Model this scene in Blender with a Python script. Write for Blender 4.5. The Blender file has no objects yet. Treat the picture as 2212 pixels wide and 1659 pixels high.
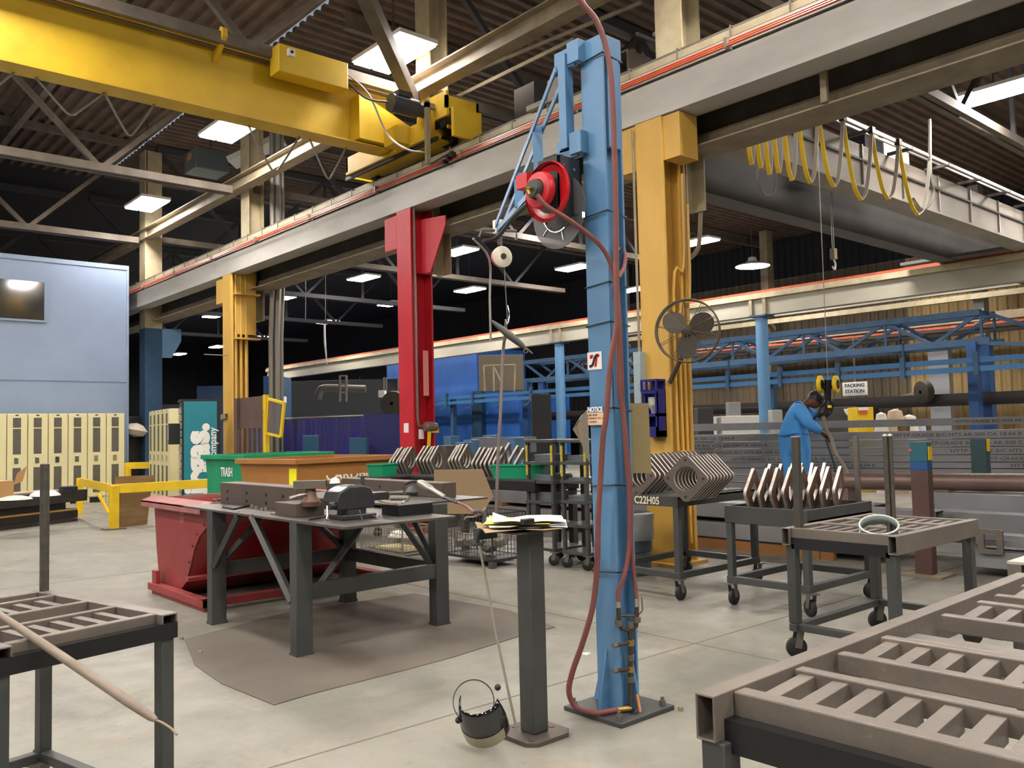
import bpy, math, random
from math import sin, cos, pi, radians as R
from mathutils import Vector as V, Matrix

# ---------------------------------------------------------------- camera, world, exposure
SC = bpy.context.scene
COL = SC.collection
CAMP = V((0, 0, 1.35))
AR = V((0.75224005, -0.65848426, -0.02309516)).normalized()
AU = V((-0.01835588, -0.05598171, 0.99826305)).normalized()
AF = V((0.65863341, 0.75050951, 0.05419874)).normalized()
FPX = 1867.0
cd = bpy.data.cameras.new('camera')
cd.sensor_width = 36.0
cd.lens = 36.0 * FPX / 2212
cd.clip_end = 300
cam = bpy.data.objects.new('camera', cd)
COL.objects.link(cam)
m3 = Matrix((AR, AU, -AF)).transposed()
cam.matrix_world = Matrix.Translation(CAMP) @ m3.to_4x4()
SC.camera = cam
w = bpy.data.worlds.new('world')
SC.world = w
w.use_nodes = True
w.node_tree.nodes['Background'].inputs[0].default_value = (0.75, 0.85, 1, 1)
w.node_tree.nodes['Background'].inputs[1].default_value = 0.35
SC.view_settings.view_transform = 'Standard'
SC.view_settings.look = 'None'
SC.view_settings.gamma = 1
SC.view_settings.exposure = 0.0
SC.view_settings.use_curve_mapping = False
SC.cycles.use_denoising = True
SC.cycles.max_bounces = 7
SC.cycles.diffuse_bounces = 4
SC.cycles.sample_clamp_indirect = 6
LAMP = 118.0                                   # radiance of the lamp panels

# ---------------------------------------------------------------- measured pixel -> point in the hall
def ray(x, y): return AF + (x - 1106) / FPX * AR - (y - 829.5) / FPX * AU
def PZ(x, y, z=0.0): d = ray(x, y); return CAMP + (z - CAMP.z) / d.z * d
def PX(x, y, X): d = ray(x, y); return CAMP + X / d.x * d
def PY(x, y, Y): d = ray(x, y); return CAMP + Y / d.y * d
def PD(x, y, D): return CAMP + D * ray(x, y)

# ---------------------------------------------------------------- mesh helpers
def sm(pts, k=6):
    P = [V(p) for p in pts]
    if len(P) < 3: return P
    out = []
    for i in range(len(P) - 1):
        a = P[i - 1] if i else P[0] * 2 - P[1]
        b, c = P[i], P[i + 1]
        d = P[i + 2] if i + 2 < len(P) else P[-1] * 2 - P[-2]
        for j in range(k):
            t = j / k
            out.append(0.5 * ((2 * b) + (c - a) * t + (2 * a - 5 * b + 4 * c - d) * t * t + (3 * b - a - 3 * c + d) * t ** 3))
    out.append(P[-1])
    return out

def frame(d, up=(0, 0, 1)):
    d = V(d).normalized(); up = V(up)
    if abs(d.dot(up.normalized())) > 0.995: up = V((1, 0, 0)) if abs(d.x) < 0.9 else V((0, 1, 0))
    s = d.cross(up).normalized()
    return d, s, s.cross(d).normalized()

class MB:
    def __init__(s): s.v = []; s.f = []
    def add(s, vs, fs):
        n = len(s.v); s.v += [V(a) for a in vs]; s.f += [tuple(i + n for i in f) for f in fs]; return s
    def ob(s, c, a, b, d):
        c, a, b, d = V(c), V(a), V(b), V(d)
        vs = [c + i * a + j * b + k * d for k in (-1, 1) for j in (-1, 1) for i in (-1, 1)]
        if a.cross(b).dot(d) < 0: vs = [vs[i] for i in (1, 0, 3, 2, 5, 4, 7, 6)]
        return s.add(vs, [(0, 2, 3, 1), (4, 5, 7, 6), (0, 1, 5, 4), (2, 6, 7, 3), (0, 4, 6, 2), (1, 3, 7, 5)])
    def box(s, x0, x1, y0, y1, z0, z1):
        return s.ob(((x0 + x1) / 2, (y0 + y1) / 2, (z0 + z1) / 2), (abs(x1 - x0) / 2, 0, 0), (0, abs(y1 - y0) / 2, 0), (0, 0, abs(z1 - z0) / 2))
    def cb(s, c, dx, dy, dz): return s.box(c[0] - dx / 2, c[0] + dx / 2, c[1] - dy / 2, c[1] + dy / 2, c[2], c[2] + dz)
    def bar(s, p, q, w, h, up=(0, 0, 1)):
        p, q = V(p), V(q); d, a, b = frame(q - p, up)
        return s.ob((p + q) / 2, (q - p) / 2, a * w / 2, b * h / 2)
    def tube(s, pts, r, n=8, caps=True, k=0):
        P = sm(pts, k) if k else [V(p) for p in pts]
        m = len(P); base = len(s.v)
        if isinstance(r, (list, tuple)) and len(r) != m:
            g = len(r) - 1; r = [r[min(g, int(i / k))] + (r[min(g, int(i / k) + 1)] - r[min(g, int(i / k))]) * (i / k - int(i / k)) for i in range(m)]
        d, a, b = frame(P[1] - P[0])
        for i in range(m):
            t = (P[min(i + 1, m - 1)] - P[max(i - 1, 0)])
            t = t.normalized() if t.length > 1e-9 else d
            a = (a - t * a.dot(t)).normalized(); b = t.cross(a)
            rr = r[i] if isinstance(r, (list, tuple)) else r
            s.v += [P[i] + rr * (cos(2 * pi * j / n) * a + sin(2 * pi * j / n) * b) for j in range(n)]
        for i in range(m - 1):
            for j in range(n):
                s.f.append((base + i * n + j, base + i * n + (j + 1) % n, base + (i + 1) * n + (j + 1) % n, base + (i + 1) * n + j))
        if caps:
            s.f.append(tuple(base + j for j in range(n))[::-1]); s.f.append(tuple(base + (m - 1) * n + j for j in range(n)))
        return s
    def cyl(s, p, q, r, n=14, r2=None): return s.tube([p, q], [r, r if r2 is None else r2], n)
    def lathe(s, prof, o, ax=(0, 0, 1), n=24, closed=False):
        o = V(o); d, a, b = frame(ax); base = len(s.v); m = len(prof)
        for (r, h) in prof:
            s.v += [o + d * h + max(r, 1e-4) * (cos(2 * pi * j / n) * a + sin(2 * pi * j / n) * b) for j in range(n)]
        for i in range(m if closed else m - 1):
            for j in range(n):
                i2 = (i + 1) % m
                s.f.append((base + i * n + j, base + i * n + (j + 1) % n, base + i2 * n + (j + 1) % n, base + i2 * n + j))
        return s
    def prism(s, poly, o, u, v, w):
        o, u, v, w = V(o), V(u), V(v), V(w); n = len(poly)
        p = [o + u * a + v * b for a, b in poly]
        s.add(p + [x + w for x in p], [tuple(range(n))[::-1], tuple(range(n, 2 * n))] + [(i, (i + 1) % n, n + (i + 1) % n, n + i) for i in range(n)])
        return s
    def ring(s, outer, inner, o, u, v, w):
        o, u, v, w = V(o), V(u), V(v), V(w); n = len(outer)
        a = [o + u * p + v * q for p, q in outer]; b = [o + u * p + v * q for p, q in inner]
        vs = a + b + [x + w for x in a] + [x + w for x in b]; fs = []
        for i in range(n):
            j = (i + 1) % n
            fs += [(i, n + i, n + j, j), (2 * n + i, 2 * n + j, 3 * n + j, 3 * n + i), (i, j, 2 * n + j, 2 * n + i), (n + i, 3 * n + i, 3 * n + j, n + j)]
        return s.add(vs, fs)
    def ibeam(s, p, q, h, bw, tf=.02, tw=.012, up=(0, 0, 1)):
        p, q = V(p), V(q); d, a, b = frame(q - p, up)
        for k in (1, -1): s.ob((p + q) / 2 + b * k * (h - tf) / 2, (q - p) / 2, a * bw / 2, b * tf / 2)
        s.ob((p + q) / 2, (q - p) / 2, a * tw / 2, b * (h / 2 - tf)); return s
    def tube4(s, p, q, w, h, t=.006, up=(0, 0, 1)):          # hollow rectangular tube, open ends
        p, q = V(p), V(q); d, a, b = frame(q - p, up)
        o = [(-w / 2, -h / 2), (w / 2, -h / 2), (w / 2, h / 2), (-w / 2, h / 2)]
        i = [(-w / 2 + t, -h / 2 + t), (w / 2 - t, -h / 2 + t), (w / 2 - t, h / 2 - t), (-w / 2 + t, h / 2 - t)]
        return s.ring(o, i, p, a, b, q - p)
    def build(s, name, mt, parent=None, smooth=True, bev=0, label=None):
        me = bpy.data.meshes.new(name); off = V((0, 0, 0)); pp = parent
        while pp is not None: off += pp.location; pp = pp.parent
        me.from_pydata([v - off for v in s.v], [], s.f); me.update()
        import bmesh
        bm = bmesh.new(); bm.from_mesh(me); bmesh.ops.recalc_face_normals(bm, faces=bm.faces); bm.to_mesh(me); bm.free()
        if smooth:
            me.shade_smooth(); me.set_sharp_from_angle(angle=R(38))
        me.materials.append(mt)
        o = bpy.data.objects.new(name, me); COL.objects.link(o)
        if parent is not None: o.parent = parent
        if bev:
            b = o.modifiers.new('bevel', 'BEVEL'); b.width = bev; b.segments = 2; b.limit_method = 'ANGLE'; b.angle_limit = R(40)
        if label: o['label'] = label
        return o

def tag(o, label, cat, group=None, kind=None):
    o['label'] = label; o['category'] = cat
    if group: o['group'] = group
    if kind: o['kind'] = kind
    return o
def empty(name, loc, label, cat, group=None):
    o = bpy.data.objects.new(name, None); COL.objects.link(o); o.location = V(loc); o.empty_display_size = .1
    return tag(o, label, cat, group)
def struct(o): o['kind'] = 'structure'; return o
def copy_tree(o, parent=None):
    c = o.copy(); COL.objects.link(c); c.parent = parent
    for ch in list(o.children): copy_tree(ch, c)
    return c
def place(o, loc, rz=None, label=None):
    o.location = V(loc)
    if rz is not None: o.rotation_euler = (0, 0, rz)
    if label: o['label'] = label
    return o
def text(body, size, name, mt, parent, o, u, v, sx=1.0, bold=0.0, ext=.002, shear=0.0, align='CENTER', label=None):
    cu = bpy.data.curves.new('t', 'FONT'); cu.body = body; cu.size = size; cu.align_x = align; cu.align_y = 'CENTER'
    cu.extrude = ext; cu.offset = bold; cu.shear = shear; cu.resolution_u = 3
    t = bpy.data.objects.new('t', cu); me = bpy.data.meshes.new_from_object(t)
    u, v = V(u).normalized(), V(v).normalized(); n = u.cross(v)
    mb = MB(); mb.v = [V(o) + u * q.co.x * sx + v * q.co.y + n * q.co.z for q in me.vertices]; mb.f = [tuple(p.vertices) for p in me.polygons]
    bpy.data.objects.remove(t); bpy.data.meshes.remove(me); bpy.data.curves.remove(cu)
    return mb.build(name, mt, parent, smooth=False, label=label)

# ---------------------------------------------------------------- materials
def lin(h):
    h = h.lstrip('#'); c = [int(h[i:i + 2], 16) / 255 for i in (0, 2, 4)]
    return tuple(x / 12.92 if x <= .04045 else ((x + .055) / 1.055) ** 2.4 for x in c) + (1,)
MC = {}
def mat(name, c, rough=.5, metal=0.0, c2=None, scale=6.0, amt=.5, bump=0.0, bscale=40.0, emit=0, stretch=(1, 1, 1), spots=None, sscale=9, sthr=.62, alpha=1.0, trans=0.0, spec=.5):
    if name in MC: return MC[name]
    m = bpy.data.materials.new(name); m.use_nodes = True; nt = m.node_tree; b = nt.nodes['Principled BSDF']
    b.inputs['Roughness'].default_value = rough; b.inputs['Metallic'].default_value = metal
    b.inputs['Base Color'].default_value = lin(c); b.inputs['Alpha'].default_value = alpha
    b.inputs['Transmission Weight'].default_value = trans; b.inputs['Specular IOR Level'].default_value = spec
    if emit:
        b.inputs['Emission Color'].default_value = lin(c); b.inputs['Emission Strength'].default_value = emit
    N, L = nt.nodes.new, nt.links.new
    tc = N('ShaderNodeTexCoord'); mp = N('ShaderNodeMapping'); mp.inputs['Scale'].default_value = stretch
    L(tc.outputs['Object'], mp.inputs['Vector'])
    last = None
    if c2:
        nz = N('ShaderNodeTexNoise'); nz.inputs['Scale'].default_value = scale; nz.inputs['Detail'].default_value = 6; nz.inputs['Roughness'].default_value = .62
        L(mp.outputs[0], nz.inputs['Vector'])
        cr = N('ShaderNodeMapRange'); cr.inputs['From Min'].default_value = .5 - .22 / max(amt, .05) * .5; cr.inputs['From Max'].default_value = .5 + .22 / max(amt, .05) * .5
        L(nz.outputs[0], cr.inputs[0])
        mx = N('ShaderNodeMix'); mx.data_type = 'RGBA'; mx.inputs[6].default_value = lin(c); mx.inputs[7].default_value = lin(c2)
        L(cr.outputs[0], mx.inputs[0]); last = mx.outputs[2]
    if spots:
        nz = N('ShaderNodeTexNoise'); nz.inputs['Scale'].default_value = sscale; nz.inputs['Detail'].default_value = 8; nz.inputs['Roughness'].default_value = .7
        L(mp.outputs[0], nz.inputs['Vector'])
        cr = N('ShaderNodeMapRange'); cr.inputs['From Min'].default_value = sthr; cr.inputs['From Max'].default_value = sthr + .06
        L(nz.outputs[0], cr.inputs[0])
        mx = N('ShaderNodeMix'); mx.data_type = 'RGBA'; mx.inputs[7].default_value = lin(spots)
        if last: L(last, mx.inputs[6])
        else: mx.inputs[6].default_value = lin(c)
        L(cr.outputs[0], mx.inputs[0]); last = mx.outputs[2]
    if last: L(last, b.inputs['Base Color'])
    if bump:
        nz = N('ShaderNodeTexNoise'); nz.inputs['Scale'].default_value = bscale; nz.inputs['Detail'].default_value = 4
        L(mp.outputs[0], nz.inputs['Vector'])
        bp = N('ShaderNodeBump'); bp.inputs['Strength'].default_value = bump; bp.inputs['Distance'].default_value = .01
        L(nz.outputs[0], bp.inputs['Height']); L(bp.outputs[0], b.inputs['Normal'])
    MC[name] = m
    return m

M_blue = mat('blue paint', '#5783ab', .42, 0, '#4d779b', 2.5, .5, .05, 30, spots='#2b3b4c', sscale=5, sthr=.7)
M_dblue = mat('dark blue paint', '#2c5376', .5, 0, '#24425e', 3, .6)
M_bblue = mat('booth blue paint', '#2f72d2', .5, 0, '#2d62b4', 1.2, .5, spots='#5a6a93', sscale=2.3, sthr=.66)
M_yel = mat('worn yellow paint', '#d8ac50', .55, 0, '#c29a46', 2.2, .5, .08, 60, spots='#5c4a26', sscale=5, sthr=.68, stretch=(1, 1, .35))
M_cyel = mat('crane yellow paint', '#d9b526', .45, 0, '#bf9c22', 1.6, .5, .05, 30, spots='#7d6417', sscale=2.5, sthr=.72)
M_byel = mat('bright yellow paint', '#eecb12', .5, 0, '#d9b10f', 5, .5, spots='#4b4220', sscale=14, sthr=.66)
M_red = mat('red paint', '#c8202e', .38, 0, '#ad1826', 2, .5, .04, 30, spots='#6f141b', sscale=6, sthr=.74)
M_rred = mat('glossy red enamel', '#b3121c', .25)
M_cream = mat('dusty cream paint', '#b5ab8e', .6, 0, '#96896b', 3, .5, .08, 40, spots='#5b4c38', sscale=9, sthr=.68)
M_beam = mat('dusty pale beam', '#c2c0ba', .55, 0, '#aaa8a1', 2.4, .6, .05, 30, spots='#62605b', sscale=8, sthr=.7, stretch=(1, .3, 1))
M_dbeam = mat('dark dusty and shaded beam', '#4f4b44', .7, 0, '#3b3833', 3, .5)
M_tan = mat('tan dusty steel', '#998c74', .65, 0, '#7b6f5b', 3, .6)
M_grey = mat('dark grey paint', '#424443', .5, 0, '#343635', 4, .5, .05, 60)
M_black = mat('black paint', '#16171a', .45, 0, '#0e0f11', 5, .5)
M_steel = mat('dark mill steel', '#5c5955', .45, .25, '#6d655c', 6, .5, .12, 50, spots='#8c8680', sscale=12, sthr=.67)
M_rack = mat('worn rack steel', '#625c56', .45, .2, '#766d63', 5, .5, .15, 45, spots='#9b9186', sscale=20, sthr=.66)
M_edge = mat('bright cut steel edge', '#cfc8bd', .42, .25, '#9d978f', 7, .5)
M_face = mat('flange face steel', '#4f4a45', .48, .2, '#5c4e45', 5, .5, .06, 40)
M_rusty = mat('rusty flange steel', '#5a4238', .55, .3, '#7a5f50', 6, .6, .06, 40)
M_tubes = mat('blue grey tube steel', '#8a8b8e', .45, .1, '#77787b', 2, .6, stretch=(1, .15, 1))
M_pipe = mat('brown steel pipe', '#7d655d', .4, .15, '#66524b', 3, .5)
M_brass = mat('brass fitting', '#a88c50', .35, .8)
M_chrome = mat('chrome', '#c8c8c8', .18, 1)
M_alu = mat('cast aluminium', '#a9a79f', .38, .7, '#8c8a84', 9, .5)
M_hose = mat('maroon rubber hose', '#7c4640', .55, 0, '#6a3f3b', 8, .4)
M_rub = mat('black rubber', '#1b1b1c', .6)
M_white = mat('white paint', '#e4e4df', .5)
M_wtext = mat('white lettering', '#ecebe3', .5)
M_btext = mat('black lettering', '#141414', .6)
M_copper = mat('orange conductor bar', '#b5573a', .5, .1, '#96432c', 4, .5)
M_conduit = mat('galvanised conduit', '#8f8c84', .4, .6)
M_wood = mat('plywood', '#8a6d47', .7, 0, '#775a38', 3, .6, stretch=(1, 1, 6), spots='#5d4630', sscale=4, sthr=.68)
M_cardb = mat('cardboard', '#b98d5e', .8)
M_lock = mat('cream locker paint', '#d9d2a4', .45, 0, '#d2ca9a', 2, .5)
M_office = mat('grey blue wall panel', '#8190a8', .42, 0, '#76869e', .8, .5)
M_lamp = mat('lamp diffuser', '#fff6ee', .5, emit=LAMP)
M_green = mat('green bin paint', '#0f9a68', .45, 0, '#128258', 3, .5, spots='#3c4f43', sscale=7, sthr=.72)
M_brownd = mat('tan dumpster paint', '#a8743a', .5, 0, '#9a6730', 2, .5, spots='#6b4a2c', sscale=6, sthr=.72)
M_maroon = mat('faded maroon paint', '#9a3c3c', .5, 0, '#87302f', 4, .5, spots='#5b2b2a', sscale=7, sthr=.66)
M_purple = mat('purple vinyl curtain', '#2f2f82', .35, 0, '#38396c', 2, .5)
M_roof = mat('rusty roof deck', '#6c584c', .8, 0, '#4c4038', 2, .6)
M_roofd = mat('darkened rear roof deck', '#1c1c22', .8)  # near black colour stands for the gloom over the far bays
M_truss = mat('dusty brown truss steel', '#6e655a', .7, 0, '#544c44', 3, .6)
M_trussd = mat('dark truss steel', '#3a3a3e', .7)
M_glass = mat('dark window glass', '#20262a', .08, 0, spec=.8)
M_clear = mat('clear plastic', '#dfe3e0', .1, 0, alpha=.35)
M_coil = mat('pale blue coverall cloth', '#4c9ae0', .8, 0, '#3f89d0', 3, .4, .3, 14)
M_skin = mat('brown skin', '#5b3a2b', .55)
M_sign = mat('sign white', '#dcdcd4', .5)
# ---------------------------------------------------------------- the hall
def concrete():
    m = bpy.data.materials.new('stained concrete floor'); m.use_nodes = True; nt = m.node_tree; b = nt.nodes['Principled BSDF']
    N, L = nt.nodes.new, nt.links.new
    tc = N('ShaderNodeTexCoord')
    def noise(sc, det=6, rough=.6, st=(1, 1, 1)):
        mp = N('ShaderNodeMapping'); mp.inputs['Scale'].default_value = st; L(tc.outputs['Object'], mp.inputs['Vector'])
        n = N('ShaderNodeTexNoise'); n.inputs['Scale'].default_value = sc; n.inputs['Detail'].default_value = det; n.inputs['Roughness'].default_value = rough
        L(mp.outputs[0], n.inputs['Vector']); return n.outputs[0]
    def rng(s, a, c, o0=0, o1=1):
        r = N('ShaderNodeMapRange'); r.inputs['From Min'].default_value = a; r.inputs['From Max'].default_value = c
        r.inputs['To Min'].default_value = o0; r.inputs['To Max'].default_value = o1; L(s, r.inputs[0]); return r.outputs[0]
    def mix(f, a, c):
        x = N('ShaderNodeMix'); x.data_type = 'RGBA'
        L(f, x.inputs[0])
        for i, q in ((6, a), (7, c)):
            if isinstance(q, str): x.inputs[i].default_value = lin(q)
            else: L(q, x.inputs[i])
        return x.outputs[2]
    col = mix(rng(noise(.55, 4), .38, .62), '#86847a', '#77766d')
    col = mix(rng(noise(2.2, 8, .7), .52, .66, 0, .75), col, '#958b7c')
    col = mix(rng(noise(1.1, 7, .65, (1, .6, 1)), .56, .70, 0, .8), col, '#5b5954')
    col = mix(rng(noise(14, 8, .75), .56, .72, 0, .6), col, '#5f5a52')
    col = mix(rng(noise(5, 9, .75, (1, 2.2, 1)), .63, .68, 0, .6), col, '#a8a497')
    col = mix(rng(noise(32, 5, .8), .68, .74, 0, .8), col, '#4c463d')
    L(col, b.inputs['Base Color'])
    rr = rng(noise(3, 5), .35, .65, .38, .62); L(rr, b.inputs['Roughness'])
    bp = N('ShaderNodeBump'); bp.inputs['Strength'].default_value = .25; bp.inputs['Distance'].default_value = .006
    L(noise(22, 6, .7), bp.inputs['Height']); L(bp.outputs[0], b.inputs['Normal'])
    return m
M_floor = concrete()
WX0, WX1, WY0, WY1 = -13.0, 30.0, -11.0, 66.0
struct(MB().box(WX0 - .5, WX1 + .5, WY0 - .5, WY1 + .5, -.3, 0).build('floor', M_floor, smooth=False))
j = MB()
for y in (1.2, 3.38, 9.2, 15.4): j.box(-5, 28, y, y + .012, 0, .0012)
for x in (4.43, 9.2): j.box(x, x + .012, -5, 40, 0, .0012)
struct(j.build('trim_1', mat('joint filler', '#6c6558', .8), smooth=False))

def corr(o, along, up, length, height, pitch, depth, nrm):
    # trapezoidal corrugated sheet starting at o
    m = MB(); o, a, u, n = V(o), V(along), V(up), V(nrm); k = int(length / pitch)
    pr = []
    for i in range(k):
        x = i * pitch; pr += [(x, 0), (x + pitch * .38, 0), (x + pitch * .5, depth), (x + pitch * .88, depth)]
    pr.append((k * pitch, 0))
    vs = []
    for x, d in pr: vs += [o + a * x + n * d, o + a * x + n * d + u * height]
    m.add(vs, [(2 * i, 2 * i + 2, 2 * i + 3, 2 * i + 1) for i in range(len(pr) - 1)])
    return m
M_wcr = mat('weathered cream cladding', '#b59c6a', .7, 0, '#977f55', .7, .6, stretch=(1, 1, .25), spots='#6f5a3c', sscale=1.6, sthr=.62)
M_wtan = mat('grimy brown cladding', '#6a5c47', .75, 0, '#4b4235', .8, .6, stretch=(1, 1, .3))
M_wdk = mat('dark and shaded cladding', '#191a22', .8, 0, '#121319', 1, .5)
struct(corr((WX1, WY0, 0), (0, 1, 0), (0, 0, 1), 24.3, 7.0, .3, .05, (-1, 0, 0)).build('wall_right', M_wcr, smooth=False))
struct(corr((WX1 - .01, WY0 + 24.3, 0), (0, 1, 0), (0, 0, 1), 14.1, 7.0, .3, .05, (-1, 0, 0)).build('wall_right_middle', M_wtan, smooth=False))
struct(corr((WX1 - .02, WY0, 7.0), (0, 1, 0), (0, 0, 1), 38.4, 3.5, .3, .05, (-1, 0, 0)).build('wall_right_top_shaded', M_wdk, smooth=False))  # upper wall strip coloured dark to carry the roof line shadow
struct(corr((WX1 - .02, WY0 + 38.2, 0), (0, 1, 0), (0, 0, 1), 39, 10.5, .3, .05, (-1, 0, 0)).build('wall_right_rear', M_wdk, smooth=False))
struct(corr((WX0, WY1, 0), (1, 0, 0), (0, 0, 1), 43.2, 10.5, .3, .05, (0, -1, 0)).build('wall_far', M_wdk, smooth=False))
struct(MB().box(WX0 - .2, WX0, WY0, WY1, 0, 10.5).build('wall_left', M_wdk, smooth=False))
M_wbk = mat('painted block wall', '#8c8a80', .8)
struct(MB().box(WX0, WX1, WY0 - .2, WY0, 0, 10.5).build('wall_back', M_wbk, smooth=False))
# roof deck: ribs run along the hall over the near bay, across it over the others
ZR = 8.6
struct(corr((WX0, WY0, ZR), (1, 0, 0), (0, 1, 0), 20.1, 36.0, .26, .07, (0, 0, -1)).build('ceiling', M_roof, smooth=False))
struct(corr((7.1, WY0, ZR + .02), (0, 1, 0), (1, 0, 0), 35.9, 23, .26, .07, (0, 0, -1)).build('ceiling_side', M_roof, smooth=False))
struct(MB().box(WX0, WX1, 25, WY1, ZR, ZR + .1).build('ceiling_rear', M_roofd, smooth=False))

# trusses and purlins
def truss(y, x0, x1, zb, zt, m, dark, label, step=2.35):
    t = empty('roof_truss', (x0, y, zb), label, 'roof truss', 'roof trusses')
    b = MB()
    for s in (-.07, .07): b.bar((x0, y + s, zb), (x1, y + s, zb), .1, .14)
    b.build('bottom_chord', m, t)
    b = MB(); b.bar((x0, y, zt), (x1, y, zt), .16, .16); b.build('top_chord', dark, t)
    n = max(2, int(round((x1 - x0) / step))); n += n % 2; d = (x1 - x0) / n
    for i in range(n):
        a, c = (zb, zt) if i % 2 else (zt, zb)
        MB().bar((x0 + i * d, y, a), (x0 + (i + 1) * d, y, c), .09, .09).build('diagonal', dark, t)
        if i % 2 == 0 and i: MB().bar((x0 + i * d, y, zb), (x0 + i * d, y, zt), .07, .07).build('vertical', dark, t)
    return t
CY = [(5.35, 'right yellow column'), (9.9, 'red column'), (15.95, 'left yellow column'), (21.35, 'blue column beside the office box'), (27, 'first dark rear bay'), (33, 'second dark rear bay'), (40, 'third dark rear bay')]
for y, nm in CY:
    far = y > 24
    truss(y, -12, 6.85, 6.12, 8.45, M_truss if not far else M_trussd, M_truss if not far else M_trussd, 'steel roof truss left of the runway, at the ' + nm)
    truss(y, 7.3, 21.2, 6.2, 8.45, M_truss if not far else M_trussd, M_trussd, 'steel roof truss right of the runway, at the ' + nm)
k = 0
for x in (-9, -4.6, -1.6, 1.4, 4.2):
    k += 1
    tag(MB().ibeam((x, WY0 + .2, 8.36), (x, 25, 8.36), .3, .13).build('purlin', M_truss), 'brown steel purlin along the near roof bay, number %s from the left wall' % ('one', 'two', 'three', 'four', 'five')[k - 1], 'purlin', 'purlins under the near roof')
k = 0
for y in (1.0, 3.2, 7.6, 12.5, 18.5, 23.5):
    k += 1
    tag(MB().ibeam((7.4, y, 8.36), (29.5, y, 8.36), .3, .13).build('purlin', M_truss), 'brown steel purlin across the side bay roof, number %s from the camera end' % ('one', 'two', 'three', 'four', 'five', 'six')[k - 1], 'purlin', 'purlins under the side roof')
tag(MB().ibeam((7.0, WY0 + .2, 6.25), (7.0, 45, 6.25), .26, .22).build('eave_beam', M_tan), 'long tan steel beam over the column heads above the crane runway', 'beam')

# ---------------------------------------------------------------- lamps
def lamp_proto():
    t = empty('high_bay_lamp', (0, 0, 0), '-', 'ceiling lamp', 'ceiling lamps')
    MB().box(-.31, .31, -.61, .61, .03, .09).build('housing', M_white, t)
    for s in (-1, 1): MB().box(s * .155 - .135, s * .155 + .135, -.58, .58, .0, .03).build('diffuser', M_lamp, t)
    b = MB()
    b.cyl((0, 0, .09), (0, 0, 1.96), .014, 5)
    b.build('hanger', M_trussd, t)
    return t
LP = lamp_proto()
lamps = [
    (6.6, 9.85, 'bright twin panel ceiling lamp over the red column'), (6.05, 14.1, 'bright twin panel lamp under the yellow crane girder'),
    (6.55, 19.75, 'bright twin panel lamp above the grey office box'),
    (15.4, 19.78, 'ceiling lamp just right of the red column head'), (15.4, 25.03, 'yellowish ceiling lamp left of the red column head'),
    (15.1, 30.06, 'ceiling lamp right of the left yellow column head'), (20.06, 35.8, 'ceiling lamp low between the yellow and red columns'),
    (19.96, 25.0, 'ceiling lamp right of the red column middle'), (20.05, 19.64, 'ceiling lamp touching the blue jib post on its left'),
    (25.16, 21.5, 'ceiling lamp between the jib post and the right yellow column'), (15.08, 43.6, 'ceiling lamp beside the far blue column head'),
    (19.88, 54.2, 'ceiling lamp low right of the far blue column'), (19.85, 59.2, 'lowest ceiling lamp beside the far blue column'),
    (14.88, 36.4, 'ceiling lamp just left of the left yellow column'), (20.16, 48.8, 'lower ceiling lamp just left of the left yellow column'),
    (20.13, 43.2, 'ceiling lamp behind the grey conduits by the left yellow column'), (19.43, 29.5, 'ceiling lamp against the left edge of the red column'),
    (20.21, 14.87, 'ceiling lamp against the right edge of the right yellow column'), (15.0, 5.1, 'glaring ceiling lamp at the right edge over the dark roof beams'),
]
for i, (x, y, lb) in enumerate(lamps):
    o = LP if i == 0 else copy_tree(LP)
    place(o, (x, y, 6.6), None, lb)
out = [(6.6, 4.0), (6.6, -1.5), (1.5, 3.2), (1.5, -2), (1.5, -7), (-3.5, 3.2), (-3.5, -2), (-3.5, 8.5), (6.6, -7), (-3.5, 14), (1.5, 9.6), (1.5, 14.3), (1.2, 19.5), (15.1, 10), (15.1, 15), (20, 9.6), (25, 10.8), (25, 5), (20, 5), (15.1, 0), (20, 0), (25, 0), (-8.4, 3.2), (-8.4, -2.2), (-8.4, 8.6), (-8.4, 14), (-3.5, -7.2)]  # unseen lamps; the outermost were added as fill for upright faces
for x, y in out:
    o = copy_tree(LP); place(o, (x, y, 6.6), None, 'unseen twin panel ceiling lamp of the continued grid, outermost ones added as fill')
# round high bay lamp on the right
t = empty('round_lamp', (24.9, 16.1, 6.6), 'round white high bay lamp right of the right yellow column', 'ceiling lamp')
MB().lathe([(.02, .35), (.12, .33), (.16, .2), (.55, .06), (.56, .03)], (24.9, 16.1, 6.6), n=28).build('reflector', M_white, t)
MB().lathe([(0.001, .02), (.5, .02), (.54, .05), (.2, .15), (.001, .15)], (24.9, 16.1, 6.6), n=28).build('diffuser', M_lamp, t)
MB().cyl((24.9, 16.1, 6.95), (24.9, 16.1, 8.6), .015, 6).build('rod', M_trussd, t)
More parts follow.
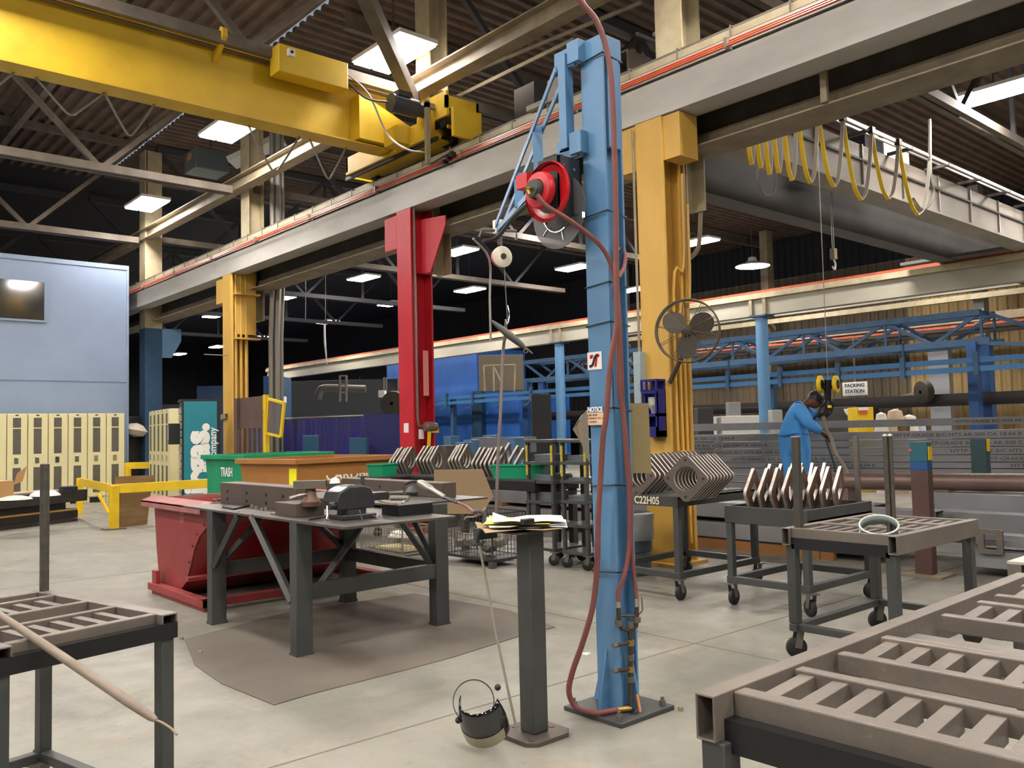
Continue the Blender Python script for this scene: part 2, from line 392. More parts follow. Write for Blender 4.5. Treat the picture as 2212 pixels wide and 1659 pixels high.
# ---------------------------------------------------------------- crane runway on the near column line
XC = 6.73
t = empty('runway_beam', (XC, 5, 4.47), 'long pale silver crane runway beam with a steel rail over the column row', 'crane runway beam')
b = MB(); Y0, Y1 = -6.0, 24.2
b.box(6.73, 6.745, Y0, Y1, 4.47, 4.80)             # fascia of the front channel
b.box(6.73, 7.03, Y0, Y1, 4.455, 4.47)
b.box(6.73, 6.95, Y0, Y1, 4.80, 4.812)
b.box(6.93, 6.945, Y0, Y1, 4.812, 5.0)
b.build('channel_girder', M_beam, t, smooth=False)
b = MB(); b.box(6.76, 7.16, Y0, Y1, 4.93, 4.955); b.box(6.76, 6.775, Y0, Y1, 4.86, 4.93)
b.build('top_flange', M_beam, t, smooth=False)
b = MB(); b.box(6.83, 7.14, Y0, Y1, 5.0, 5.07); b.build('cap_channel', M_cream, t, smooth=False, label='cream cap channel under the rail')
b = MB(); b.box(6.93, 7.0, Y0, Y1, 5.07, 5.15); b.build('rail', M_steel, t, smooth=False)
b = MB()
yy = Y0
while yy < Y1:
    b.tube([(6.93, yy, 5.09), (6.80, yy, 5.09), (6.80, yy, 4.98), (6.84, yy, 4.97)], .009, 5); yy += .62
o = b.build('rail_clips', M_steel, t); 
t = empty('conductor_bars', (6.76, 5, 4.85), 'thin orange conductor bars running along the silver crane beam', 'conductor bar')
for i, (x, z) in enumerate(((6.72, 4.905), (6.70, 4.875), (6.68, 4.845))):
    MB().cyl((x, Y0, z), (x, Y1, z), .012, 6).build('bar', M_copper, t)
b = MB(); yy = Y0 + .5
while yy < Y1: b.box(6.67, 6.80, yy, yy + .03, 4.83, 4.93); yy += 2.0
b.build('insulators', M_conduit, t)
t = empty('lower_runway_beam', (7.3, 5, 4.19), 'deep dusty brown girder just behind and below the silver crane beam', 'girder')
b = MB(); b.box(7.3, 7.5, Y0, Y1, 4.19, 4.36); b.box(7.10, 7.55, Y0, Y1, 4.175, 4.19)
b.build('lower_web', M_tan, t, smooth=False, label='pale dusty lower strip of the girder web, toned as lit')
b = MB(); b.box(7.36, 7.38, Y0, Y1, 4.36, 4.95); b.box(7.1, 7.6, Y0, Y1, 4.95, 4.97); b.build('shaded_upper_web', M_dbeam, t, smooth=False)  # web coloured dark here for the shade under its top flange
b = MB(); b.box(7.06, 7.10, Y0, Y1, 4.475, 4.55); b.build('ledge', M_cream, t, smooth=False)
for q in (3.75,): MB().box(7.06, 7.1, q, q + .06, 4.19, 4.6).build('stiffener', M_tan, t)

def column(y, m, name, label, zt=4.45, up=True, w=.34, dep=.36):
    t = empty(name, (XC + dep / 2, y, 0), label, 'column')
    b = MB(); b.box(XC, XC + .03, y - w / 2, y + w / 2, 0, zt); b.box(XC + dep - .03, XC + dep, y - w / 2, y + w / 2, 0, zt)
    b.box(XC + .03, XC + dep - .03, y - .012, y + .012, 0, zt); b.build('shaft', m, t, smooth=False, bev=.004)
    b = MB(); b.box(XC - .08, XC + dep + .08, y - w / 2 - .06, y + w / 2 + .06, 0, .03); b.build('base_plate', m, t)
    if up:
        b = MB(); b.box(XC + .38, XC + .40, y - w / 2, y + w / 2, 3.6, 8.3); b.box(XC + .68, XC + .70, y - w / 2, y + w / 2, 3.6, 8.3)
        b.box(XC + .40, XC + .68, y - .01, y + .01, 3.6, 8.3); b.build('upper_shaft', M_cream, t, smooth=False, label='cream upper part of the column')
    return t
def bracket(t, m, y, side, zt=4.45, w=.26):
    b = MB(); y0 = y + side * .17
    b.box(XC + .03, XC + .22, min(y0, y0 + side * w), max(y0, y0 + side * w), zt - .02, zt)
    b.prism([(0, 0), (w, 0), (w, -.22), (w * .75, -.42), (0, -.46)], (XC + .09, y0, zt - .02), (0, side, 0), (0, 0, 1), (.02, 0, 0))
    b.box(XC + .0, XC + .2, min(y0, y0 + side * w), max(y0, y0 + side * w), zt - .48, zt - .46)
    b.box(XC + .0, XC + .015, min(y0 + side * .0, y0 + side * w), max(y0, y0 + side * w), zt - .46, zt - .02)
    b.build('bracket', m, t, smooth=False)
# right yellow column
cy = 5.50
tY = column(cy, M_yel, 'yellow_column', 'wide worn yellow steel column behind the blue jib post, holding a fan')
bracket(tY, M_yel, cy, 1)
MB().box(XC + .02, XC + .3, cy - .38, cy - .17, 4.0, 4.44).build('bracket', M_yel, tY)
for i, (dx, zb, zt) in enumerate(((.12, .05, 3.0), (.2, .05, 2.7), (.27, .2, 4.3))):
    MB().tube([(XC + dx, cy - .16, zb), (XC + dx, cy - .16, zt - .3), (XC + dx + .12, cy - .2, zt - .05), (XC + dx + .14, cy - .2, zt + .9)], .016, 6, k=5).build('conduit', M_yel, tY)
MB().tube([(XC - .015, cy + .19, 2.0), (XC - .015, cy + .19, 4.4)], .014, 6).build('conduit', M_tan, tY)
MB().box(XC + .08, XC + .2, cy - .24, cy - .17, .95, 1.12).build('junction_box', M_yel, tY)
# red column
cr_ = 9.88
tR = column(cr_, M_red, 'red_column', 'bright red steel column left of the blue jib post')
bracket(tR, M_red, cr_, 1, 4.42, .3)
b = MB(); b.prism([(0, 0), (.42, 0), (.42, -.12), (.16, -.75), (0, -.75)], (XC + .16, cr_ - .17, 4.3), (0.3, -1, 0), (0, 0, 1), (.02, 0, 0))
b.box(XC + .02, XC + .34, cr_ - .17, cr_ - .14, 3.55, 4.3); b.build('gusset', M_red, tR, smooth=False)
MB().tube([(XC + .05, cr_ - .19, 4.6), (XC + .05, cr_ - .19, 1.55), (XC + .06, cr_ - .21, 1.45), (XC + .16, cr_ - .25, 1.43)], .018, 6).build('conduit', M_pipe, tR)
MB().lathe([(.001, 0), (.06, .01), (.075, .05), (.06, .16), (.05, .2)], (XC + .1, cr_ - .26, 1.43), (1, -.2, 0), 12).build('valve', M_pipe, tR)
MB().prism([(0, 0), (.05, 0), (.07, .26), (.02, .3)], (XC + .12, cr_ - .3, 1.12), (1, 0, 0), (0, 0, 1), (0, -.01, 0)).build('warning_tag', M_byel, tR)
MB().box(XC + .2, XC + .32, cr_ - .31, cr_ - .3, 1.35, 1.42).build('warning_tag', M_byel, tR)
MB().box(XC - .006, XC, cr_ - .05, cr_ + .06, 1.36, 1.49).build('socket_plate', M_white, tR)
MB().box(XC + .06, XC + .14, cr_ - .205, cr_ - .2, 1.27, 1.4).build('socket_plate', M_white, tR)
MB().prism([(0, 0), (.09, 0), (.09, .62), (.045, .62), (0, .62)], (XC + .15, cr_ - .2, 1.86), (1, 0, 0), (0, 0, 1), (0, -.004, 0)).build('chain_load_label', mat('pink label', '#d8837f', .6), tR)
# left yellow column
cl = 15.88
tL = column(cl, M_yel, 'yellow_column', 'worn yellow steel column with pipe clusters, beside the teal cabinet')
bracket(tL, M_yel, cl, 1, 4.42, .3)
for i, dx in enumerate((.03, .1, .2, .3)):
    MB().tube([(XC + dx, cl - .2, 1.6 if i == 3 else .1), (XC + dx, cl - .2, 4.5)], .028, 6).build('conduit', M_yel, tL)
b = MB(); b.box(XC + .1, XC + .5, cl - .22, cl - .2, 3.3, 4.5); b.box(XC + .05, XC + .55, cl - .32, cl - .17, 4.05, 4.08); b.box(XC + .05, XC + .55, cl - .32, cl - .17, 3.2, 3.23)
b.build('gusset', M_yel, tL, smooth=False)
MB().tube4((XC - .01, cl + .35, 1.72), (XC - .01, cl - .05, 1.76), .09, .09, .012).build('socket_tube', M_tan, tL)
MB().tube([(XC - .02, cl - .1, 2.9), (XC - .35, cl + .2, 2.93)], .01, 5).build('pin', M_conduit, tL)
# far blue column and conduits
t = empty('blue_column', (7.1, 21.3, 0), 'dark blue far column beside the grey office box', 'column')
MB().box(6.95, 7.35, 21.1, 21.5, 0, 4.0).build('shaft', M_dblue, t)
MB().box(6.95, 7.35, 21.1, 21.5, 4.0, 8.3).build('upper_shaft', M_cream, t)
MB().prism([(0, 0), (.5, 0), (.5, -.3), (.25, -.7), (0, -.7)], (7.35, 21.1, 4.0), (.8, -.3, 0), (0, 0, 1), (0, .05, 0)).build('bracket', M_blue, t)
for i, (dx, r) in enumerate(((0, .045), (.12, .07), (.22, .04))):
    o = MB().tube([(7.45 + dx, 15.5, .9), (7.45 + dx, 15.5, 3.2), (7.5 + dx, 15.5, 4.4), (7.5 + dx, 15.5, 8.3)], r, 8).build('conduit', M_conduit)
    tag(o, ('thin', 'thick', 'middle sized')[i] + ' grey vertical conduit right of the left yellow column', 'conduit', 'conduits beside the yellow column')
tag(MB().tube([PD(1462, 610, 8.9), PD(1470, 575, 8.95), PD(1503, 545, 9.1), PD(1512, 500, 9.1), PD(1515, 330, 9.1)], .024, 8, k=4).build('conduit', M_tan), 'tan conduit pair right of the right yellow column', 'conduit')

# ---------------------------------------------------------------- yellow overhead crane
GY = 10.05
t = empty('overhead_crane', (1, GY, 5.3), 'long yellow overhead crane girder with motor and wheel carriage', 'overhead crane')
z0, z1 = 5.28, 6.16
b = MB(); b.box(-9, 6.62, GY - .01, GY + .01, z0, z1); b.box(-9, 6.62, GY - .16, GY + .16, z0 - .02, z0); b.build('girder', M_cyel, t, smooth=False)
b = MB(); b.box(-9, 6.2, GY - .19, GY + .19, z1 - .06, z1); b.box(-9, 6.2, GY - .19, GY - .175, z1 - .12, z1); b.cyl((-9, GY - .2, z1 + .03), (5.2, GY - .2, z1 + .03), .016, 6)
b.build('top_flange', M_cyel, t, smooth=False)
b = MB(); b.box(6.35, 6.95, GY - .62, GY - .3, 5.22, 5.45); b.box(6.55, 7.1, 9.05, 11.1, 5.2, 5.24)
b.box(6.62, 6.66, 9.0, 11.2, 5.2, 5.5); b.box(7.04, 7.08, 9.0, 11.2, 5.2, 5.5); b.box(6.62, 7.08, 11.16, 11.2, 5.2, 5.5); b.box(6.62, 7.08, 8.55, 8.6, 5.12, 5.5)
b.prism([(0, 0), (1.0, 0), (.9, .3), (.2, .55), (0, .6)], (6.0, GY - .25, z0 + .02), (1, 0, 0), (0, 0, 1), (0, .5, 0))
b.build('end_truck', M_cyel, t, smooth=False)
MB().box(6.6, 6.64, 8.9, 11.2, 5.15, 5.2).build('bumper_strip', M_black, t)
for y in (9.1, 10.9): MB().lathe([(.001, -.05), (.13, -.05), (.13, -.03), (.11, -.03), (.11, .03), (.13, .03), (.13, .05), (.001, .05)], (6.97, y, 5.28), (1, 0, 0), 20).build('wheel', M_black, t)
b = MB(); b.cyl((6.1, 9.2, 5.62), (6.5, 9.2, 5.62), .12, 18); b.cyl((6.5, 9.2, 5.62), (6.68, 9.2, 5.62), .09, 18); b.box(6.18, 6.38, 9.12, 9.28, 5.72, 5.79)
b.build('motor', mat('motor grey', '#30343a', .4), t)
b = MB(); b.box(6.66, 7.2, 8.75, 8.79, 5.55, 5.72); b.box(6.66, 6.7, 8.75, 9.4, 5.45, 5.78); b.box(7.16, 7.2, 8.75, 9.4, 5.3, 5.72); b.box(6.7, 7.16, 8.77, 8.8, 5.3, 5.34)
b.build('gearbox_guard', M_cyel, t, smooth=False)
MB().box(6.72, 7.12, 8.85, 9.3, 5.35, 5.6).build('gearbox', M_black, t)
b = MB(); b.box(6.52, 6.58, 9.0, 9.05, 4.85, 5.7); b.box(6.52, 6.9, 9.0, 9.05, 5.6, 5.67); b.build('collector_arm', M_tan, t, label='tan vertical collector arm')
b = MB()
for i in range(3): b.box(6.6, 6.68, 8.75 - .08 * i, 8.8 - .08 * i, 4.8 + .03 * i, 4.86 + .03 * i)
b.bar((6.58, 9.0, 4.85), (6.64, 8.6, 4.93), .02, .02); b.build('collector_shoes', M_black, t)
p0, p1 = PY(688, 236, GY - .45), PY(801, 205, GY - .45)
b = MB(); b.box(4.75, 5.72, GY - .45, GY - .2, 5.82, 6.17); b.build('control_box', M_cyel, t, smooth=False, bev=.01)
b = MB(); b.box(4.86, 4.95, GY - .49, GY - .45, 6.03, 6.12); b.build('button_plate', M_white, t)
MB().cyl((4.905, GY - .5, 6.08), (4.905, GY - .49, 6.08), .02, 10).build('button', M_black, t)
b = MB(); b.prism([(0, 0), (.3, .22), (.3, .32), (.22, .36), (0, .1)], (4.1, GY - .02, 5.9), (0, -1, 0), (0, 0, 1), (.06, 0, 0)); b.build('bracket', M_cyel, t)
for i, (a, c, s) in enumerate(((-.6, .25, .45), (1.3, 2.0, .4), (2.9, 3.45, .45), (4.6, 5.3, .55), (5.45, 6.0, .5), (2.2, 2.9, .35))):
    MB().tube([(a, GY + .1, z0 - .02), ((a * 2 + c) / 3, GY + .1, z0 - s * .75), ((a + c) / 2, GY + .1, z0 - s), ((a + 2 * c) / 3, GY + .1, z0 - s * .75), (c, GY + .1, z0 - .02)], .014, 6, k=6).build('cable_loop', M_conduit, t)
MB().tube([(5.72, GY - .35, 6.1), (6.0, GY - .5, 5.8), (6.2, GY - .6, 5.3), (6.35, 9.2, 5.05), (6.52, 9.03, 5.0)], .014, 6, k=6).build('cable', M_conduit, t)
MB().tube([(5.72, GY - .35, 6.0), (5.95, GY - .5, 5.75), (6.12, 9.2, 5.62)], .014, 6, k=6).build('cable', M_rub, t)
# ---------------------------------------------------------------- blue jib post in the foreground
BX, BY = 3.15, 2.865
t = empty('jib_crane', (BX, BY, 0), 'tall blue steel jib post bolted to the floor in the middle foreground', 'jib crane')
ZT = PX(1292, 80, 3.085).z
b = MB(); x0, x1, y0, y1 = 3.085, 3.215, 2.79, 2.94
b.box(x0, x0 + .014, y0, y1, .022, ZT); b.box(x1 - .014, x1, y0, y1, .022, ZT); b.box(x0 + .014, x1 - .014, y0 + .05, y0 + .1, .022, ZT)
b.build('column', M_blue, t, smooth=False, bev=.003)
b = MB(); b.box(x0 - .004, x1 + .004, y0 - .004, y1 + .004, ZT - .1, ZT + .01); b.box(x0 + .03, x1 - .02, y0 - .006, y0 + .02, ZT - .55, ZT - .1); b.build('head_cap', M_blue, t, smooth=False, bev=.003)
b = MB(); b.box(2.96, 3.34, 2.68, 3.05, 0, .022); b.build('base_plate', M_grey, t, bev=.003)
for cx_, cy_ in ((2.99, 2.72), (3.30, 2.72), (2.99, 3.01), (3.30, 3.01)):
    MB().cyl((cx_, cy_, .022), (cx_, cy_, .045), .017, 6).cyl((cx_, cy_, .045), (cx_, cy_, .062), .009, 8).build('anchor_bolt', M_steel, t)
for u, o in (((0, 1, 0), (x0 + .06, y1, .022)), ((1, 0, 0), (x1, y0 + .07, .022)), ((-1, 0, 0), (x0, y0 + .08, .022)), ((0, -1, 0), (x0 + .065, y0, .022))):
    s = V(u); wv = V((.012, 0, 0)) if u[0] == 0 else V((0, .012, 0))
    L_ = .085
    if u == (0, -1, 0) or u == (-1, 0, 0): L_ = .06
    MB().prism([(0, 0), (L_, 0), (0, .29)], o, s, (0, 0, 1), wv).build('gusset', M_blue, t, smooth=False)
for y in (132, 470, 622, 706, 888, 1050, 1232):
    z = PX(1272, y, x0).z
    b = MB(); e = .006
    b.tube([(x0 - e, y1 + e, z), (x0 - e, y0 - e, z + .012), (x1 + e, y0 - e, z - .004), (x1 + e, y1 + e, z), (x0 - e, y1 + e, z)], .0035, 5)
    b.build('strap', M_rub, t)
# logo sticker
c = [PX(1270.5, 762, x0 - .002), PX(1297.5, 759.5, x0 - .002), PX(1299, 797, x0 - .002), PX(1271.5, 799.5, x0 - .002)]
su = V((0, -1, 0)); sv = V((0, 0, 1)); so = (c[0] + c[2]) / 2; sw = .095; sh = .087
MB().prism([(-sw / 2, -sh / 2), (sw / 2, -sh / 2), (sw / 2, sh / 2), (-sw / 2, sh / 2)], so, su, sv, (-.001, 0, 0)).build('logo_sticker', M_white, t, smooth=False, label='square white sticker with a black S curve over red bars')
ls = [q for q in bpy.data.objects if q.name.startswith('logo_sticker')][0]
MB().prism([(-.032, .012), (-.014, .012), (-.006, .03), (-.028, .03)], so, su, sv, (-.002, 0, 0)).build('red_mark', M_rred, ls, smooth=False)
MB().prism([(.012, .015), (.03, .015), (.034, .03), (.018, .03)], so, su, sv, (-.002, 0, 0)).build('red_mark', M_rred, ls, smooth=False)
MB().prism([(-.002, -.03), (.012, -.03), (.02, .01), (.01, .02)], so, su, sv, (-.002, 0, 0)).build('red_mark', M_rred, ls, smooth=False)
q = MB(); pts = [(-.034, -.026), (-.016, -.022), (-.006, -.006), (0, .01), (.008, .022), (.024, .028)]
P_ = sm([so + su * a + sv * b_ for a, b_ in pts], 4)
for a, b_ in zip(P_[:-1], P_[1:]): q.bar(a + V((-.0025, 0, 0)), b_ + V((-.0025, 0, 0)), .002, .013, up=(0, .5, .8))
q.build('black_curve', M_black, ls, smooth=False)
# hinge brackets, mast and boom
zH, zL = PX(1250, 110, 3.06).z, PX(1258, 305, 3.06).z
for z in (zH, zL):
    b = MB(); b.box(3.03, 3.085, 2.90, 2.98, z - .06, z + .05); b.box(3.04, 3.10, 2.94, 3.06, z - .03, z - .015); b.box(3.04, 3.06, 2.94, 3.08, z - .07, z + .03)
    b.build('hinge_bracket', M_blue, t, smooth=False, bev=.002)
MB().box(3.02, 3.075, 2.985, 3.035, zL - .02, zH).build('mast', M_blue, t, smooth=False)
TIP = PZ(1078, 498, 2.72); HG = V((3.05, 3.03, 2.72)); HT = V((3.05, 3.04, zH - .06))
sd = (TIP - HG).cross(V((0, 0, 1))).normalized()
for k in (-1, 1):
    MB().bar(HT + sd * .03 * k, TIP + sd * .025 * k + V((0, 0, .03)), .01, .035).build('tie_bar', M_blue, t, smooth=False)
MB().bar(HG, TIP, .045, .035).build('boom', M_blue, t, smooth=False)
for f_ in (.32, .62):
    p = HG.lerp(TIP, f_); q = HT.lerp(TIP + V((0, 0, .03)), f_)
    MB().bar(p, q + V((0, 0, .02)), .055, .05, up=(1, 1, 0)).build('web_post', M_blue, t, smooth=False)
MB().box(TIP.x - .03, TIP.x + .03, TIP.y - .03, TIP.y + .03, TIP.z - .02, TIP.z + .07).build('tip_plate', M_white, t)
b = MB(); b.tube([TIP + sd * .12 + V((0, 0, -.06)), TIP + sd * .12 + V((0, 0, .0)), TIP - sd * .12, TIP - sd * .14 + V((0, 0, -.05))], .011, 6); b.cyl(TIP + V((0, 0, -.1)), TIP + V((0, 0, .05)), .012, 8)
b.build('tip_fittings', M_steel, t)
MB().tube([HG + V((0, .0, -.02)), HG.lerp(TIP, .3) + V((-.03, -.03, -.05)), HG.lerp(TIP, .7) + V((-.03, -.03, -.03)), TIP + V((-.03, -.02, -.05)), TIP + V((-.1, .06, -.08))], .014, 8, k=6).build('boom_hose', M_rub, t)

# balancer
bc = PD(1084, 555, (TIP - CAMP).dot(AF)); bd = V((-.25, -1, 0)).normalized()
t = empty('tool_balancer', bc, 'round red tool balancer with a cream face hanging from the jib tip', 'tool balancer')
MB().lathe([(.001, -.055), (.05, -.05), (.068, -.03), (.072, .0)], bc, bd, 24).build('housing', M_red, t)
MB().lathe([(.072, 0), (.074, .012), (.06, .022), (.02, .026), (.001, .026)], bc, bd, 24).build('face', mat('balancer cream', '#cfc8b2', .5), t)
MB().lathe([(.022, .024), (.02, .034), (.001, .034)], bc, bd, 10).build('hub', M_black, t)
MB().tube([bc + V((0, 0, .07)), bc + V((0, 0, .13)), TIP + V((0, 0, -.02))], .006, 6).build('hook', M_steel, t)
g = bc + V((.02, 0, -.07))
MB().cyl(g, PD(1096, 690, 5.9), .0035, 5).build('cable', M_steel, t)
# hanging air tool
a, e = PD(1062, 693, 5.85), PD(1150, 764, 5.75)
t = empty('air_tool', (a + e) / 2, 'slim dark air tool hanging slanted from the balancer cable', 'air tool')
d = (e - a)
MB().tube([a, a + d * .12, a + d * .3, a + d * .5, a + d * .75, a + d * .82, a + d], [.008, .016, .024, .026, .02, .01, .006], 12).build('body', M_grey, t)
MB().tube([PD(1096, 660, 5.9), PD(1100, 680, 5.88), PD(1096, 700, 5.84), PD(1092, 690, 5.84)], .004, 5, k=4).build('hook', M_chrome, t)
MB().lathe([(.012, -.003), (.018, 0), (.012, .003), (.009, 0)], PD(1136, 758, 5.75), (-.3, -1, 0), 16, closed=True).build('ring', M_steel, t)
o = MB().tube([PD(1094, 690, 5.9), PD(1090, 730, 5.9), PD(1086, 770, 5.88), PD(1082, 880, 5.7), PD(1077, 960, 5.6), PD(1074, 1040, 5.5), PD(1072, 1100, 5.45), PD(1066, 1160, 5.4)], .011, 8, k=5).build('air_hose', mat('grey brown hose', '#5f524f', .6))
tag(o, 'thin grey brown air hose hanging from the balancer down behind the paper stand', 'hose')
o = MB().tube([TIP + sd * -.02 + V((-.14, .08, -.06)), PD(1057, 560, 6.0), PD(1058, 640, 6.0), PD(1060, 735, 6.0)], .008, 7, k=4).build('air_hose', mat('light grey hose', '#8a8582', .6))
tag(o, 'straight thin grey hose hanging left of the tool balancer', 'hose')

# hose reels
rc = PX(1172, 412, 2.86)
t = empty('hose_reel', rc, 'red enamel hose reel on a black bracket at the blue post', 'hose reel')
MB().lathe([(.145, .0), (.15, .015), (.14, .03), (.13, .02), (.09, .03), (.001, .03)], rc + V((.02, 0, 0)), (1, 0, 0), 36).build('flange', M_rred, t, label='dark red back flange')
MB().lathe([(.05, -.04), (.085, -.035), (.09, -.02), (.09, .0), (.001, .0)], rc, (1, 0, 0), 32).build('drum', M_red, t)
MB().lathe([(.001, -.075), (.04, -.075), (.045, -.065), (.045, -.035), (.001, -.035)], rc, (1, 0, 0), 24).build('spring_case', M_grey, t)
MB().cyl(rc + V((-.075, 0, 0)), rc + V((-.11, 0, -.01)), .011, 8).cyl(rc + V((-.1, 0, -.01)), rc + V((-.1, -.02, -.04)), .009, 8).build('swivel', M_brass, t)
MB().box(rc.x - .02, rc.x + .02, rc.y + .09, rc.y + .17, rc.z + .04, rc.z + .11).build('guide_arm', M_red, t)
bl = PY(1207, 333, 2.93); br = PY(1255, 345, 2.93)
b = MB(); b.box(bl.x, br.x, 2.93, 2.945, bl.z - .29, bl.z); b.box(bl.x, bl.x + .01, 2.93, 3.08, bl.z - .29, bl.z); b.box(br.x - .01, br.x, 2.93, 3.08, bl.z - .29, bl.z)
b.build('bracket', M_black, t, smooth=False, bev=.002, label='black folded bracket plate')
for dx, dz in ((.03, .045), (.1, .06), (.03, .24), (.1, .25)): MB().cyl((bl.x + dx, 2.925, bl.z - dz), (bl.x + dx, 2.935, bl.z - dz), .007, 6).build('bolt', M_chrome, t)
rc2 = PX(1206, 458, 3.0)
t = empty('hose_reel', rc2, 'grey see-through reel disc hanging below the red hose reel', 'hose reel')
b = MB(); n = 40; b.ring([(.185 * cos(2 * pi * i / n), .185 * sin(2 * pi * i / n)) for i in range(n)], [(.1 * cos(2 * pi * i / n), .1 * sin(2 * pi * i / n)) for i in range(n)], rc2, (0, 1, 0), (0, 0, 1), (.004, 0, 0))
b.build('disc', mat('smoky disc', '#5b5e62', .3, 0, alpha=.75), t)
MB().lathe([(.098, -.01), (.104, -.01), (.104, .01), (.098, .01)], rc2, (1, 0, 0), 40, closed=True).build('rim', M_chrome, t)
MB().lathe([(.001, 0), (.1, 0), (.1, .06), (.001, .06)], rc2, (1, 0, 0), 28).build('drum', M_black, t)
for k in range(6):
    a_ = k * pi / 3 + .3; u = V((0, cos(a_), sin(a_)))
    MB().bar(rc2 + u * .1 + V((-.003, 0, 0)), rc2 + u * .15 + V((-.003, 0, 0)), .004, .004).build('rib', M_chrome, t)

# hoses on the post
def hose(pix, D, r, label, k=5, m=M_hose):
    pts = [PD(x, y, D if len(q_) == 0 else q_[0]) for x, y, *q_ in pix]
    return tag(MB().tube(pts, r, 10, k=k).build('air_hose', m), label, 'hose')
hose([(1240, -20), (1262, 12), (1284, 38), (1300, 72), (1311, 110), (1320, 165), (1325, 260), (1329, 400), (1331, 555), (1332, 640), (1333, 700), (1324, 750), (1317, 798), (1309, 902), (1303, 939), (1297, 1034), (1292, 1121), (1290, 1220), (1281, 1307), (1260, 1384), (1237, 1450), (1229, 1495), (1245, 1527), (1286, 1540, 4.0), (1335, 1533, 4.05)], 4.06, .0135, 'long thick maroon air hose arcing from above the blue post down to its base')
hose([(1160, 421, 3.98), (1179, 444, 3.98), (1221, 470, 4.0), (1259, 497, 4.05), (1291, 524, 4.08), (1311, 551, 4.1), (1325, 590, 4.1), (1334, 660, 4.1), (1336, 741, 4.1), (1338, 846, 4.1), (1347, 902, 4.1), (1353, 986, 4.1), (1358, 1050, 4.1), (1360, 1121, 4.1), (1358, 1190, 4.1), (1348, 1245, 4.08), (1337, 1275, 4.07), (1335, 1300, 4.06)], 4.1, .0115, 'maroon air hose running from the red reel down the right side of the post')
hose([(1336, 600, 4.12), (1348, 575, 4.2), (1350, 550, 4.25), (1341, 535, 4.3), (1330, 560, 4.12), (1339, 700, 4.13), (1345, 860, 4.13), (1353, 950, 4.13), (1362, 1060, 4.13), (1364, 1180, 4.13), (1369, 1237, 4.12), (1375, 1295, 4.1)], 4.12, .0105, 'second maroon air hose behind the first, ending at the right valve of the manifold')

# air manifold
t = empty('air_manifold', (3.25, 2.73, .1), 'brass and iron air manifold with orange handled valve on the blue post foot', 'air manifold')
def pp(x, y, D=4.07): return PD(x, y, D)
b = MB(); b.tube([pp(1362, 1350), pp(1362, 1480), pp(1363, 1530, 4.05)], .012, 10); b.tube([pp(1336, 1310), pp(1337, 1345), pp(1345, 1358), pp(1362, 1362), pp(1374, 1352), pp(1376, 1310)], .011, 10)
b.cyl(pp(1330, 1394, 4.0), pp(1360, 1388), .010, 10); b.cyl(pp(1330, 1449, 4.0), pp(1360, 1445), .010, 10); b.cyl(pp(1336, 1330), pp(1376, 1330), .007, 8)
b.build('pipework', mat('weathered iron', '#4c463f', .5, .6), t)
for x, y in ((1336, 1302), (1375, 1300)):
    MB().cyl(pp(x, y - 8), pp(x, y + 10), .013, 10).build('hose_fitting', M_chrome, t)
for x, y in ((1362, 1350), (1362, 1388), (1362, 1445), (1362, 1467), (1362, 1420), (1336, 1345), (1376, 1338)):
    MB().cyl(pp(x, y - 6), pp(x, y + 6), .018, 8).build('fitting', M_brass if y in (1388, 1445) else M_steel, t)
MB().cyl(pp(1324, 1395, 3.99), pp(1332, 1394, 4.0), .013, 8).cyl(pp(1324, 1450, 3.99), pp(1332, 1449, 4.0), .013, 8).build('coupling', M_steel, t)
MB().lathe([(.001, 0), (.022, .005), (.026, .02), (.02, .045), (.001, .05)], pp(1364, 1535, 4.04), (.3, -.3, -.6), 14).build('filter_bowl', M_black, t)
MB().bar(pp(1376, 1500, 4.0), pp(1383, 1538, 3.97), .006, .014).build('valve_handle', mat('orange handle', '#c9772a', .5), t)
MB().tube([pp(1378, 1330), pp(1388, 1318), pp(1386, 1290)], .004, 6).build('valve_handle', M_steel, t)
MB().cyl(pp(1335, 1533, 4.05), pp(1364, 1530, 4.05), .014, 10).build('hose_fitting', M_brass, t)

# notice sign, paper sleeve and tan sheet strapped on the post
cs = PX(1287, 898, 3.07)
t = empty('notice_sign', cs, 'small NOTICE sign with blue header strapped to the blue post', 'sign')
MB().box(3.066, 3.072, cs.y - .052, cs.y + .055, cs.z - .045, cs.z + .015).build('plate', mat('sign cream', '#d9b793', .6), t, smooth=False)
MB().box(3.066, 3.072, cs.y - .052, cs.y + .055, cs.z + .015, cs.z + .045).build('header', mat('notice blue', '#2a5a8c', .5), t, smooth=False)
text('NOTICE', .034, 'header_text', M_wtext, t, (3.0655, cs.y, cs.z + .029), (0, -1, 0), (0, 0, 1), sx=.8, bold=.0012, ext=.0005)
text('AIR HOSE', .014, 'sign_text', M_btext, t, (3.0655, cs.y + .015, cs.z + .003), (0, -1, 0), (0, 0, 1), ext=.0005)
text('CONNECT TO 1.1', .013, 'sign_text', M_btext, t, (3.0655, cs.y + .0, cs.z - .013), (0, -1, 0), (0, 0, 1), ext=.0005)
text('SOURCE', .013, 'sign_text', M_btext, t, (3.0655, cs.y + .015, cs.z - .03), (0, -1, 0), (0, 0, 1), ext=.0005)
def sheet(name, pts, th, m, label, cat):
    b = MB(); n = len(pts) // 2
    dn = V((-.66, -.75, 0)) * th
    vs = [V(p) for p in pts]; k = len(vs)
    b.add(vs + [v + dn for v in vs], [(2 * i, 2 * i + 2, 2 * i + 3, 2 * i + 1) for i in range(n - 1)] + [(k + 2 * i, k + 2 * i + 1, k + 2 * i + 3, k + 2 * i + 2) for i in range(n - 1)])
    return tag(b.build(name, m), label, cat)
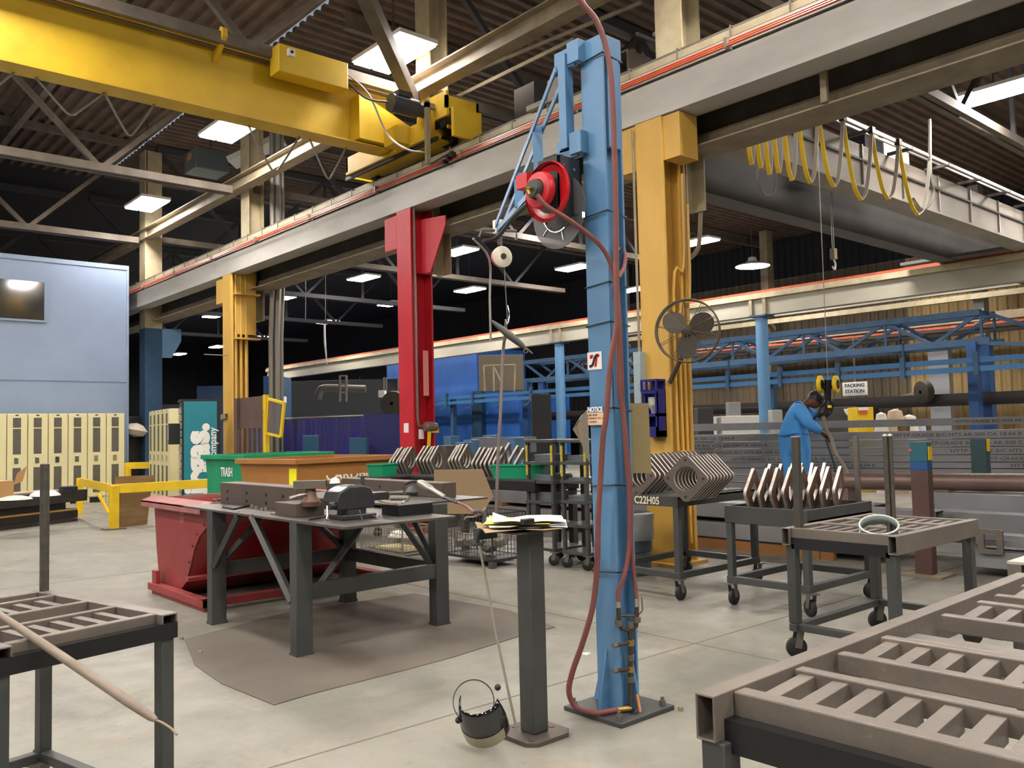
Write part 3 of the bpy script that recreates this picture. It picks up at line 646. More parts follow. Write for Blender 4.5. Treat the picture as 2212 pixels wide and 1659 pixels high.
sheet('document_sleeve', [PD(1270, 882, 4.05), PD(1274, 1000, 4.05), PD(1262, 892, 3.95), PD(1264, 985, 3.98), PD(1247, 916, 3.92), PD(1257, 960, 3.95), PD(1237, 928, 3.95), PD(1250, 948, 3.98)], .002, mat('clear grey plastic sheet', '#8f8573', .3), 'curled grey plastic sheet sticking out left of the blue post', 'document sleeve')
sheet('document_sleeve', [PD(1271, 884, 4.04), PD(1270, 895, 4.04), PD(1255, 898, 3.93), PD(1250, 908, 3.93), PD(1240, 922, 3.91), PD(1236, 929, 3.91)], .002, M_white, 'white curled paper edge at the left of the blue post', 'paper')
tag(MB().prism([(0, 0), (.115, .0), (.11, .35), (-.01, .35)], PD(1358, 1022, 4.32), AR, (0, 0, 1), AF * .004).build('document_sleeve', mat('tan plastic sleeve', '#98875f', .35, 0, '#84754f', 6, .5)), 'tan plastic document sleeve hanging right behind the blue post', 'document sleeve')

# ---------------------------------------------------------------- paper stand
t = empty('steel_stand', (2.63, 2.9, 0), 'short square dark steel stand with papers on top beside the blue post', 'stand')
MB().box(2.585, 2.675, 2.855, 2.945, .02, .905).build('post', M_grey, t, bev=.006)
pl = [(-.13, -.09), (-.09, -.13), (.09, -.13), (.13, -.09), (.13, .09), (.09, .13), (-.09, .13), (-.13, .09)]
MB().prism(pl, (2.63, 2.905, 0), (1, 0, 0), (0, 1, 0), (0, 0, .02)).build('base_plate', mat('brown steel plate', '#5b534b', .5, .4), t, bev=.002)
for dx, dy in ((-.09, -.09), (.09, -.02), (-.03, .09)): MB().cyl((2.63 + dx, 2.905 + dy, .019), (2.63 + dx, 2.905 + dy, .023), .014, 8).build('bolt_hole', M_rusty, t)
MB().box(2.47, 2.72, 2.80, 3.02, .903, .911).build('top_plate', M_grey, t)
P0 = V((2.62, 2.90, .911))
def paper(i, dx, dy, a, b_, rz, z, m, lb):
    o = MB(); c_, s_ = cos(rz), sin(rz); u = V((c_, s_, 0)); v = V((-s_, c_, 0)); rnd = random.Random(i)
    n = 5; vs = []
    for ii in range(n):
        for jj in range(n):
            zz = z + (.012 * rnd.random() if (ii in (0, n - 1) or jj in (0, n - 1)) else .002) + (.02 if (ii == 0 and jj == n - 1) else 0)
            vs.append(P0 + V((dx, dy, 0)) + u * a * (ii / (n - 1) - .5) + v * b_ * (jj / (n - 1) - .5) + V((0, 0, zz)))
    o.add(vs + [q - V((0, 0, .003)) for q in vs], [(ii * n + jj, (ii + 1) * n + jj, (ii + 1) * n + jj + 1, ii * n + jj + 1) for ii in range(n - 1) for jj in range(n - 1)] + [(25 + ii * n + jj, 25 + ii * n + jj + 1, 25 + (ii + 1) * n + jj + 1, 25 + (ii + 1) * n + jj) for ii in range(n - 1) for jj in range(n - 1)])
    tag(o.build('paper_sheet', m), lb, 'paper', 'papers on the stand')
M_pap = mat('paper white', '#efeee8', .6); M_papc = mat('brown paper', '#9c8468', .7)
paper(1, -.06, .0, .34, .25, -.5, .006, M_papc, 'brown folded paper at the bottom of the stack on the stand')
paper(2, .02, -.0, .32, .24, -.75, .012, mat('pale blue paper', '#cfe0e6', .6), 'pale blue sheet drooping under the papers on the stand')
paper(3, .0, .02, .34, .24, -.6, .02, M_pap, 'large white drawing sheet across the stand')
paper(4, -.02, .04, .3, .22, -.85, .028, mat('yellow note paper', '#e8d94a', .6), 'yellow sheet showing between white papers on the stand')
paper(5, .02, .02, .32, .24, -.7, .034, M_pap, 'topmost crumpled white sheet on the stand')
t = empty('marker', P0 + V((-.07, -.06, .03)), 'black case lying on the papers at the stand front', 'case')
MB().box(P0.x - .1, P0.x - .04, P0.y - .09, P0.y - .06, P0.z + .03, P0.z + .055).build('case', M_black, t, bev=.003)
# clamp with hose loop
cc = PD(1035, 1115, 3.95)
t = empty('holder_clamp', cc, 'dark steel hook clamp holding a cable at the left of the paper stand', 'clamp')
b = MB(); b.tube([PD(1024, 1106, 3.95), PD(1035, 1104, 3.93), PD(1046, 1110, 3.93), PD(1045, 1130, 3.92), PD(1034, 1150, 3.92), PD(1030, 1170, 3.92), PD(1038, 1176, 3.92), PD(1046, 1168, 3.92)], .009, 8, k=4); b.build('hook', M_grey, t)
MB().tube([PD(1003, 1122, 3.95), PD(1008, 1117, 3.95), PD(1025, 1116, 3.95), PD(1040, 1108, 3.93), PD(1050, 1096, 3.93)], .004, 6, k=3).build('wing_handle', M_tan, t)
b = MB(); b.box(cc.x - .02, cc.x + .09, cc.y - .02, cc.y + .02, .86, .91); b.build('arm', M_grey, t)
# rod leaning on stand
o = MB().tube([PD(1033, 1160, 3.93), PD(1050, 1255, 3.9), PD(1082, 1420, 3.83), PD(1118, 1584, 3.78)], .006, 8, k=6).build('steel_rod', mat('pale steel rod', '#a8a294', .4, .5))
tag(o, 'long thin bent steel rod leaning from the stand to its base plate', 'rod')

# face shield on the floor
fc = PZ(1040, 1600, 0)
t = empty('face_shield', fc, 'black headband face shield lying on the floor left of the stand base', 'face shield')
rcn = PD(1023, 1515, 3.72); nrm = V((-.55, -.75, .35)).normalized()
hd, ha, hb = frame(nrm)
n = 40
b = MB()
for i in range(n):
    a0, a1 = 2 * pi * i / n, 2 * pi * (i + 1) / n
    p = rcn + (ha * cos(a0) + hb * sin(a0)) * .088; q = rcn + (ha * cos(a1) + hb * sin(a1)) * .088
    b.bar(p, q, .022 if i % 2 else .02, .004, up=(p - rcn))
b.build('headband', M_black, t)
vb = MB(); n = 22; vs = []; c0 = PD(1040, 1545, 3.72)
ax = (V((-.45, -.25, .85))).normalized(); dd, aa, bb = frame(ax)
lo = []
for j in range(7):
    h = -.02 + j * .030; r = .104 - .003 * j + .010 * sin(j / 6 * pi)
    for i in range(n + 1):
        an = pi * (-.03 + 1.06 * i / n)
        dirv = (bb * sin(an + pi) + aa * cos(an + pi))
        lo.append(c0 + ax * (h - .10) * (1) + dirv * r)
low = min(v.z for v in lo)
lo = [v + V((0, 0, .004 - low)) for v in lo]
vb.add(lo, [(j * (n + 1) + i, j * (n + 1) + i + 1, (j + 1) * (n + 1) + i + 1, (j + 1) * (n + 1) + i) for j in range(6) for i in range(n)])
o = vb.build('visor', mat('dark glossy visor', '#15171a', .06, 0, spec=1.0), t)
s_ = o.modifiers.new('solid', 'SOLIDIFY'); s_.thickness = .003
vt = MB(); vt.add([v + (v - (c0)).normalized() * .002 for v in lo[:3 * (n + 1)]], [(j * (n + 1) + i, j * (n + 1) + i + 1, (j + 1) * (n + 1) + i + 1, (j + 1) * (n + 1) + i) for j in range(2) for i in range(3, n - 3)])
vt.build('lower_lip', mat('clear visor lip', '#9a927f', .12), t)
for x, y in ((990, 1556), (1075, 1485)): MB().lathe([(.001, -.008), (.012, -.006), (.014, .004), (.001, .01)], PD(x, y, 3.7), nrm, 12).build('pivot_knob', M_black, t)

# ---------------------------------------------------------------- floor mat
t = [PZ(477, 1477), PZ(592, 1524), PZ(880, 1446), PZ(1117, 1377), PZ(1202, 1355)]
pts = [(t[0].x, t[0].y), (t[1].x, t[1].y), (2.25, 4.17), (t[2].x, t[2].y - .01), (3.2, 4.22), (t[3].x, t[3].y), (4.15, 4.34), (4.3, 5.0), (4.2, 6.1), (3.1, 6.2), (2.2, 5.9), (2.0, 5.2)]
tag(MB().prism(pts, (0, 0, 0), (1, 0, 0), (0, 1, 0), (0, 0, .005)).build('floor_mat', mat('worn grey brown mat', '#6b645a', .65, 0, '#575148', 1.5, .6, .1, 30, spots='#8f8a80', sscale=26, sthr=.7), smooth=False), 'worn grey brown mat on the floor under the work table', 'floor mat')
for i, (x, y, lb) in enumerate(((433, 1413, 'left of the mat'), (1470, 1535, 'right of the jib base plate'), (392, 1382, 'under the left rack corner'))):
    c = PZ(x, y); tag(MB().cyl(c, c + V((0, 0, .02)), .014, 6).build('metal_nut', M_tan), 'small loose metal nut on the concrete ' + lb, 'nut', 'loose nuts on the floor')
c = PZ(1266, 1416); tag(MB().prism([(0, 0), (.05, .01), (.04, .04), (.01, .05)], c, (1, 0, 0), (0, 1, 0), (0, 0, .004)).build('paper_scrap', M_pap), 'small white paper scrap on the floor behind the jib base', 'paper scrap')
# ---------------------------------------------------------------- work table
t = empty('work_table', (3.1, 5.6, 0), 'heavy dark steel work table with braced legs, carrying the vise', 'work table')
ZTP = .83
b = MB(); b.box(2.51, 3.30, 4.32, 6.75, ZTP - .014, ZTP); b.box(3.30, 3.75, 5.05, 6.75, ZTP - .014, ZTP); b.build('lower_top', mat('scuffed dark plate', '#4a4743', .42, .45, '#615d57', 5, .6, .08, 40, spots='#7b766e', sscale=14, sthr=.66), t, smooth=False)
b = MB(); b.box(3.32, 4.12, 5.0, 6.75, .848, .862); b.build('upper_top', mat('scuffed dark plate', ''), t, smooth=False)
for nm, x, y, zt in (('leg', 2.51, 6.2, ZTP - .014), ('leg', 2.51, 4.9, ZTP - .014), ('leg', 3.60, 4.95, .848), ('leg', 3.60, 6.2, .848)):
    b = MB(); b.box(x, x + .11, y, y + .09, 0, zt); b.build(nm, M_grey, t, bev=.004)
    MB().box(x - .004, x + .114, y - .004, y + .094, 0, .02).build('foot_shoe', M_grey, t)
def br(p, q): MB().bar(p, q, .035, .055, up=(1, 1, 0)).build('brace', M_grey, t, smooth=False)
br((2.53, 6.2, .42), (2.53, 5.78, .815)); br((2.53, 4.99, .32), (2.53, 5.55, .815)); br((2.62, 4.95, .33), (3.06, 4.95, .815)); br((3.6, 5.0, .42), (3.3, 5.0, .815))
br((3.65, 5.04, .45), (3.65, 5.4, .84)); br((3.65, 6.2, .45), (3.65, 5.8, .84)); br((2.62, 6.25, .45), (3.0, 6.25, .815)); br((3.6, 6.25, .45), (3.2, 6.25, .84))
for a, c in (((2.62, 4.93, .385), (3.6, 4.98, .385)), ((2.62, 6.26, .385), (3.6, 6.26, .385)), ):
    MB().bar(a, c, .05, .10).build('stretcher', M_grey, t, smooth=False, bev=.003)
MB().bar((3.655, 5.04, .385), (3.655, 6.2, .385), .05, .1).build('stretcher', M_grey, t, smooth=False, bev=.003)

# long box fixtures on the table
M_fx = mat('brown box steel', '#5b5049', .5, .2, '#51473f', 4, .5)
t = empty('box_beam', (2.64, 5.8, ZTP), 'long brown steel box with bolt holes lying on the work table behind the ring stack', 'box beam')
MB().box(2.80, 2.95, 5.47, 6.74, ZTP, .995).build('body', M_fx, t, bev=.004)
for y in (5.35, 5.62, 5.95, 6.3):
    for z in (.87, .93): MB().cyl((2.795, y + .3, z), (2.805, y + .3, z), .011, 10).build('bolt_hole', M_black, t)
t = empty('box_beam', (3.95, 6.0, .862), 'long brown steel box with a tag post lying on the far right of the work table', 'box beam')
MB().box(3.88, 4.02, 5.25, 6.72, .862, .972).build('body', M_fx, t, bev=.004)
for y in (5.4, 5.75, 6.1): MB().cyl((3.875, y, .92), (3.885, y, .92), .008, 8).build('bolt_hole', M_black, t)

# vise
vp = PZ(775, 1118, ZTP); vp.z = ZTP
t = empty('bench_vise', vp, 'large dark bench vise with shiny top on the work table near corner', 'vise')
X_, Y_ = vp.x - .05, vp.y
def vb(c, dx, dy, dz, nm, m, bev=.006): return MB().cb((X_ + c[0], Y_ + c[1], ZTP + c[2]), dx, dy, dz).build(nm, m, t, bev=bev)
M_v = mat('vise cast iron', '#2e2f32', .38, .3, '#3a3b3f', 10, .5, .15, 30)
vb((0, 0, 0), .24, .2, .03, 'base_plate', M_v)
MB().cyl((X_, Y_, ZTP + .03), (X_, Y_, ZTP + .06), .09, 20).build('swivel', M_v, t)
pr = [(-.13, .06), (.13, .06), (.13, .13), (.10, .185), (.05, .2), (-.05, .2), (-.12, .165), (-.14, .11)]
MB().prism(pr, (X_, Y_ - .065, ZTP), (1, 0, 0), (0, 0, 1), (0, .07, 0)).build('front_jaw', M_v, t, bev=.006)
MB().prism(pr, (X_, Y_ + .03, ZTP), (1, 0, 0), (0, 0, 1), (0, .09, 0)).build('rear_jaw', M_v, t, bev=.006)
MB().prism([(-.05, .2), (-.12, .166), (-.142, .11), (-.146, .11), (-.124, .17), (-.05, .206), (.04, .206), (.04, .2)], (X_, Y_ - .06, ZTP), (1, 0, 0), (0, 0, 1), (0, .15, 0)).build('anvil_plate', M_chrome, t, label='shiny worn anvil surface')
MB().box(X_ + .03, X_ + .26, Y_ - .03, Y_ + .06, ZTP + .1, ZTP + .15).build('slide', M_v, t, bev=.004)
b = MB(); b.cyl((X_ - .12, Y_ - .03, ZTP + .09), (X_ - .19, Y_ - .05, ZTP + .09), .022, 12); b.build('screw', M_v, t)
MB().cyl((X_ - .18, Y_ - .02, ZTP + .1), (X_ - .24, Y_ - .13, ZTP + .03), .007, 8).build('handle', M_chrome, t)
MB().lathe([(.001, 0), (.012, .005), (.012, .02), (.001, .025)], (X_ - .24, Y_ - .125, ZTP + .03), (-.5, -1, -.6), 10).build('handle_ball', M_chrome, t)
# boxes and tools on the table
def onbox(name, px, py, z, dx, dy, dz, m, label, cat, rz=0, grp=None, bev=.003):
    p = PZ(px, py, z); o = MB().cb((0, 0, 0), dx, dy, dz).build(name, m, bev=bev)
    tag(o, label, cat, grp); o.location = (p.x + dx / 2, p.y + dy / 2, z); o.rotation_euler = (0, 0, rz); return o
o = onbox('steel_box', 640, 1118, ZTP, .2, .3, .085, M_fx, 'low brown steel box on the work table left of the vise', 'box')
o = onbox('steel_tray', 862, 1116, ZTP, .26, .2, .07, M_black, 'black open steel tray on the work table right of the vise', 'tray')
t = empty('steel_bracket', PD(668, 1050, 5.6), 'grey square channel bracket resting on a brown lump left of the vise', 'bracket')
p = PD(668, 1046, 5.6)
MB().tube4(p + V((-.09, .03, 0)), p + V((.07, -.1, 0)), .07, .05, .008).build('channel', M_steel, t)
MB().lathe([(.001, 0), (.06, .0), (.065, .03), (.04, .06), (.03, .12), (.001, .12)], p + V((0, -.02, -.14)), (0, 0, 1), 14).build('pedestal', M_rusty, t)
MB().tube([p + V((-.15, -.02, -.08)), p + V((-.08, -.02, -.065)), p + V((-.02, -.02, -.06))], .012, 8, k=3).build('lever', M_alu, t)
t = empty('black_can', PD(722, 1060, 6.3), 'black cylindrical can with crumpled white paper behind the vise', 'can')
p = PD(722, 1060, 6.3)
MB().lathe([(.001, -.12), (.055, -.12), (.055, .055), (.05, .055), (.05, -.1), (.001, -.1)], p + V((0, 0, 0)), (0, 0, 1), 20).build('body', M_grey, t)
MB().lathe([(.001, .1), (.03, .085), (.042, .05), (.04, .02), (.001, .0)], p, (0.1, 0, 1), 9).build('paper_wad', M_pap, t)
# ring stack
t = empty('ring_stack', PZ(475, 1090, ZTP), '-', 'ring', 'steel rings stacked on the table corner')
bpy.data.objects.remove(t)
c = PZ(478, 1086, ZTP); M_rg = mat('ring steel', '#77726b', .4, .6)
for i in range(6):
    o = MB().lathe([(.032, 0), (.058, 0), (.058, .009), (.032, .009)], (0, 0, 0), (0, 0, 1), 20, closed=True).build('steel_ring', M_rg)
    o.location = (c.x + .06 + .004 * (i % 3), c.y + .02 * (i % 2) * .3, ZTP + .0095 * i)
    tag(o, '%s steel ring of the taller stack on the work table left corner' % ('bottom', 'second lowest', 'third lowest', 'third highest', 'second highest', 'topmost')[i], 'ring', 'steel rings stacked on the table corner')
for i in range(3):
    o = MB().lathe([(.022, 0), (.04, 0), (.04, .008), (.022, .008)], (0, 0, 0), (0, 0, 1), 18, closed=True).build('steel_ring', M_rg)
    o.location = (c.x - .05 + .06, c.y + .1, ZTP + .0085 * i)
    tag(o, '%s small ring of the short stack left of the tall ring stack' % ('bottom', 'middle', 'top')[i], 'ring', 'steel rings stacked on the table corner')
def ontab(name, pix, z, h, m, label, cat, grp=None):
    ps = [PZ(x, y, z) for x, y in pix]; o = MB().prism([(p.x, p.y) for p in ps], (0, 0, z), (1, 0, 0), (0, 1, 0), (0, 0, h)).build(name, m, bev=.001)
    return tag(o, label, cat, grp)
ontab('steel_plate', [(480, 1097), (505, 1102), (540, 1094), (512, 1090)], ZTP, .012, M_black, 'flat black plate near the rings on the work table', 'plate')
ontab('steel_plate', [(584, 1111), (600, 1113), (622, 1107), (610, 1105)], ZTP, .008, M_rusty, 'thin dark strip on the table left of the steel box', 'plate')
ontab('wood_wedge', [(604, 1104), (612, 1106), (618, 1098), (610, 1097)], ZTP, .04, mat('pale pinkish wood', '#bd9f84', .7), 'small pale wooden wedge beside the steel box', 'wedge')
t = PZ(560, 1098, ZTP)
for i, (x, y) in enumerate(((545, 1095), (554, 1099), (566, 1103), (575, 1101))):
    p = PZ(x, y, ZTP); tag(MB().cyl(p, p + V((0, 0, .018)), .014, 6).build('steel_nut', M_alu), 'loose nut in the row between plate and steel box, %s from the left' % ('first', 'second', 'third', 'fourth')[i], 'nut', 'nuts on the table')
def rod(p, q, r, m, label, cat, name): return tag(MB().cyl(p, q, r, 8).build(name, m), label, cat)
z_ = ZTP + .012
rod(PZ(665, 1123, z_), PZ(722, 1113, z_), .008, M_chrome, 'shiny bar lying before the vise', 'bar', 'round_bar')
rod(PZ(777, 1103, ZTP + .06), PZ(782, 1122, ZTP + .004), .005, M_alu, 'short pin leaning on the vise base', 'pin', 'steel_pin')
t = PZ(800, 1118, ZTP)
tag(MB().tube([PZ(791, 1116, z_), PZ(800, 1112, z_), PZ(812, 1116, z_), PZ(820, 1114, z_)], .006, 6, k=4).build('wrench', M_alu), 'small pale wrench in front of the black tray', 'wrench')
ZU = .862
for i, (pix, r, m, lb) in enumerate((
    ([(820, 1072), (838, 1066), (870, 1064)], .014, M_steel, 'dark spanner lying across the tray back edge'),
    ([(818, 1080), (835, 1085), (860, 1090), (872, 1083)], .010, M_tan, 'bent tan tube lying on the black tray'),
    ([(845, 1076), (862, 1076), (884, 1076)], .018, mat('tool grey', '#77746c', .5, .3), 'short grey tool body on the tray right half'),
    ([(855, 1090), (868, 1088), (882, 1080)], .009, M_chrome, 'shiny curved hook end on the tray right half'),
    ([(780, 1062), (790, 1064), (804, 1062)], .012, M_steel, 'stubby steel fitting behind the vise slide'))):
    pts = [PZ(x, y, .90) for x, y in pix]
    tag(MB().tube(pts, r, 8, k=4).build('hand_tool', m), lb, 'tool', 'hand tools on the work table')
tag(MB().cyl(PD(783, 1028, 6.6), PD(783, 1064, 6.6), .016, 10).build('pipe_stub', M_grey), 'dark upright pipe stub in front of the long box behind the vise', 'pipe')
# grey bag with air grinder on it
p = PZ(893, 1072, ZU)
MBg = MB().lathe([(.001, 0), (.07, 0), (.085, .03), (.06, .07), (.03, .085), (.001, .09)], (p.x + .06, p.y + .05, ZU), (0, 0, 1), 12).build('grease_bag', M_grey)
tag(MBg, 'dark crumpled bag under the aluminium air hammer on the table', 'bag')
a, e = PD(905, 1042, 5.9), PD(960, 1074, 5.6)
t = empty('air_hammer', (a + e) / 2, 'silver air hammer lying slanted over the right end of the work table', 'air hammer')
MB().tube([a, a.lerp(e, .1), a.lerp(e, .45), a.lerp(e, .5)], [.018, .028, .027, .018], 14).build('body', M_alu, t)
MB().tube([a.lerp(e, .5), a.lerp(e, .95), e], [.02, .017, .012], 14).build('barrel', M_alu, t)
MB().tube([a + V((.01, 0, 0)), PD(890, 1040, 5.9), PD(873, 1046, 5.9)], .009, 8, k=3).build('trigger', M_black, t)
MB().cyl(e, PD(990, 1086, 5.4), .012, 8).build('chuck', M_chrome, t)
o = MB().tube([PD(990, 1086, 5.4), PD(1008, 1094, 4.8), PD(1022, 1106, 4.1), PD(1030, 1112, 3.98)], .008, 8, k=5).build('tool_hose', M_hose)
tag(o, 'short brown hose from the silver air hammer to the stand clamp', 'hose')

# ---------------------------------------------------------------- tipping hopper
t = empty('tipping_hopper', (3.4, 7.3, 0), 'faded red self tipping hopper behind the left end of the work table', 'hopper')
HX = 2.74
pf = [(333, 1082), (338, 1180), (345, 1268), (362, 1284), (385, 1282), (402, 1258), (412, 1220), (420, 1185), (430, 1160), (446, 1140), (452, 1100)]
poly = [(PX(x, y, HX).y, PX(x, y, HX).z) for x, y in pf]
b = MB(); n = len(poly)
th = .02
b.prism(poly, (HX, 0, 0), (0, 1, 0), (0, 0, 1), (th, 0, 0)); b.build('side_plate', M_maroon, t, smooth=False, label='faded pinkish red side plate with worn stencil')
MB().prism(poly, (4.25, 0, 0), (0, 1, 0), (0, 0, 1), (th, 0, 0)).build('side_plate', M_maroon, t, smooth=False)
vs = []
for q in poly: vs += [V((HX + th, q[0], q[1])), V((4.25, q[0], q[1]))]
b = MB(); b.add(vs, [(2 * i, 2 * i + 1, 2 * i + 3, 2 * i + 2) for i in range(n - 1)])
o = b.build('shell', mat('dark red paint', '#7c1216', .4, 0, '#6a1013', 3, .5), t); s_ = o.modifiers.new('solid', 'SOLIDIFY'); s_.thickness = .008
for y, z in poly[4:10]: MB().cyl((HX - .012, y + .035, z + .02), (HX, y + .035, z + .02), .010, 6).build('bolt', M_steel, t)
ya, yb = poly[0][0] + .05, poly[-1][0] - .06; zr = poly[0][1]
b = MB(); b.box(HX - .1, HX + .01, yb, ya, zr, zr + .012); b.box(HX - .1, HX - .09, yb, ya, zr - .04, zr + .012); b.box(HX, 4.27, yb - .02, yb, zr, zr + .05); b.box(HX, 4.27, ya - .02, ya, zr - .03, zr + .03); b.box(4.25, 4.32, yb, ya, zr, zr + .012)
b.prism([(0, 0), (.10, .035), (.10, .05), (0, .015)], (HX - .09, yb, zr), (1, 0, 0), (0, 0, 1), (0, ya - yb, 0))
b.build('rim', mat('faded pink rim', '#a8706c', .5, 0, '#8e4b48', 5, .5), t, smooth=False)
b = MB(); b.box(2.64, 2.72, 6.7, 7.95, .03, .09); b.box(4.3, 4.38, 6.7, 7.95, .03, .09); b.box(2.64, 4.38, 6.7, 6.76, .03, .09); b.box(2.64, 4.38, 7.0, 7.1, .2, .23); b.box(2.66, 2.70, 7.8, 7.9, .09, .2); b.box(2.66, 2.7, 6.72, 7.9, 0, .03); b.box(4.32, 4.36, 6.72, 7.9, 0, .03)
b.build('skid_base', M_maroon, t, smooth=False, bev=.003)
for i, (s, z, yy) in enumerate((('4007010', .78, 7.45), ('504', .72, 7.4), ('070', .66, 7.4))):
    text(s, .06, 'stencil', mat('worn stencil', '#c99892', .6), t, (HX - .002, yy, z), (0, -1, 0), (0, 0, 1), ext=.0006)

# ---------------------------------------------------------------- dumpsters
def dumpster(cor, ux, uy, la, lb_, z0, z1, m, name, label, taper=.12):
    # corner, unit dirs a (left/back) and b (right/back)
    t = empty(name, (cor.x, cor.y, 0), label, 'dumpster'); ux, uy = V(ux), V(uy)
    o = V((cor.x, cor.y, 0)); up = V((0, 0, 1))
    def q(a, b_, z): f_ = taper * (z1 - z) / (z1 - z0) * .6; return o + ux * (a + (f_ if a == 0 else -f_)) + uy * (b_ + (f_ if b_ == 0 else -f_)) + up * z
    c = [(0, 0), (la, 0), (la, lb_), (0, lb_)]
    vs = [q(a, b_, z) for z in (z0, z1) for a, b_ in c]
    ins = [q(a, b_, z1) * 1 + (o + ux * la / 2 + uy * lb_ / 2 + up * z1 - q(a, b_, z1)).normalized() * .03 for a, b_ in c]
    inb = [p - up * (z1 - z0 - .1) for p in ins]
    b = MB(); b.add(vs + ins + inb, [(0, 1, 2, 3), (0, 1, 5, 4), (1, 2, 6, 5), (2, 3, 7, 6), (3, 0, 4, 7), (4, 5, 9, 8), (5, 6, 10, 9), (6, 7, 11, 10), (7, 4, 8, 11), (8, 9, 13, 12), (9, 10, 14, 13), (10, 11, 15, 14), (11, 8, 12, 15), (12, 13, 14, 15)])
    b.build('body', m, t, smooth=False)
    b = MB(); r_ = .035
    P4 = [o + ux * a + uy * b_ + up * (z1 - .03) for a, b_ in ((-.03, -.03), (la + .03, -.03), (la + .03, lb_ + .03), (-.03, lb_ + .03))]
    for i in range(4): b.bar(P4[i], P4[(i + 1) % 4], .05, .06)
    b.build('rim', m, t, smooth=False, bev=.003)
    for a, b_ in ((.15, .15), (la - .15, .15), (la - .15, lb_ - .15), (.15, lb_ - .15)):
        c_ = o + ux * a + uy * b_; MB().lathe([(.001, -.02), (.06, -.02), (.06, .02), (.001, .02)], c_ + up * .06, ux, 14).build('caster', M_rub, t)
        MB().bar(c_ + up * .1, c_ + up * z0, .05, .03).build('caster_fork', M_grey, t)
    return t
cb_ = PD(643, 992, 10.3)
uA = V((-.14, .99, 0)).normalized(); uB = V((.99, .14, 0)).normalized()
tc = dumpster(cb_, uA, uB, 1.25, 1.5, .16, cb_.z, M_brownd, 'cardboard_dumpster', 'tan CARDBOARD dumpster behind the work table')
cz = cb_.z
def dtext(s, cor, ud, dist, z, sz, par, push, sx=.62):
    o_ = V((cor.x, cor.y, 0)) + ud * dist + V((0, 0, z)) + push
    text(s, sz, 'lettering', M_wtext, par, o_, -ud if ud is uA else ud, (0, 0, 1), sx=sx, bold=.004, ext=.001)
dtext('CARDBOARD', cb_, uA, .62, cz - .19, .17, tc, -uB * -.022, .62)
dtext('CARDBOARD', cb_, uB, 1.0, cz - .22, .2, tc, uA * .018, .95)
o_ = V((cb_.x, cb_.y, cz - .2)) + uA * .1 + uB * .0
MB().prism([(-.09, -.13), (.06, -.13), (.06, .13), (-.09, .13)], o_ + uB * .012, -uA, (0, 0, 1), -uB * .003).build('yellow_notice', mat('fluorescent yellow paper', '#f2ee16', .6), tc)
cg_ = PD(443, 988, 12.2); cg2 = PD(533, 990, 11.4)
ug = (cg_ - V((cg2.x, cg2.y, cg_.z))); ug.z = 0
cg = V((cg2.x + .0, cg2.y, 0)); cg.z = PD(480, 982, 12).z
tg = dumpster(cg, ug.normalized(), V((-ug.y, ug.x, 0)).normalized() * -1 if False else V((ug.normalized().y, -ug.normalized().x, 0)), ug.length, 1.3, .16, cg.z, M_green, 'trash_dumpster', 'green TRASH dumpster left of the tan dumpster', .1)
un = V((ug.normalized().y, -ug.normalized().x, 0))
text('TRASH', .17, 'lettering', M_wtext, tg, V((cg.x, cg.y, cg.z - .24)) + ug * .48 + un * .006, -ug, (0, 0, 1), sx=.62, bold=.004, ext=.001)

# ---------------------------------------------------------------- yellow guard rail with plywood
t = empty('guard_rail', (4.0, 14.1, 0), 'yellow bent guard rail with a plywood board behind the left rack cart', 'guard rail')
g0 = PZ(246, 1143); g0.z = 0
zr = PX(236, 1048, g0.x).z; zt_ = zr
b = MB(); b.box(g0.x - .06, g0.x + .06, g0.y - .06, g0.y + .06, 0, zt_); b.build('post', M_byel, t, bev=.005)
b = MB(); b.box(g0.x - .15, g0.x + .15, g0.y - .13, g0.y + .13, 0, .015); b.build('foot_plate', M_steel, t)
g1 = PZ(172, 1110); g1.z = 0
b = MB(); b.box(g1.x - .05, g1.x + .05, g1.y - .05, g1.y + .05, 0, zt_); b.build('post', M_byel, t, bev=.005)
MB().bar(V((g0.x, g0.y, zt_ - .06)), V((g1.x, g1.y, zt_ - .06)), .02, .14).build('rail', M_byel, t, smooth=False, bev=.004)
ge = PD(460, 1040, 13.6); ge.z = zt_ - .05
MB().bar(V((g0.x, g0.y, zt_ - .05)), V((ge.x, ge.y, zt_ - .02)), .02, .14).build('rail', M_byel, t, smooth=False, bev=.004)
MB().bar(g1 + V((.3, -.1, .35)), g1 + V((.42, -.3, 0)), .06, .03).build('kick_stay', M_byel, t)
a, c = PZ(255, 1140), PZ(318, 1133); nb = (c - a).normalized()
b = MB().prism([(0, 0), ((c - a).length, 0), ((c - a).length + .08, .66), (-.02, .66)], V((a.x, a.y, .0)), nb, (0, 0, 1), V((nb.y, -nb.x, 0)) * -.02)
b.build('plywood_panel', M_wood, t, smooth=False)
tag(MB().bar(PD(250, 1040, 14.3), PD(333, 1037, 14.0), .03, .16).build('wood_plank', M_wood, smooth=False), 'short brown wooden plank standing on the yellow guard rail', 'plank')
t = empty('guard_rail', PD(288, 1010, 19), 'yellow short guard rail frame at the gap between lockers and box cabinet', 'guard rail')
b = MB(); p = PD(276, 1000, 19); 
MB().cyl((p.x, p.y, 0), (p.x, p.y, p.z), .07, 10).build('post', M_byel, t); q = PD(330, 998, 19); q.z = p.z - .06
MB().bar(V((p.x, p.y, p.z - .06)), q, .08, .14).build('rail', M_byel, t)
MB().cyl((q.x, q.y, 0), (q.x, q.y, q.z), .07, 10).build('post', M_byel, t)

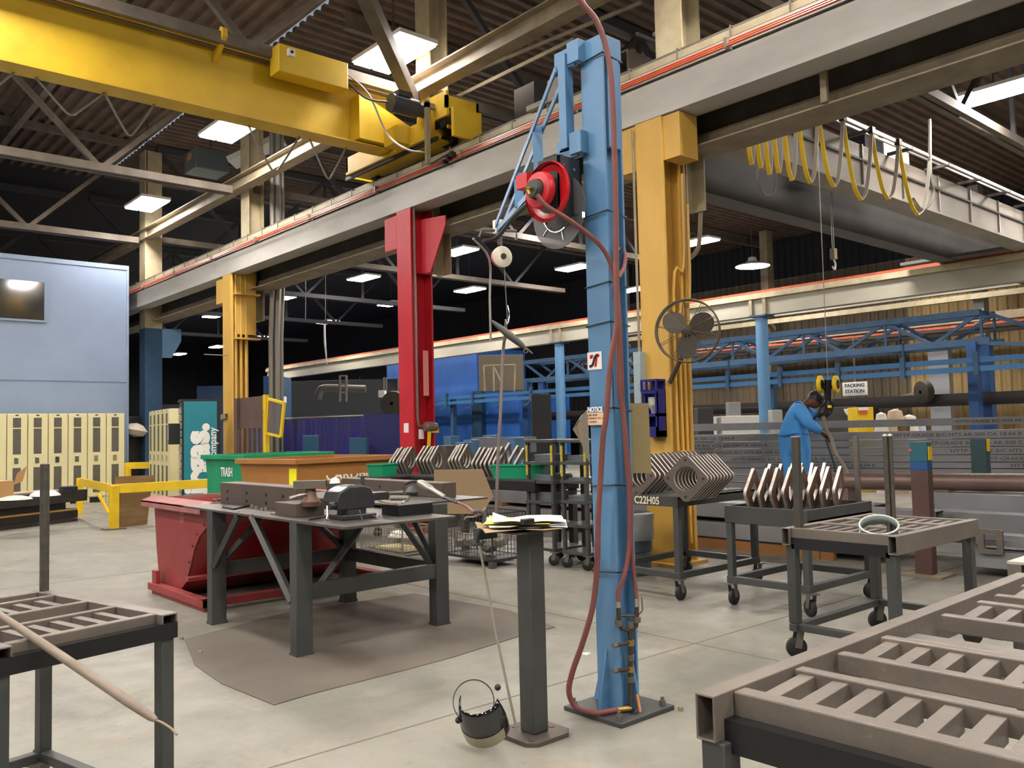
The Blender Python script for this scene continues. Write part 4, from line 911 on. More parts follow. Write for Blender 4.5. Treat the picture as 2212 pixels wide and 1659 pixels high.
# ---------------------------------------------------------------- office box, lockers
OY = 20.95
zt_ = PY(277, 575, OY).z; xr = PY(277, 700, OY).x
t = empty('office_module', (2, OY + 1.5, 0), 'large grey blue office box with a dark window above the lockers', 'office')
b = MB(); b.box(-9, xr, OY, OY + 3.5, 0, zt_); b.build('wall_panels', M_office, t, smooth=False)
zs = PY(200, 822, OY).z
b = MB(); b.box(-9, xr + .002, OY - .012, OY, zs - .02, zs + .01); b.box(-9, xr + .004, OY - .02, OY, zt_ - .1, zt_); b.box(xr - .04, xr + .01, OY - .015, OY, 0, zt_); b.build('seam_trim', M_office, t, smooth=False)
wx1, wz0, wz1 = PY(100, 700, OY).x, PY(98, 697, OY).z, PY(98, 606, OY).z
MB().box(wx1 - 2.6, wx1, OY - .03, OY - .005, wz0, wz1).build('window_frame', M_office, t, smooth=False)
MB().box(wx1 - 2.55, wx1 - .05, OY - .034, OY - .028, wz0 + .05, wz1 - .05).build('window_pane', M_glass, t, smooth=False)
LY = 20.35
def locker_proto():
    t = empty('locker', (0, 0, 0), '-', 'locker', 'cream lockers by the office box')
    W_, Hh = .378, 1.95
    b = MB(); b.box(0, W_, .02, .42, .12, Hh); b.build('body', M_lock, t, smooth=False)
    b = MB(); b.box(.006, W_ - .006, 0, .02, .14, Hh - .02); b.build('door', M_lock, t, smooth=False, bev=.003)
    d = [c for c in t.children if c.name.startswith('door')][0]
    b = MB(); b.box(.105, .255, -.003, .0, .22, .82); b.build('lower_window', mat('mesh window grey', '#5f5a50', .5, 0, '#4c4941', 5, .6), d, smooth=False)
    b = MB(); b.box(.105, .255, -.003, .0, 1.1, 1.63); b.build('middle_window', mat('mesh window grey', ''), d, smooth=False)
    b = MB(); b.box(.105, .255, -.003, .0, 1.655, 1.86); b.build('upper_window', mat('mesh window grey', ''), d, smooth=False)
    b = MB(); b.box(.13, .21, -.012, .0, .9, 1.03); b.build('latch', M_chrome, d, bev=.003)
    MB().box(.15, .21, -.004, 0, 1.9, 1.925).build('number_plate', M_black, d)
    b = MB(); b.box(.0, .05, .04, .1, 0, .12); b.box(W_ - .05, W_, .04, .1, 0, .12); b.build('feet', M_lock, t, smooth=False)
    return t
LK = locker_proto()
lx = PY(270, 900, LY).x; pit = .388
nm = ['rightmost', 'second', 'third', 'fourth', 'fifth', 'sixth', 'seventh', 'eighth', 'ninth']
for i in range(9):
    o = LK if i == 0 else copy_tree(LK)
    place(o, (lx - pit * (i + 1), LY, 0), 0, 'cream steel locker under the office box, %s' % (nm[i] + (' from the right end' if i else ' of the row')))
p = PD(302, 895, 19.5); q = PD(349, 892, 17.6)
dv = V((p.x - q.x, p.y - q.y, 0)); ang = math.atan2(dv.y, dv.x)
for i in range(5):
    o = copy_tree(LK); pos = V((q.x, q.y, 0)) + dv.normalized() * (i * .39 - .3)
    o.scale = (1, 1, 1); place(o, pos, ang + pi if True else 0, 'narrow seen cream locker of the second row beside the drawer cabinet, %s from the cabinet' % ('first', 'second', 'third', 'fourth', 'fifth')[i])
# dark clutter between
c = PD(292, 970, 20.5)
tag(MB().box(c.x - .3, c.x + .25, c.y, c.y + .4, 0, 1.9).build('machine_cabinet', M_black, bev=.02), 'black machine in the gap between the two locker rows', 'machine')
tag(MB().lathe([(.001, -.16), (.2, -.1), (.28, .02), (.15, .14), (.001, .18)], PD(293, 930, 20.3), (.2, -.1, 1), 9).build('plastic_bag', mat('milky bag', '#bdb6a6', .3)), 'milky plastic bag on top of the black machine', 'bag')
# drawer cabinet with teal side
t0 = PD(393, 866, 15.0); t1 = PD(476, 864, 15.26); tl = PD(352, 868, 15.0)
xa, xb = .0, .0
side = V((t1.x - t0.x, t1.y - t0.y, 0)); su_ = side.normalized(); fr_ = V((-su_.y, su_.x, 0))
h_ = t0.z
t = empty('vending_cabinet', (t0.x, t0.y, 0), 'tall teal vending cabinet with clear drawers and white vertical lettering', 'cabinet')
o_ = V((t0.x, t0.y, 0))
wd = .78
def pan(a, c, d0, d1, z0, z1, nm, m, bev=0):   # box spanning a..c along side, d0..d1 along front dir
    p = o_ + su_ * (a + c) / 2 + fr_ * (d0 + d1) / 2 + V((0, 0, (z0 + z1) / 2))
    return MB().ob(p, su_ * (c - a) / 2, fr_ * (d1 - d0) / 2, (0, 0, (z1 - z0) / 2)).build(nm, m, t, smooth=False, bev=bev)
L_ = side.length
M_teal = mat('teal panel', '#187f8e', .4, 0, '#177686', 2, .4)
pan(.0, L_, .0, wd, .1, h_, 'body', M_black)
pan(.03, L_ - .06, -.012, 0, .1, h_ - .01, 'side_panel', M_teal)
o2 = o_ + su_ * (L_ * .53) + fr_ * -.016
M_at = M_wtext
text('Airgas.', .56, 'brand_lettering', M_wtext, t, o_ + su_ * (L_ * .40) + fr_ * -.014 + V((0, 0, .80)), (0, 0, 1), -su_, sx=1.05, bold=.03, ext=.001)
text('e company', .17, 'brand_lettering', M_wtext, t, o_ + su_ * (L_ * .80) + fr_ * -.014 + V((0, 0, 1.53)), (0, 0, 1), -su_, sx=.92, bold=.003, ext=.001, align='RIGHT')
fx = -.012
for i in range(13):
    z = h_ - .16 - i * .136
    pan(fx - .006, fx + .01, .05, wd - .03, z - .056, z + .056, 'drawer', M_clear if False else mat('drawer plastic', '#a9b4b4', .2, 0, '#8a9290', 9, .5))
pan(-.2, -.02, .35, .62, 1.25, 1.62, 'touch_terminal', M_black, .01)
pan(-.206, -.2, .42, .58, 1.33, 1.55, 'screen', mat('pale screen', '#b9c8d8', .3))
pan(-.03, L_, 0, wd, h_, h_ + .03, 'top_cover', M_black)

# ---------------------------------------------------------------- stock on the left floor
M_st = mat('black stock steel', '#2b2826', .5, .3, '#3a3330', 4, .5)
a = PZ(182, 1131); 
def stock(px0, py0, px1, py1, z, w_, h, m, name, label, cat, D0=None, grp=None):
    p, q = PZ(px0, py0, z + h / 2), PZ(px1, py1, z + h / 2)
    return tag(MB().bar(p, q, w_, h).build(name, m, smooth=False, bev=.004), label, cat, grp)
base = PZ(178, 1124); ex = PZ(-40, 1152)
e_ = V((ex.x - base.x, ex.y - base.y, 0)).normalized(); L0 = 3.4; nrm_ = V((-e_.y, e_.x, 0))
if nrm_.y < 0: nrm_ = -nrm_
def lay(s, off, z, h, w_, m, name, label, cat, grp=None):
    p = V((base.x, base.y, z + h / 2)) + e_ * s + nrm_ * (off + w_ / 2)
    return tag(MB().bar(p, p + e_ * L0, w_, h).build(name, m, smooth=False, bev=.003), label, cat, grp)
lay(.1, 0, 0, .05, .2, M_st, 'steel_bar', 'lowest black bar of the left floor stock pile', 'steel bar', 'stock bars at the left edge')
lay(0, .1, .05, .13, .35, M_st, 'steel_channel', 'black channel under the yellow timber at the left edge', 'steel channel')
lay(.02, .1, .18, .03, .32, mat('pale timber', '#c49a5c', .7), 'timber_board', 'pale yellow timber board inside the left stock pile', 'timber')
lay(.25, .1, .21, .12, .35, M_black, 'timber_block', 'dark spacer layer under the top channels at the left edge', 'spacer')
lay(-.1, .0, .33, .09, .3, M_st, 'steel_channel', 'black channel with a pale edge in the left stock pile', 'steel channel')
lay(-.1, .0, .42, .10, .55, M_st, 'steel_channel', 'topmost black channel of the left stock pile', 'steel channel')
lay(.25, .15, .52, .02, .4, mat('pinkish board', '#a9927a', .7), 'board', 'pale board lying on the left stock pile', 'board')
p = PD(18, 1055, 12.5)
t = empty('cardboard_box', p, 'open orange brown cardboard box at the left frame edge', 'box')
MB().box(p.x - .45, p.x + .05, p.y - .1, p.y + .25, .54, .80).build('body', M_cardb, t, smooth=False)
MB().prism([(0, 0), (.2, 0), (.2, .28), (.0, .2)], (p.x + .05, p.y - .1, .74), (.6, .2, .2), (0.2, 0, .8), (0, .01, 0)).build('flap', M_cardb, t)
p = PD(97, 1057, 13)
tag(MB().lathe([(.001, .08), (.14, .07), (.2, .03), (.22, 0), (.001, 0)], (p.x, p.y, .54), (0, 0, 1), 12).build('plastic_bag', mat('white bag', '#d5d5d2', .4)), 'white crumpled plastic bag on the left stock pile', 'bag')
p = PD(32, 1060, 12.3)
tag(MB().lathe([(.001, .06), (.1, .05), (.22, .02), (.24, 0), (.001, 0)], (p.x, p.y, .54), (0, 0, 1), 9).build('wrapping', mat('pale green wrap', '#b9cbb8', .5)), 'pale green wrapping beside the cardboard box', 'wrapping')
t = PD(150, 1052, 13.2)
tag(MB().box(t.x - .1, t.x + .12, t.y, t.y + .2, .54, .66).build('tape_gun', M_black, bev=.01), 'small black device on the stock pile by the yellow rail', 'device')

# ---------------------------------------------------------------- screen doors by the left column
p = PD(519, 858, 14.3); q = PD(577, 856, 13.9)
t = empty('screen_panel', (p.x, p.y, 0), 'brown sheet screen with slotted lower half and yellow edge post right of the left column', 'screen')
d_ = V((q.x - p.x, q.y - p.y, 0)).normalized(); L_ = (V((q.x, q.y, 0)) - V((p.x, p.y, 0))).length; nn = V((d_.y, -d_.x, 0))
M_bs = mat('brown sheet', '#6f5a52', .5, .1, '#5b4842', 2, .5)
zt2 = p.z; zm = PD(540, 925, 14.1).z
MB().prism([(0, zm), (L_, zm), (L_, zt2), (0, zt2 - .02)], (p.x, p.y, 0), d_, (0, 0, 1), nn * .02).build('sheet', M_bs, t, smooth=False)
for i in range(6):
    s = i * L_ / 5.5; MB().prism([(s, .2), (s + .03, .2), (s + .03, zm), (s, zm)], (p.x, p.y, 0), d_, (0, 0, 1), nn * .06).build('slat', M_bs, t, smooth=False)
MB().prism([(L_ - .02, 0), (L_ + .05, 0), (L_ + .05, zt2 + .01), (L_ - .02, zt2 + .01)], (p.x, p.y, 0), d_, (0, 0, 1), nn * .07).build('edge_post', M_byel, t, smooth=False)
MB().prism([(-.08, 0), (0, 0), (0, zt2 - .02), (-.08, zt2 - .02)], (p.x, p.y, 0), d_, (0, 0, 1), nn * .07).build('hinge_post', M_bs, t, smooth=False)
cnr = [PD(581, 862, 13.8), PD(614, 871, 13.3), PD(607, 943, 13.3), PD(577, 936, 13.8)]
t = empty('mesh_gate', cnr[3], 'small yellow framed mesh gate hanging open beside the brown screen', 'gate')
for i in range(4): MB().bar(cnr[i], cnr[(i + 1) % 4], .04, .04).build('frame_bar', M_byel, t)
b = MB(); b.add(cnr + [c_ + V((-.007, -.007, 0)) for c_ in cnr], [(0, 1, 2, 3), (4, 5, 6, 7)]); b.build('mesh', mat('grey mesh', '#6b6266', .5, 0, alpha=.6), t, smooth=False)
# ---------------------------------------------------------------- carts and racks
def caster(par, p, top, r=.058, wdt=.035, rz=0.0, big=True):
    d = V((cos(rz), sin(rz), 0)); n = V((-d.y, d.x, 0)); c = V((p[0], p[1], r))
    MB().lathe([(.001, -wdt / 2), (r * .8, -wdt / 2), (r, -wdt * .3), (r, wdt * .3), (r * .8, wdt / 2), (.001, wdt / 2)], c, n, 20).build('caster_wheel', M_rub, par)
    b = MB(); s = d * -.02
    for k in (-1, 1): b.bar(c + n * k * (wdt / 2 + .006), c + n * k * (wdt / 2 + .006) + V((0, 0, top - r - .006)) + s, .04, .005, up=n)
    q = c + V((0, 0, top - r)) + s; b.ob(q - V((0, 0, .004)), d * .045, n * .04, (0, 0, .004)); b.build('caster_fork', M_steel, par)
def sq(par, p, q, w_, h, nm, m=None, bev=.003, up=(0, 0, 1)): return MB().bar(p, q, w_, h, up).build(nm, m or M_grey, par, smooth=False, bev=bev)
def grille(par, o, u, v, Lu, Lv, z, strips, pitch, rails, rh=.075, sw=.04, sh=.05, m=None, side=.05, skew=0.0, sidew=.05):
    # o corner, u along the long side rails, v along the cross rails
    m = m or M_rack; o, u, v = V(o), V(u).normalized(), V(v).normalized(); up = V((0, 0, 1))
    def P(a, b_, zz=0): return V((o.x, o.y, z)) + u * a + v * b_ + up * zz
    for k in (0, Lv):
        b = MB(); b.tube4(P(0, k + (sidew / 2 if k == 0 else -sidew / 2), -side / 2 * 1), P(Lu, k + (sidew / 2 if k == 0 else -sidew / 2), -side / 2), sidew, side, .006); b.build('side_rail', m, par, smooth=False, bev=.004)
    for a, w_ in rails:
        MB().bar(P(a, sidew, -rh / 2), P(a, Lv - sidew, -rh / 2), w_, rh).build('cross_rail', m, par, smooth=False, bev=.003)
    for a, c in strips:
        n = int((Lv - 2 * sidew - .03) / pitch)
        for i in range(n):
            b_ = sidew + .03 + pitch * (i + .5)
            if b_ + sw / 2 + abs(skew) > Lv - sidew: continue
            MB().bar(P(a, b_ + skew, -sh / 2 - .008), P(c, b_ - skew, -sh / 2 - .008), sw, sh).build('slat', m, par, smooth=False)
# large rack, right foreground
t = empty('grille_rack', (1.6, .8, 0), 'large steel grille rack table filling the right foreground', 'rack table')
o = (1.56, 1.195, 0); zt = .77
b = MB(); b.tube4((1.56, 1.17, zt - .05), (3.62, 1.215, zt - .05), .05, .10, .006); b.build('side_rail', M_rack, t, smooth=False, bev=.005)
MB().bar((1.6, -.55, zt - .05), (3.7, -.5, zt - .05), .05, .1).build('side_rail', M_rack, t, smooth=False, bev=.004)
xs = [(1.655, .045, .055), (1.90, .035, .05), (2.10, .035, .05), (2.335, .035, .05), (2.50, .075, .09), (2.72, .035, .05), (2.99, .035, .05), (3.14, .035, .05), (3.38, .035, .05), (3.6, .04, .06)]
for x, w_, h in xs:
    zz = zt - .003 if x != 2.5 else zt - .03
    MB().bar((x, 1.145, zz - h / 2), (x + .02, -.53, zz - h / 2), w_, h).build('cross_rail', M_rack, t, smooth=False, bev=.004)
for a, c in ((1.68, 1.885), (2.12, 2.32), (2.74, 2.975), (3.16, 3.365)):
    for i in range(19):
        y = 1.10 - .083 * i
        MB().bar((a, y - .012, zt - .012 - .025), (c, y + .012, zt - .012 - .025), .038, .05).build('slat', M_rack, t, smooth=False, bev=.002)
for x, y in ((1.60, 1.16), (3.55, 1.19), (1.66, .30), (1.6, -.5), (3.6, -.5)):
    MB().box(x - .03, x + .03, y - .03, y + .03, 0, zt - .1).build('leg', M_grey, t, bev=.004)
MB().bar((1.62, 1.15, zt - .09), (1.66, -.5, zt - .09), .05, .07).build('under_rail', M_black, t, smooth=False)
# second rack behind it at the right edge
t = empty('grille_rack', (3.9, .9, 0), 'second steel rack whose bright corner shows at the right edge behind the large grille rack', 'rack table')
c = PZ(2175, 1212, .8)
MB().box(c.x, c.x + 1.2, c.y - .06, c.y, .79, .80).build('top_bar', M_edge, t); MB().box(c.x, c.x + .06, c.y - 1.2, c.y - .06, .73, .79).build('side_rail', M_rack, t)
MB().box(c.x, c.x + 1.2, c.y - .05, c.y, .70, .79).build('side_rail', M_rack, t)
for x, y in ((c.x + .02, c.y - .05), (c.x + 1.1, c.y - .05), (c.x + .02, c.y - 1.1)): MB().box(x, x + .05, y - .0, y + .05, 0, .72).build('leg', M_grey, t)
MB().tube([(c.x + .05, c.y - .1, .74), (c.x + .1, c.y - .14, .755), (c.x + .3, c.y - .2, .76)], .03, 8, k=3).build('wrapped_handle', M_black, t)

# left foreground cart
t = empty('grille_cart', (.8, 3.3, 0), 'steel grille cart with an upright pole in the left foreground', 'cart')
Bc = PZ(384, 1322, .79); u = V((-.22, .976, 0)).normalized(); v = V((-.976, -.22, 0))
Bc = V((Bc.x, Bc.y, 0)); zt = .79; Lu, Lv = .86, .56
def P(a, b_, z): return V((Bc.x, Bc.y, z)) + u * a + v * b_
grille(t, Bc, u, v, Lu, Lv, zt, [(.07, .27), (.49, .68)], .072, [(.05, .03), (.285, .025), (.47, .03), (.70, .025), (.83, .03)], rh=.055, sw=.028, sh=.045, side=.07, sidew=.055)
MB().bar(P(.02, .0, zt - .055), P(.02, Lv, zt - .055), .04, .05).build('under_rail', M_black, t, smooth=False)
for a, b_ in ((.03, .03), (.03, Lv - .03), (Lu - .04, .03), (Lu - .04, Lv - .03)):
    MB().ob(P(a, b_, (zt - .07 + .2) / 2), u * .022, v * .022, (0, 0, (zt - .07 - .2) / 2)).build('leg', M_grey, t, bev=.003)
    caster(t, P(a, b_, 0), .17, .055, .035, .6)
for p_, q_ in (((.0, .03), (Lu - .0, .03)), ((0, Lv - .03), (Lu, Lv - .03)), ((.03, .06), (.03, Lv - .06)), ((Lu - .04, .06), (Lu - .04, Lv - .06))):
    sq(t, P(p_[0], p_[1], .185), P(q_[0], q_[1], .185), .04, .035, 'lower_rail')
pp0 = P(Lu - .04, .03 - .0, zt)
MB().cyl(pp0, pp0 + V((0, 0, .475)), .0165, 14).build('pole', mat('worn round bar', '#56534f', .32, .6, '#6f6a63', 30, .5), t)
MB().cyl(pp0 + V((0, 0, .475)), pp0 + V((0, 0, .479)), .014, 14).build('pole_end', M_edge, t)
# long wand lying over the cart
a, c = PD(-15, 1318, 2.55), PD(338, 1556, 2.2)
t = empty('air_lance', (a + c) / 2, 'long pale tapered lance lying across the left foreground cart', 'lance')
MB().tube([a, a.lerp(c, .3), a.lerp(c, .85), a.lerp(c, .97), c], [.009, .012, .0135, .011, .006], 12).build('tube', mat('dusty grey handle', '#8d8274', .6, 0, '#77695c', 12, .5), t)
MB().tube([c, PD(352, 1562, 2.19), PD(370, 1574, 2.18), PD(382, 1587, 2.17)], [.003, .003, .003, .0035], 8, k=4).build('tip', M_tan, t)

# cart three with poles and strap
t = empty('grille_cart', (5, 2.5, 0), 'grille cart with two poles, one wearing a pale strap, right of the blue post', 'cart')
X0, X1, Ya, Yb, zt = 4.52, 5.6, 2.12, 2.80, .75
grille(t, (X0, Yb, 0), (1, 0, 0), (0, -1, 0), X1 - X0, Yb - Ya, zt, [(.07, .34), (.42, .66), (.74, .98)], .075, [(.045, .04), (.36, .03), (.40, .03), (.68, .03), (.72, .03), (1.02, .03)], rh=.06, sw=.035, sh=.05, side=.10)
MB().box(X0 + .02, X0 + .06, Ya + .05, Yb - .05, zt - .12, zt - .055).build('under_rail', M_black, t, smooth=False)
for x, y in ((X0 + .02, Yb - .07), (X0 + .02, Ya + .02), (X1 - .07, Yb - .07), (X1 - .07, Ya + .02)):
    MB().box(x, x + .055, y, y + .055, .2, zt - .09).build('leg', M_grey, t, bev=.003)
    caster(t, (x + .03, y + .03), .165, .06, .04, 2.5)
for p_, q_ in (((X0, Yb - .05), (X1, Yb - .05)), ((X0, Ya + .05), (X1, Ya + .05)), ((X0 + .05, Ya + .07), (X0 + .05, Yb - .07)), ((X1 - .05, Ya + .07), (X1 - .05, Yb - .07))):
    sq(t, (p_[0], p_[1], .18), (q_[0], q_[1], .18), .045, .04, 'lower_rail')
P3 = V((4.60, 2.73, zt)); P4 = V((4.72, 2.24, zt))
MB().box(P3.x - .02, P3.x + .02, P3.y - .02, P3.y + .02, zt - .05, 1.275).build('square_pole', mat('square bar', '#5a5651', .35, .5), t, bev=.002)
MB().box(P3.x - .021, P3.x + .021, P3.y - .021, P3.y + .021, 1.275, 1.28).build('pole_end', M_edge, t)
P4z = PX(1898, 942, P4.x).z
for k in (-.009, .010): MB().cyl(P4 + V((k, -k, -.04)), V((P4.x + k, P4.y - k, P4z - .0)), .013, 12).build('round_pole', mat('worn round bar', ''), t)
for k in (-.009, .010): MB().lathe([(.001, .012), (.01, .009), (.014, 0), (.001, 0)], V((P4.x + k, P4.y - k, P4z)), (0, 0, 1), 10).build('pole_end', M_edge, t)
t = empty('strap_loop', P4, 'pale grey ribbed strap loop hanging around the round pole of the grille cart', 'strap')
M_strap = mat('pale strap', '#c9d2cc', .5); M_strd = mat('dull green strap side', '#7f8c88', .6)
cx = P4 + V((0, 0, .0))
def band(c0, ax, R1, h, m, nm, a0=0, a1=2 * pi):
    d, a_, b_ = frame(ax); b = MB(); n = 30; vs = []
    for i in range(n + 1):
        an = a0 + (a1 - a0) * i / n; dr = a_ * cos(an) * R1 + b_ * sin(an) * R1 * .62
        vs += [c0 + dr - d * h / 2, c0 + dr + d * h / 2]
    b.add(vs, [(2 * i, 2 * i + 2, 2 * i + 3, 2 * i + 1) for i in range(n)])
    o = b.build(nm, m, t); s_ = o.modifiers.new('solid', 'SOLIDIFY'); s_.thickness = .005; return o
sax = (V((-.75, -.35, .75)))
c0 = PD(1899, 1142, (P4 - CAMP).dot(AF) - .02)
band(c0, sax, .098, .07, M_strd, 'band')
d, a_, b_ = frame(sax)
for hh in (-.036, .036): MB().tube([c0 + d.normalized() * hh + a_ * cos(2 * pi * i / 24) * .100 + b_ * sin(2 * pi * i / 24) * .064 for i in range(25)], .0045, 6).build('edge_bead', M_strap, t)
MB().tube([PD(1876, 1165, 4.9), PD(1886, 1180, 4.85), PD(1905, 1186, 4.82), PD(1924, 1174, 4.84), PD(1932, 1150, 4.86), PD(1926, 1138, 4.9)], .006, 7, k=5).build('loop_end', M_strap, t)

# generic flat cart
def cart(nm, X0, X1, Ya, Yb, zt, label, rim=.09, over=0, poles=(), sink=0):
    t = empty(nm, ((X0 + X1) / 2, (Ya + Yb) / 2, 0), label, 'cart')
    b = MB(); b.box(X0, X1, Ya, Yb, zt - .015 - sink, zt - sink); b.build('deck', M_grey, t, smooth=False)
    z0, z1 = zt - rim, zt + over
    for a in ((X0, X0 + .02, Ya, Yb), (X1 - .02, X1, Ya, Yb), (X0 + .02, X1 - .02, Ya, Ya + .02), (X0 + .02, X1 - .02, Yb - .02, Yb)):
        MB().box(a[0], a[1], a[2], a[3], z0, z1).build('rim_bar', M_grey, t, smooth=False, bev=.003)
    for x, y in ((X0 + .005, Yb - .055), (X0 + .005, Ya + .005), (X1 - .055, Yb - .055), (X1 - .055, Ya + .005)):
        MB().box(x, x + .05, y, y + .05, .19, z0).build('leg', M_grey, t, bev=.003)
        caster(t, (x + .03, y + .02), .165, .06, .042, random.Random(int(x * 97 + y * 31)).uniform(0, 3))
    for p_, q_ in (((X0, Yb - .025), (X1, Yb - .025)), ((X0, Ya + .025), (X1, Ya + .025)), ((X0 + .025, Ya + .05), (X0 + .025, Yb - .05)), ((X1 - .025, Ya + .05), (X1 - .025, Yb - .05))):
        sq(t, (p_[0], p_[1], .19), (q_[0], q_[1], .19), .05, .05, 'lower_rail')
    for i, (x, y, zz) in enumerate(poles): MB().box(x - .017, x + .017, y - .017, y + .017, zt, zz).build('pole', M_steel, t, bev=.002)
    return t
t2 = cart('flange_cart', 5.57, 6.52, 3.24, 3.93, .725, 'cart with dark apron and casters carrying brown flanges with square holes', .105, .02, poles=((6.49, 3.33, PX(1848, 942, 6.49).z),), sink=.055)
t1 = cart('flange_cart', 5.44, 6.55, 4.27, 5.08, .80, 'cart stencilled 22H05 carrying dark round holed flanges just right of the blue post', .075, 0)
text('C22H05', .085, 'stencil', mat('stencil cream', '#d8d3b8', .6), t1, (5.438, 4.58, .763), (0, -1, 0), (0, 0, 1), sx=.9, bold=.0015, ext=.0008)
for i in range(9): MB().box(5.56 + i * .1, 5.60 + i * .1, 4.31, 4.45, .80, .813).build('deck_slat', M_rack, t1, smooth=False)

# flange plates
def rr(half, rad, n=5):
    pts = []
    for cx_, cy_, a0 in ((half - rad, half - rad, 0), (-(half - rad), half - rad, 90), (-(half - rad), -(half - rad), 180), (half - rad, -(half - rad), 270)):
        for i in range(n + 1): an = R(a0 + 90 * i / n); pts.append((cx_ + rad * cos(an), cy_ + rad * sin(an)))
        k = half - rad; e = {0: (-1, 0, k, half), 90: (0, -1, -half, k), 180: (1, 0, -k, -half), 270: (0, 1, half, -k)}[a0]
        for j in (1, 2, 3, 4, 5): pts.append((e[2] + e[0] * 2 * k * j / 6, e[3] + e[1] * 2 * k * j / 6))
    return pts
def flange_proto(mf, hole='round', side=.27, th=.022, name='flange_plate', rh=.094):
    t = bpy.data.objects.new(name, None)
    o = rr(side / 2, .035); n = len(o)
    ang = [math.atan2(y, x) for x, y in o]
    if hole == 'round': i_ = [(rh * cos(a), rh * sin(a)) for a in ang]
    else:
        i_ = []
        for a in ang:
            c_, s_ = cos(a), sin(a); k = .058 / max(abs(c_), abs(s_)); i_.append((k * c_, k * s_))
    # rotated 45 deg: stands on its corner; face normal = local -X, y horizontal, z up
    c4 = cos(pi / 4)
    rot = lambda L: [((a - b_) * c4, (a + b_) * c4) for a, b_ in L]
    m = MB(); m.ring(rot(o), rot(i_), (-th / 2, 0, 0), (0, 1, 0), (0, 0, 1), (th, 0, 0))
    ob = m.build(name, mf, None, smooth=False); bpy.data.objects.remove(t)
    # bright cut edge as second material slot on the rim faces
    ob.data.materials.append(M_edge)
    for p in ob.data.polygons:
        if abs(p.normal.x) < .5: p.material_index = 1
    for a, b_ in rot([(side / 2 - .035, side / 2 - .035), (-(side / 2 - .035), side / 2 - .035), (side / 2 - .035, -(side / 2 - .035)), (-(side / 2 - .035), -(side / 2 - .035))]):
        h = MB(); h.cyl((-th / 2 - .001, a, b_), (th / 2 + .001, a, b_), .011, 10); hh = h.build('bolt_hole', M_black); hh.parent = ob
    return ob
FP = {}
def flange(kind, loc, rz, tilt, label, group):
    if kind not in FP:
        FP[kind] = flange_proto({'dark': M_face, 'rust': M_rusty, 'grey': M_face}[kind], 'square' if kind == 'rust' else 'round'); o = FP[kind]
    else: o = copy_tree(FP[kind])
    o.location = V(loc); o.rotation_euler = (0, tilt, rz)
    tag(o, label, 'flange', group); return o
ORD = ['first', 'second', 'third', 'fourth', 'fifth', 'sixth', 'seventh', 'eighth', 'ninth', 'tenth', 'eleventh', 'twelfth']
def row(kind, p0, step, n, rz, tilt, desc, group, jit=.0):
    rnd = random.Random(hash(desc) % 1000 if False else len(desc))
    for i in range(n):
        p = V(p0) + V(step) * i + V((0, 0, rnd.uniform(-jit, jit)))
        flange(kind, p, rz + rnd.uniform(-.03, .03), tilt + rnd.uniform(-.05, .05), '%s flange of the %s' % (ORD[i], desc), group)
# cart one: faces look towards -X
zc = .80 + .155
c = PD(1482, 1036, 6.62)
row('dark', (c.x, c.y, zc), (.054, .008, 0), 9, R(14), .10, 'front row on the 22H05 cart, from the holed front plate', 'flanges on the 22H05 cart')
row('dark', (5.52, 4.74, zc), (.058, .0, 0), 6, R(8), .12, 'left row on the 22H05 cart, from the blue post', 'flanges on the 22H05 cart')
row('dark', (6.02, 4.86, zc), (.056, .0, 0), 8, R(14), .12, 'rear row on the 22H05 cart, from the left', 'flanges on the 22H05 cart')
# cart two: faces look towards -Y
zc2 = .725 + .125
row('rust', (5.70, 3.76, zc2), (.076, -.058, 0), 8, R(90 + 16), -.10, 'front row of square holed flanges, from the left', 'square holed flanges on the cart')
row('rust', (6.0, 3.82, zc2 + .02), (.075, -.05, 0), 6, R(90 + 22), -.14, 'rear row of square holed flanges, from the left', 'square holed flanges on the cart')

# middle flange table
t = empty('flange_table', (6.3, 8, 0), 'long black table with flanges and green bins behind the work table', 'table')
zt = .845
b = MB(); b.box(5.98, 6.62, 6.50, 9.15, zt - .02, zt); b.box(5.5, 5.98, 8.72, 9.15, zt - .02, zt); b.build('top', M_grey, t, smooth=False)
b = MB(); b.box(5.98, 6.02, 6.50, 9.15, zt - .12, zt - .02); b.box(6.02, 6.62, 6.50, 6.54, zt - .12, zt - .02); b.build('apron', M_black, t, smooth=False)
for x, y in ((6.0, 6.52), (6.0, 7.7), (6.54, 6.52), (6.0, 9.05), (6.54, 9.05)): MB().box(x, x + .07, y, y + .07, 0, zt - .12).build('leg', M_grey, t, bev=.003)
zc = zt + .155
for nm, px_, n, X_, kz, dd in (('group right of the small green bin, from the left', 858, 5, 6.14, .0, 'a'), ('group in front of the red column, from the left', 915, 5, 6.25, .02, 'b'), ('steep group left of the hanging hose, from the left', 985, 4, 6.14, .03, 'c'), ('group beside the large green bin, from the left', 1035, 6, 6.2, .0, 'd')):
    p = PX(px_, 1005, X_)
    row('grey', (X_, p.y, zc + kz), (.002, -.072 if n > 4 else -.062, 0), n, R(90 + 24), -.14, nm, 'flanges on the long black table', .01)
for i, px_ in enumerate((1092, 1110, 1122)):
    p = PX(px_, 1000, 6.35); flange('grey', (6.35, p.y, zc + .05 - .03 * i), R(120), -.3, '%s flange leaning behind the right green bin' % ORD[i], 'flanges on the long black table')
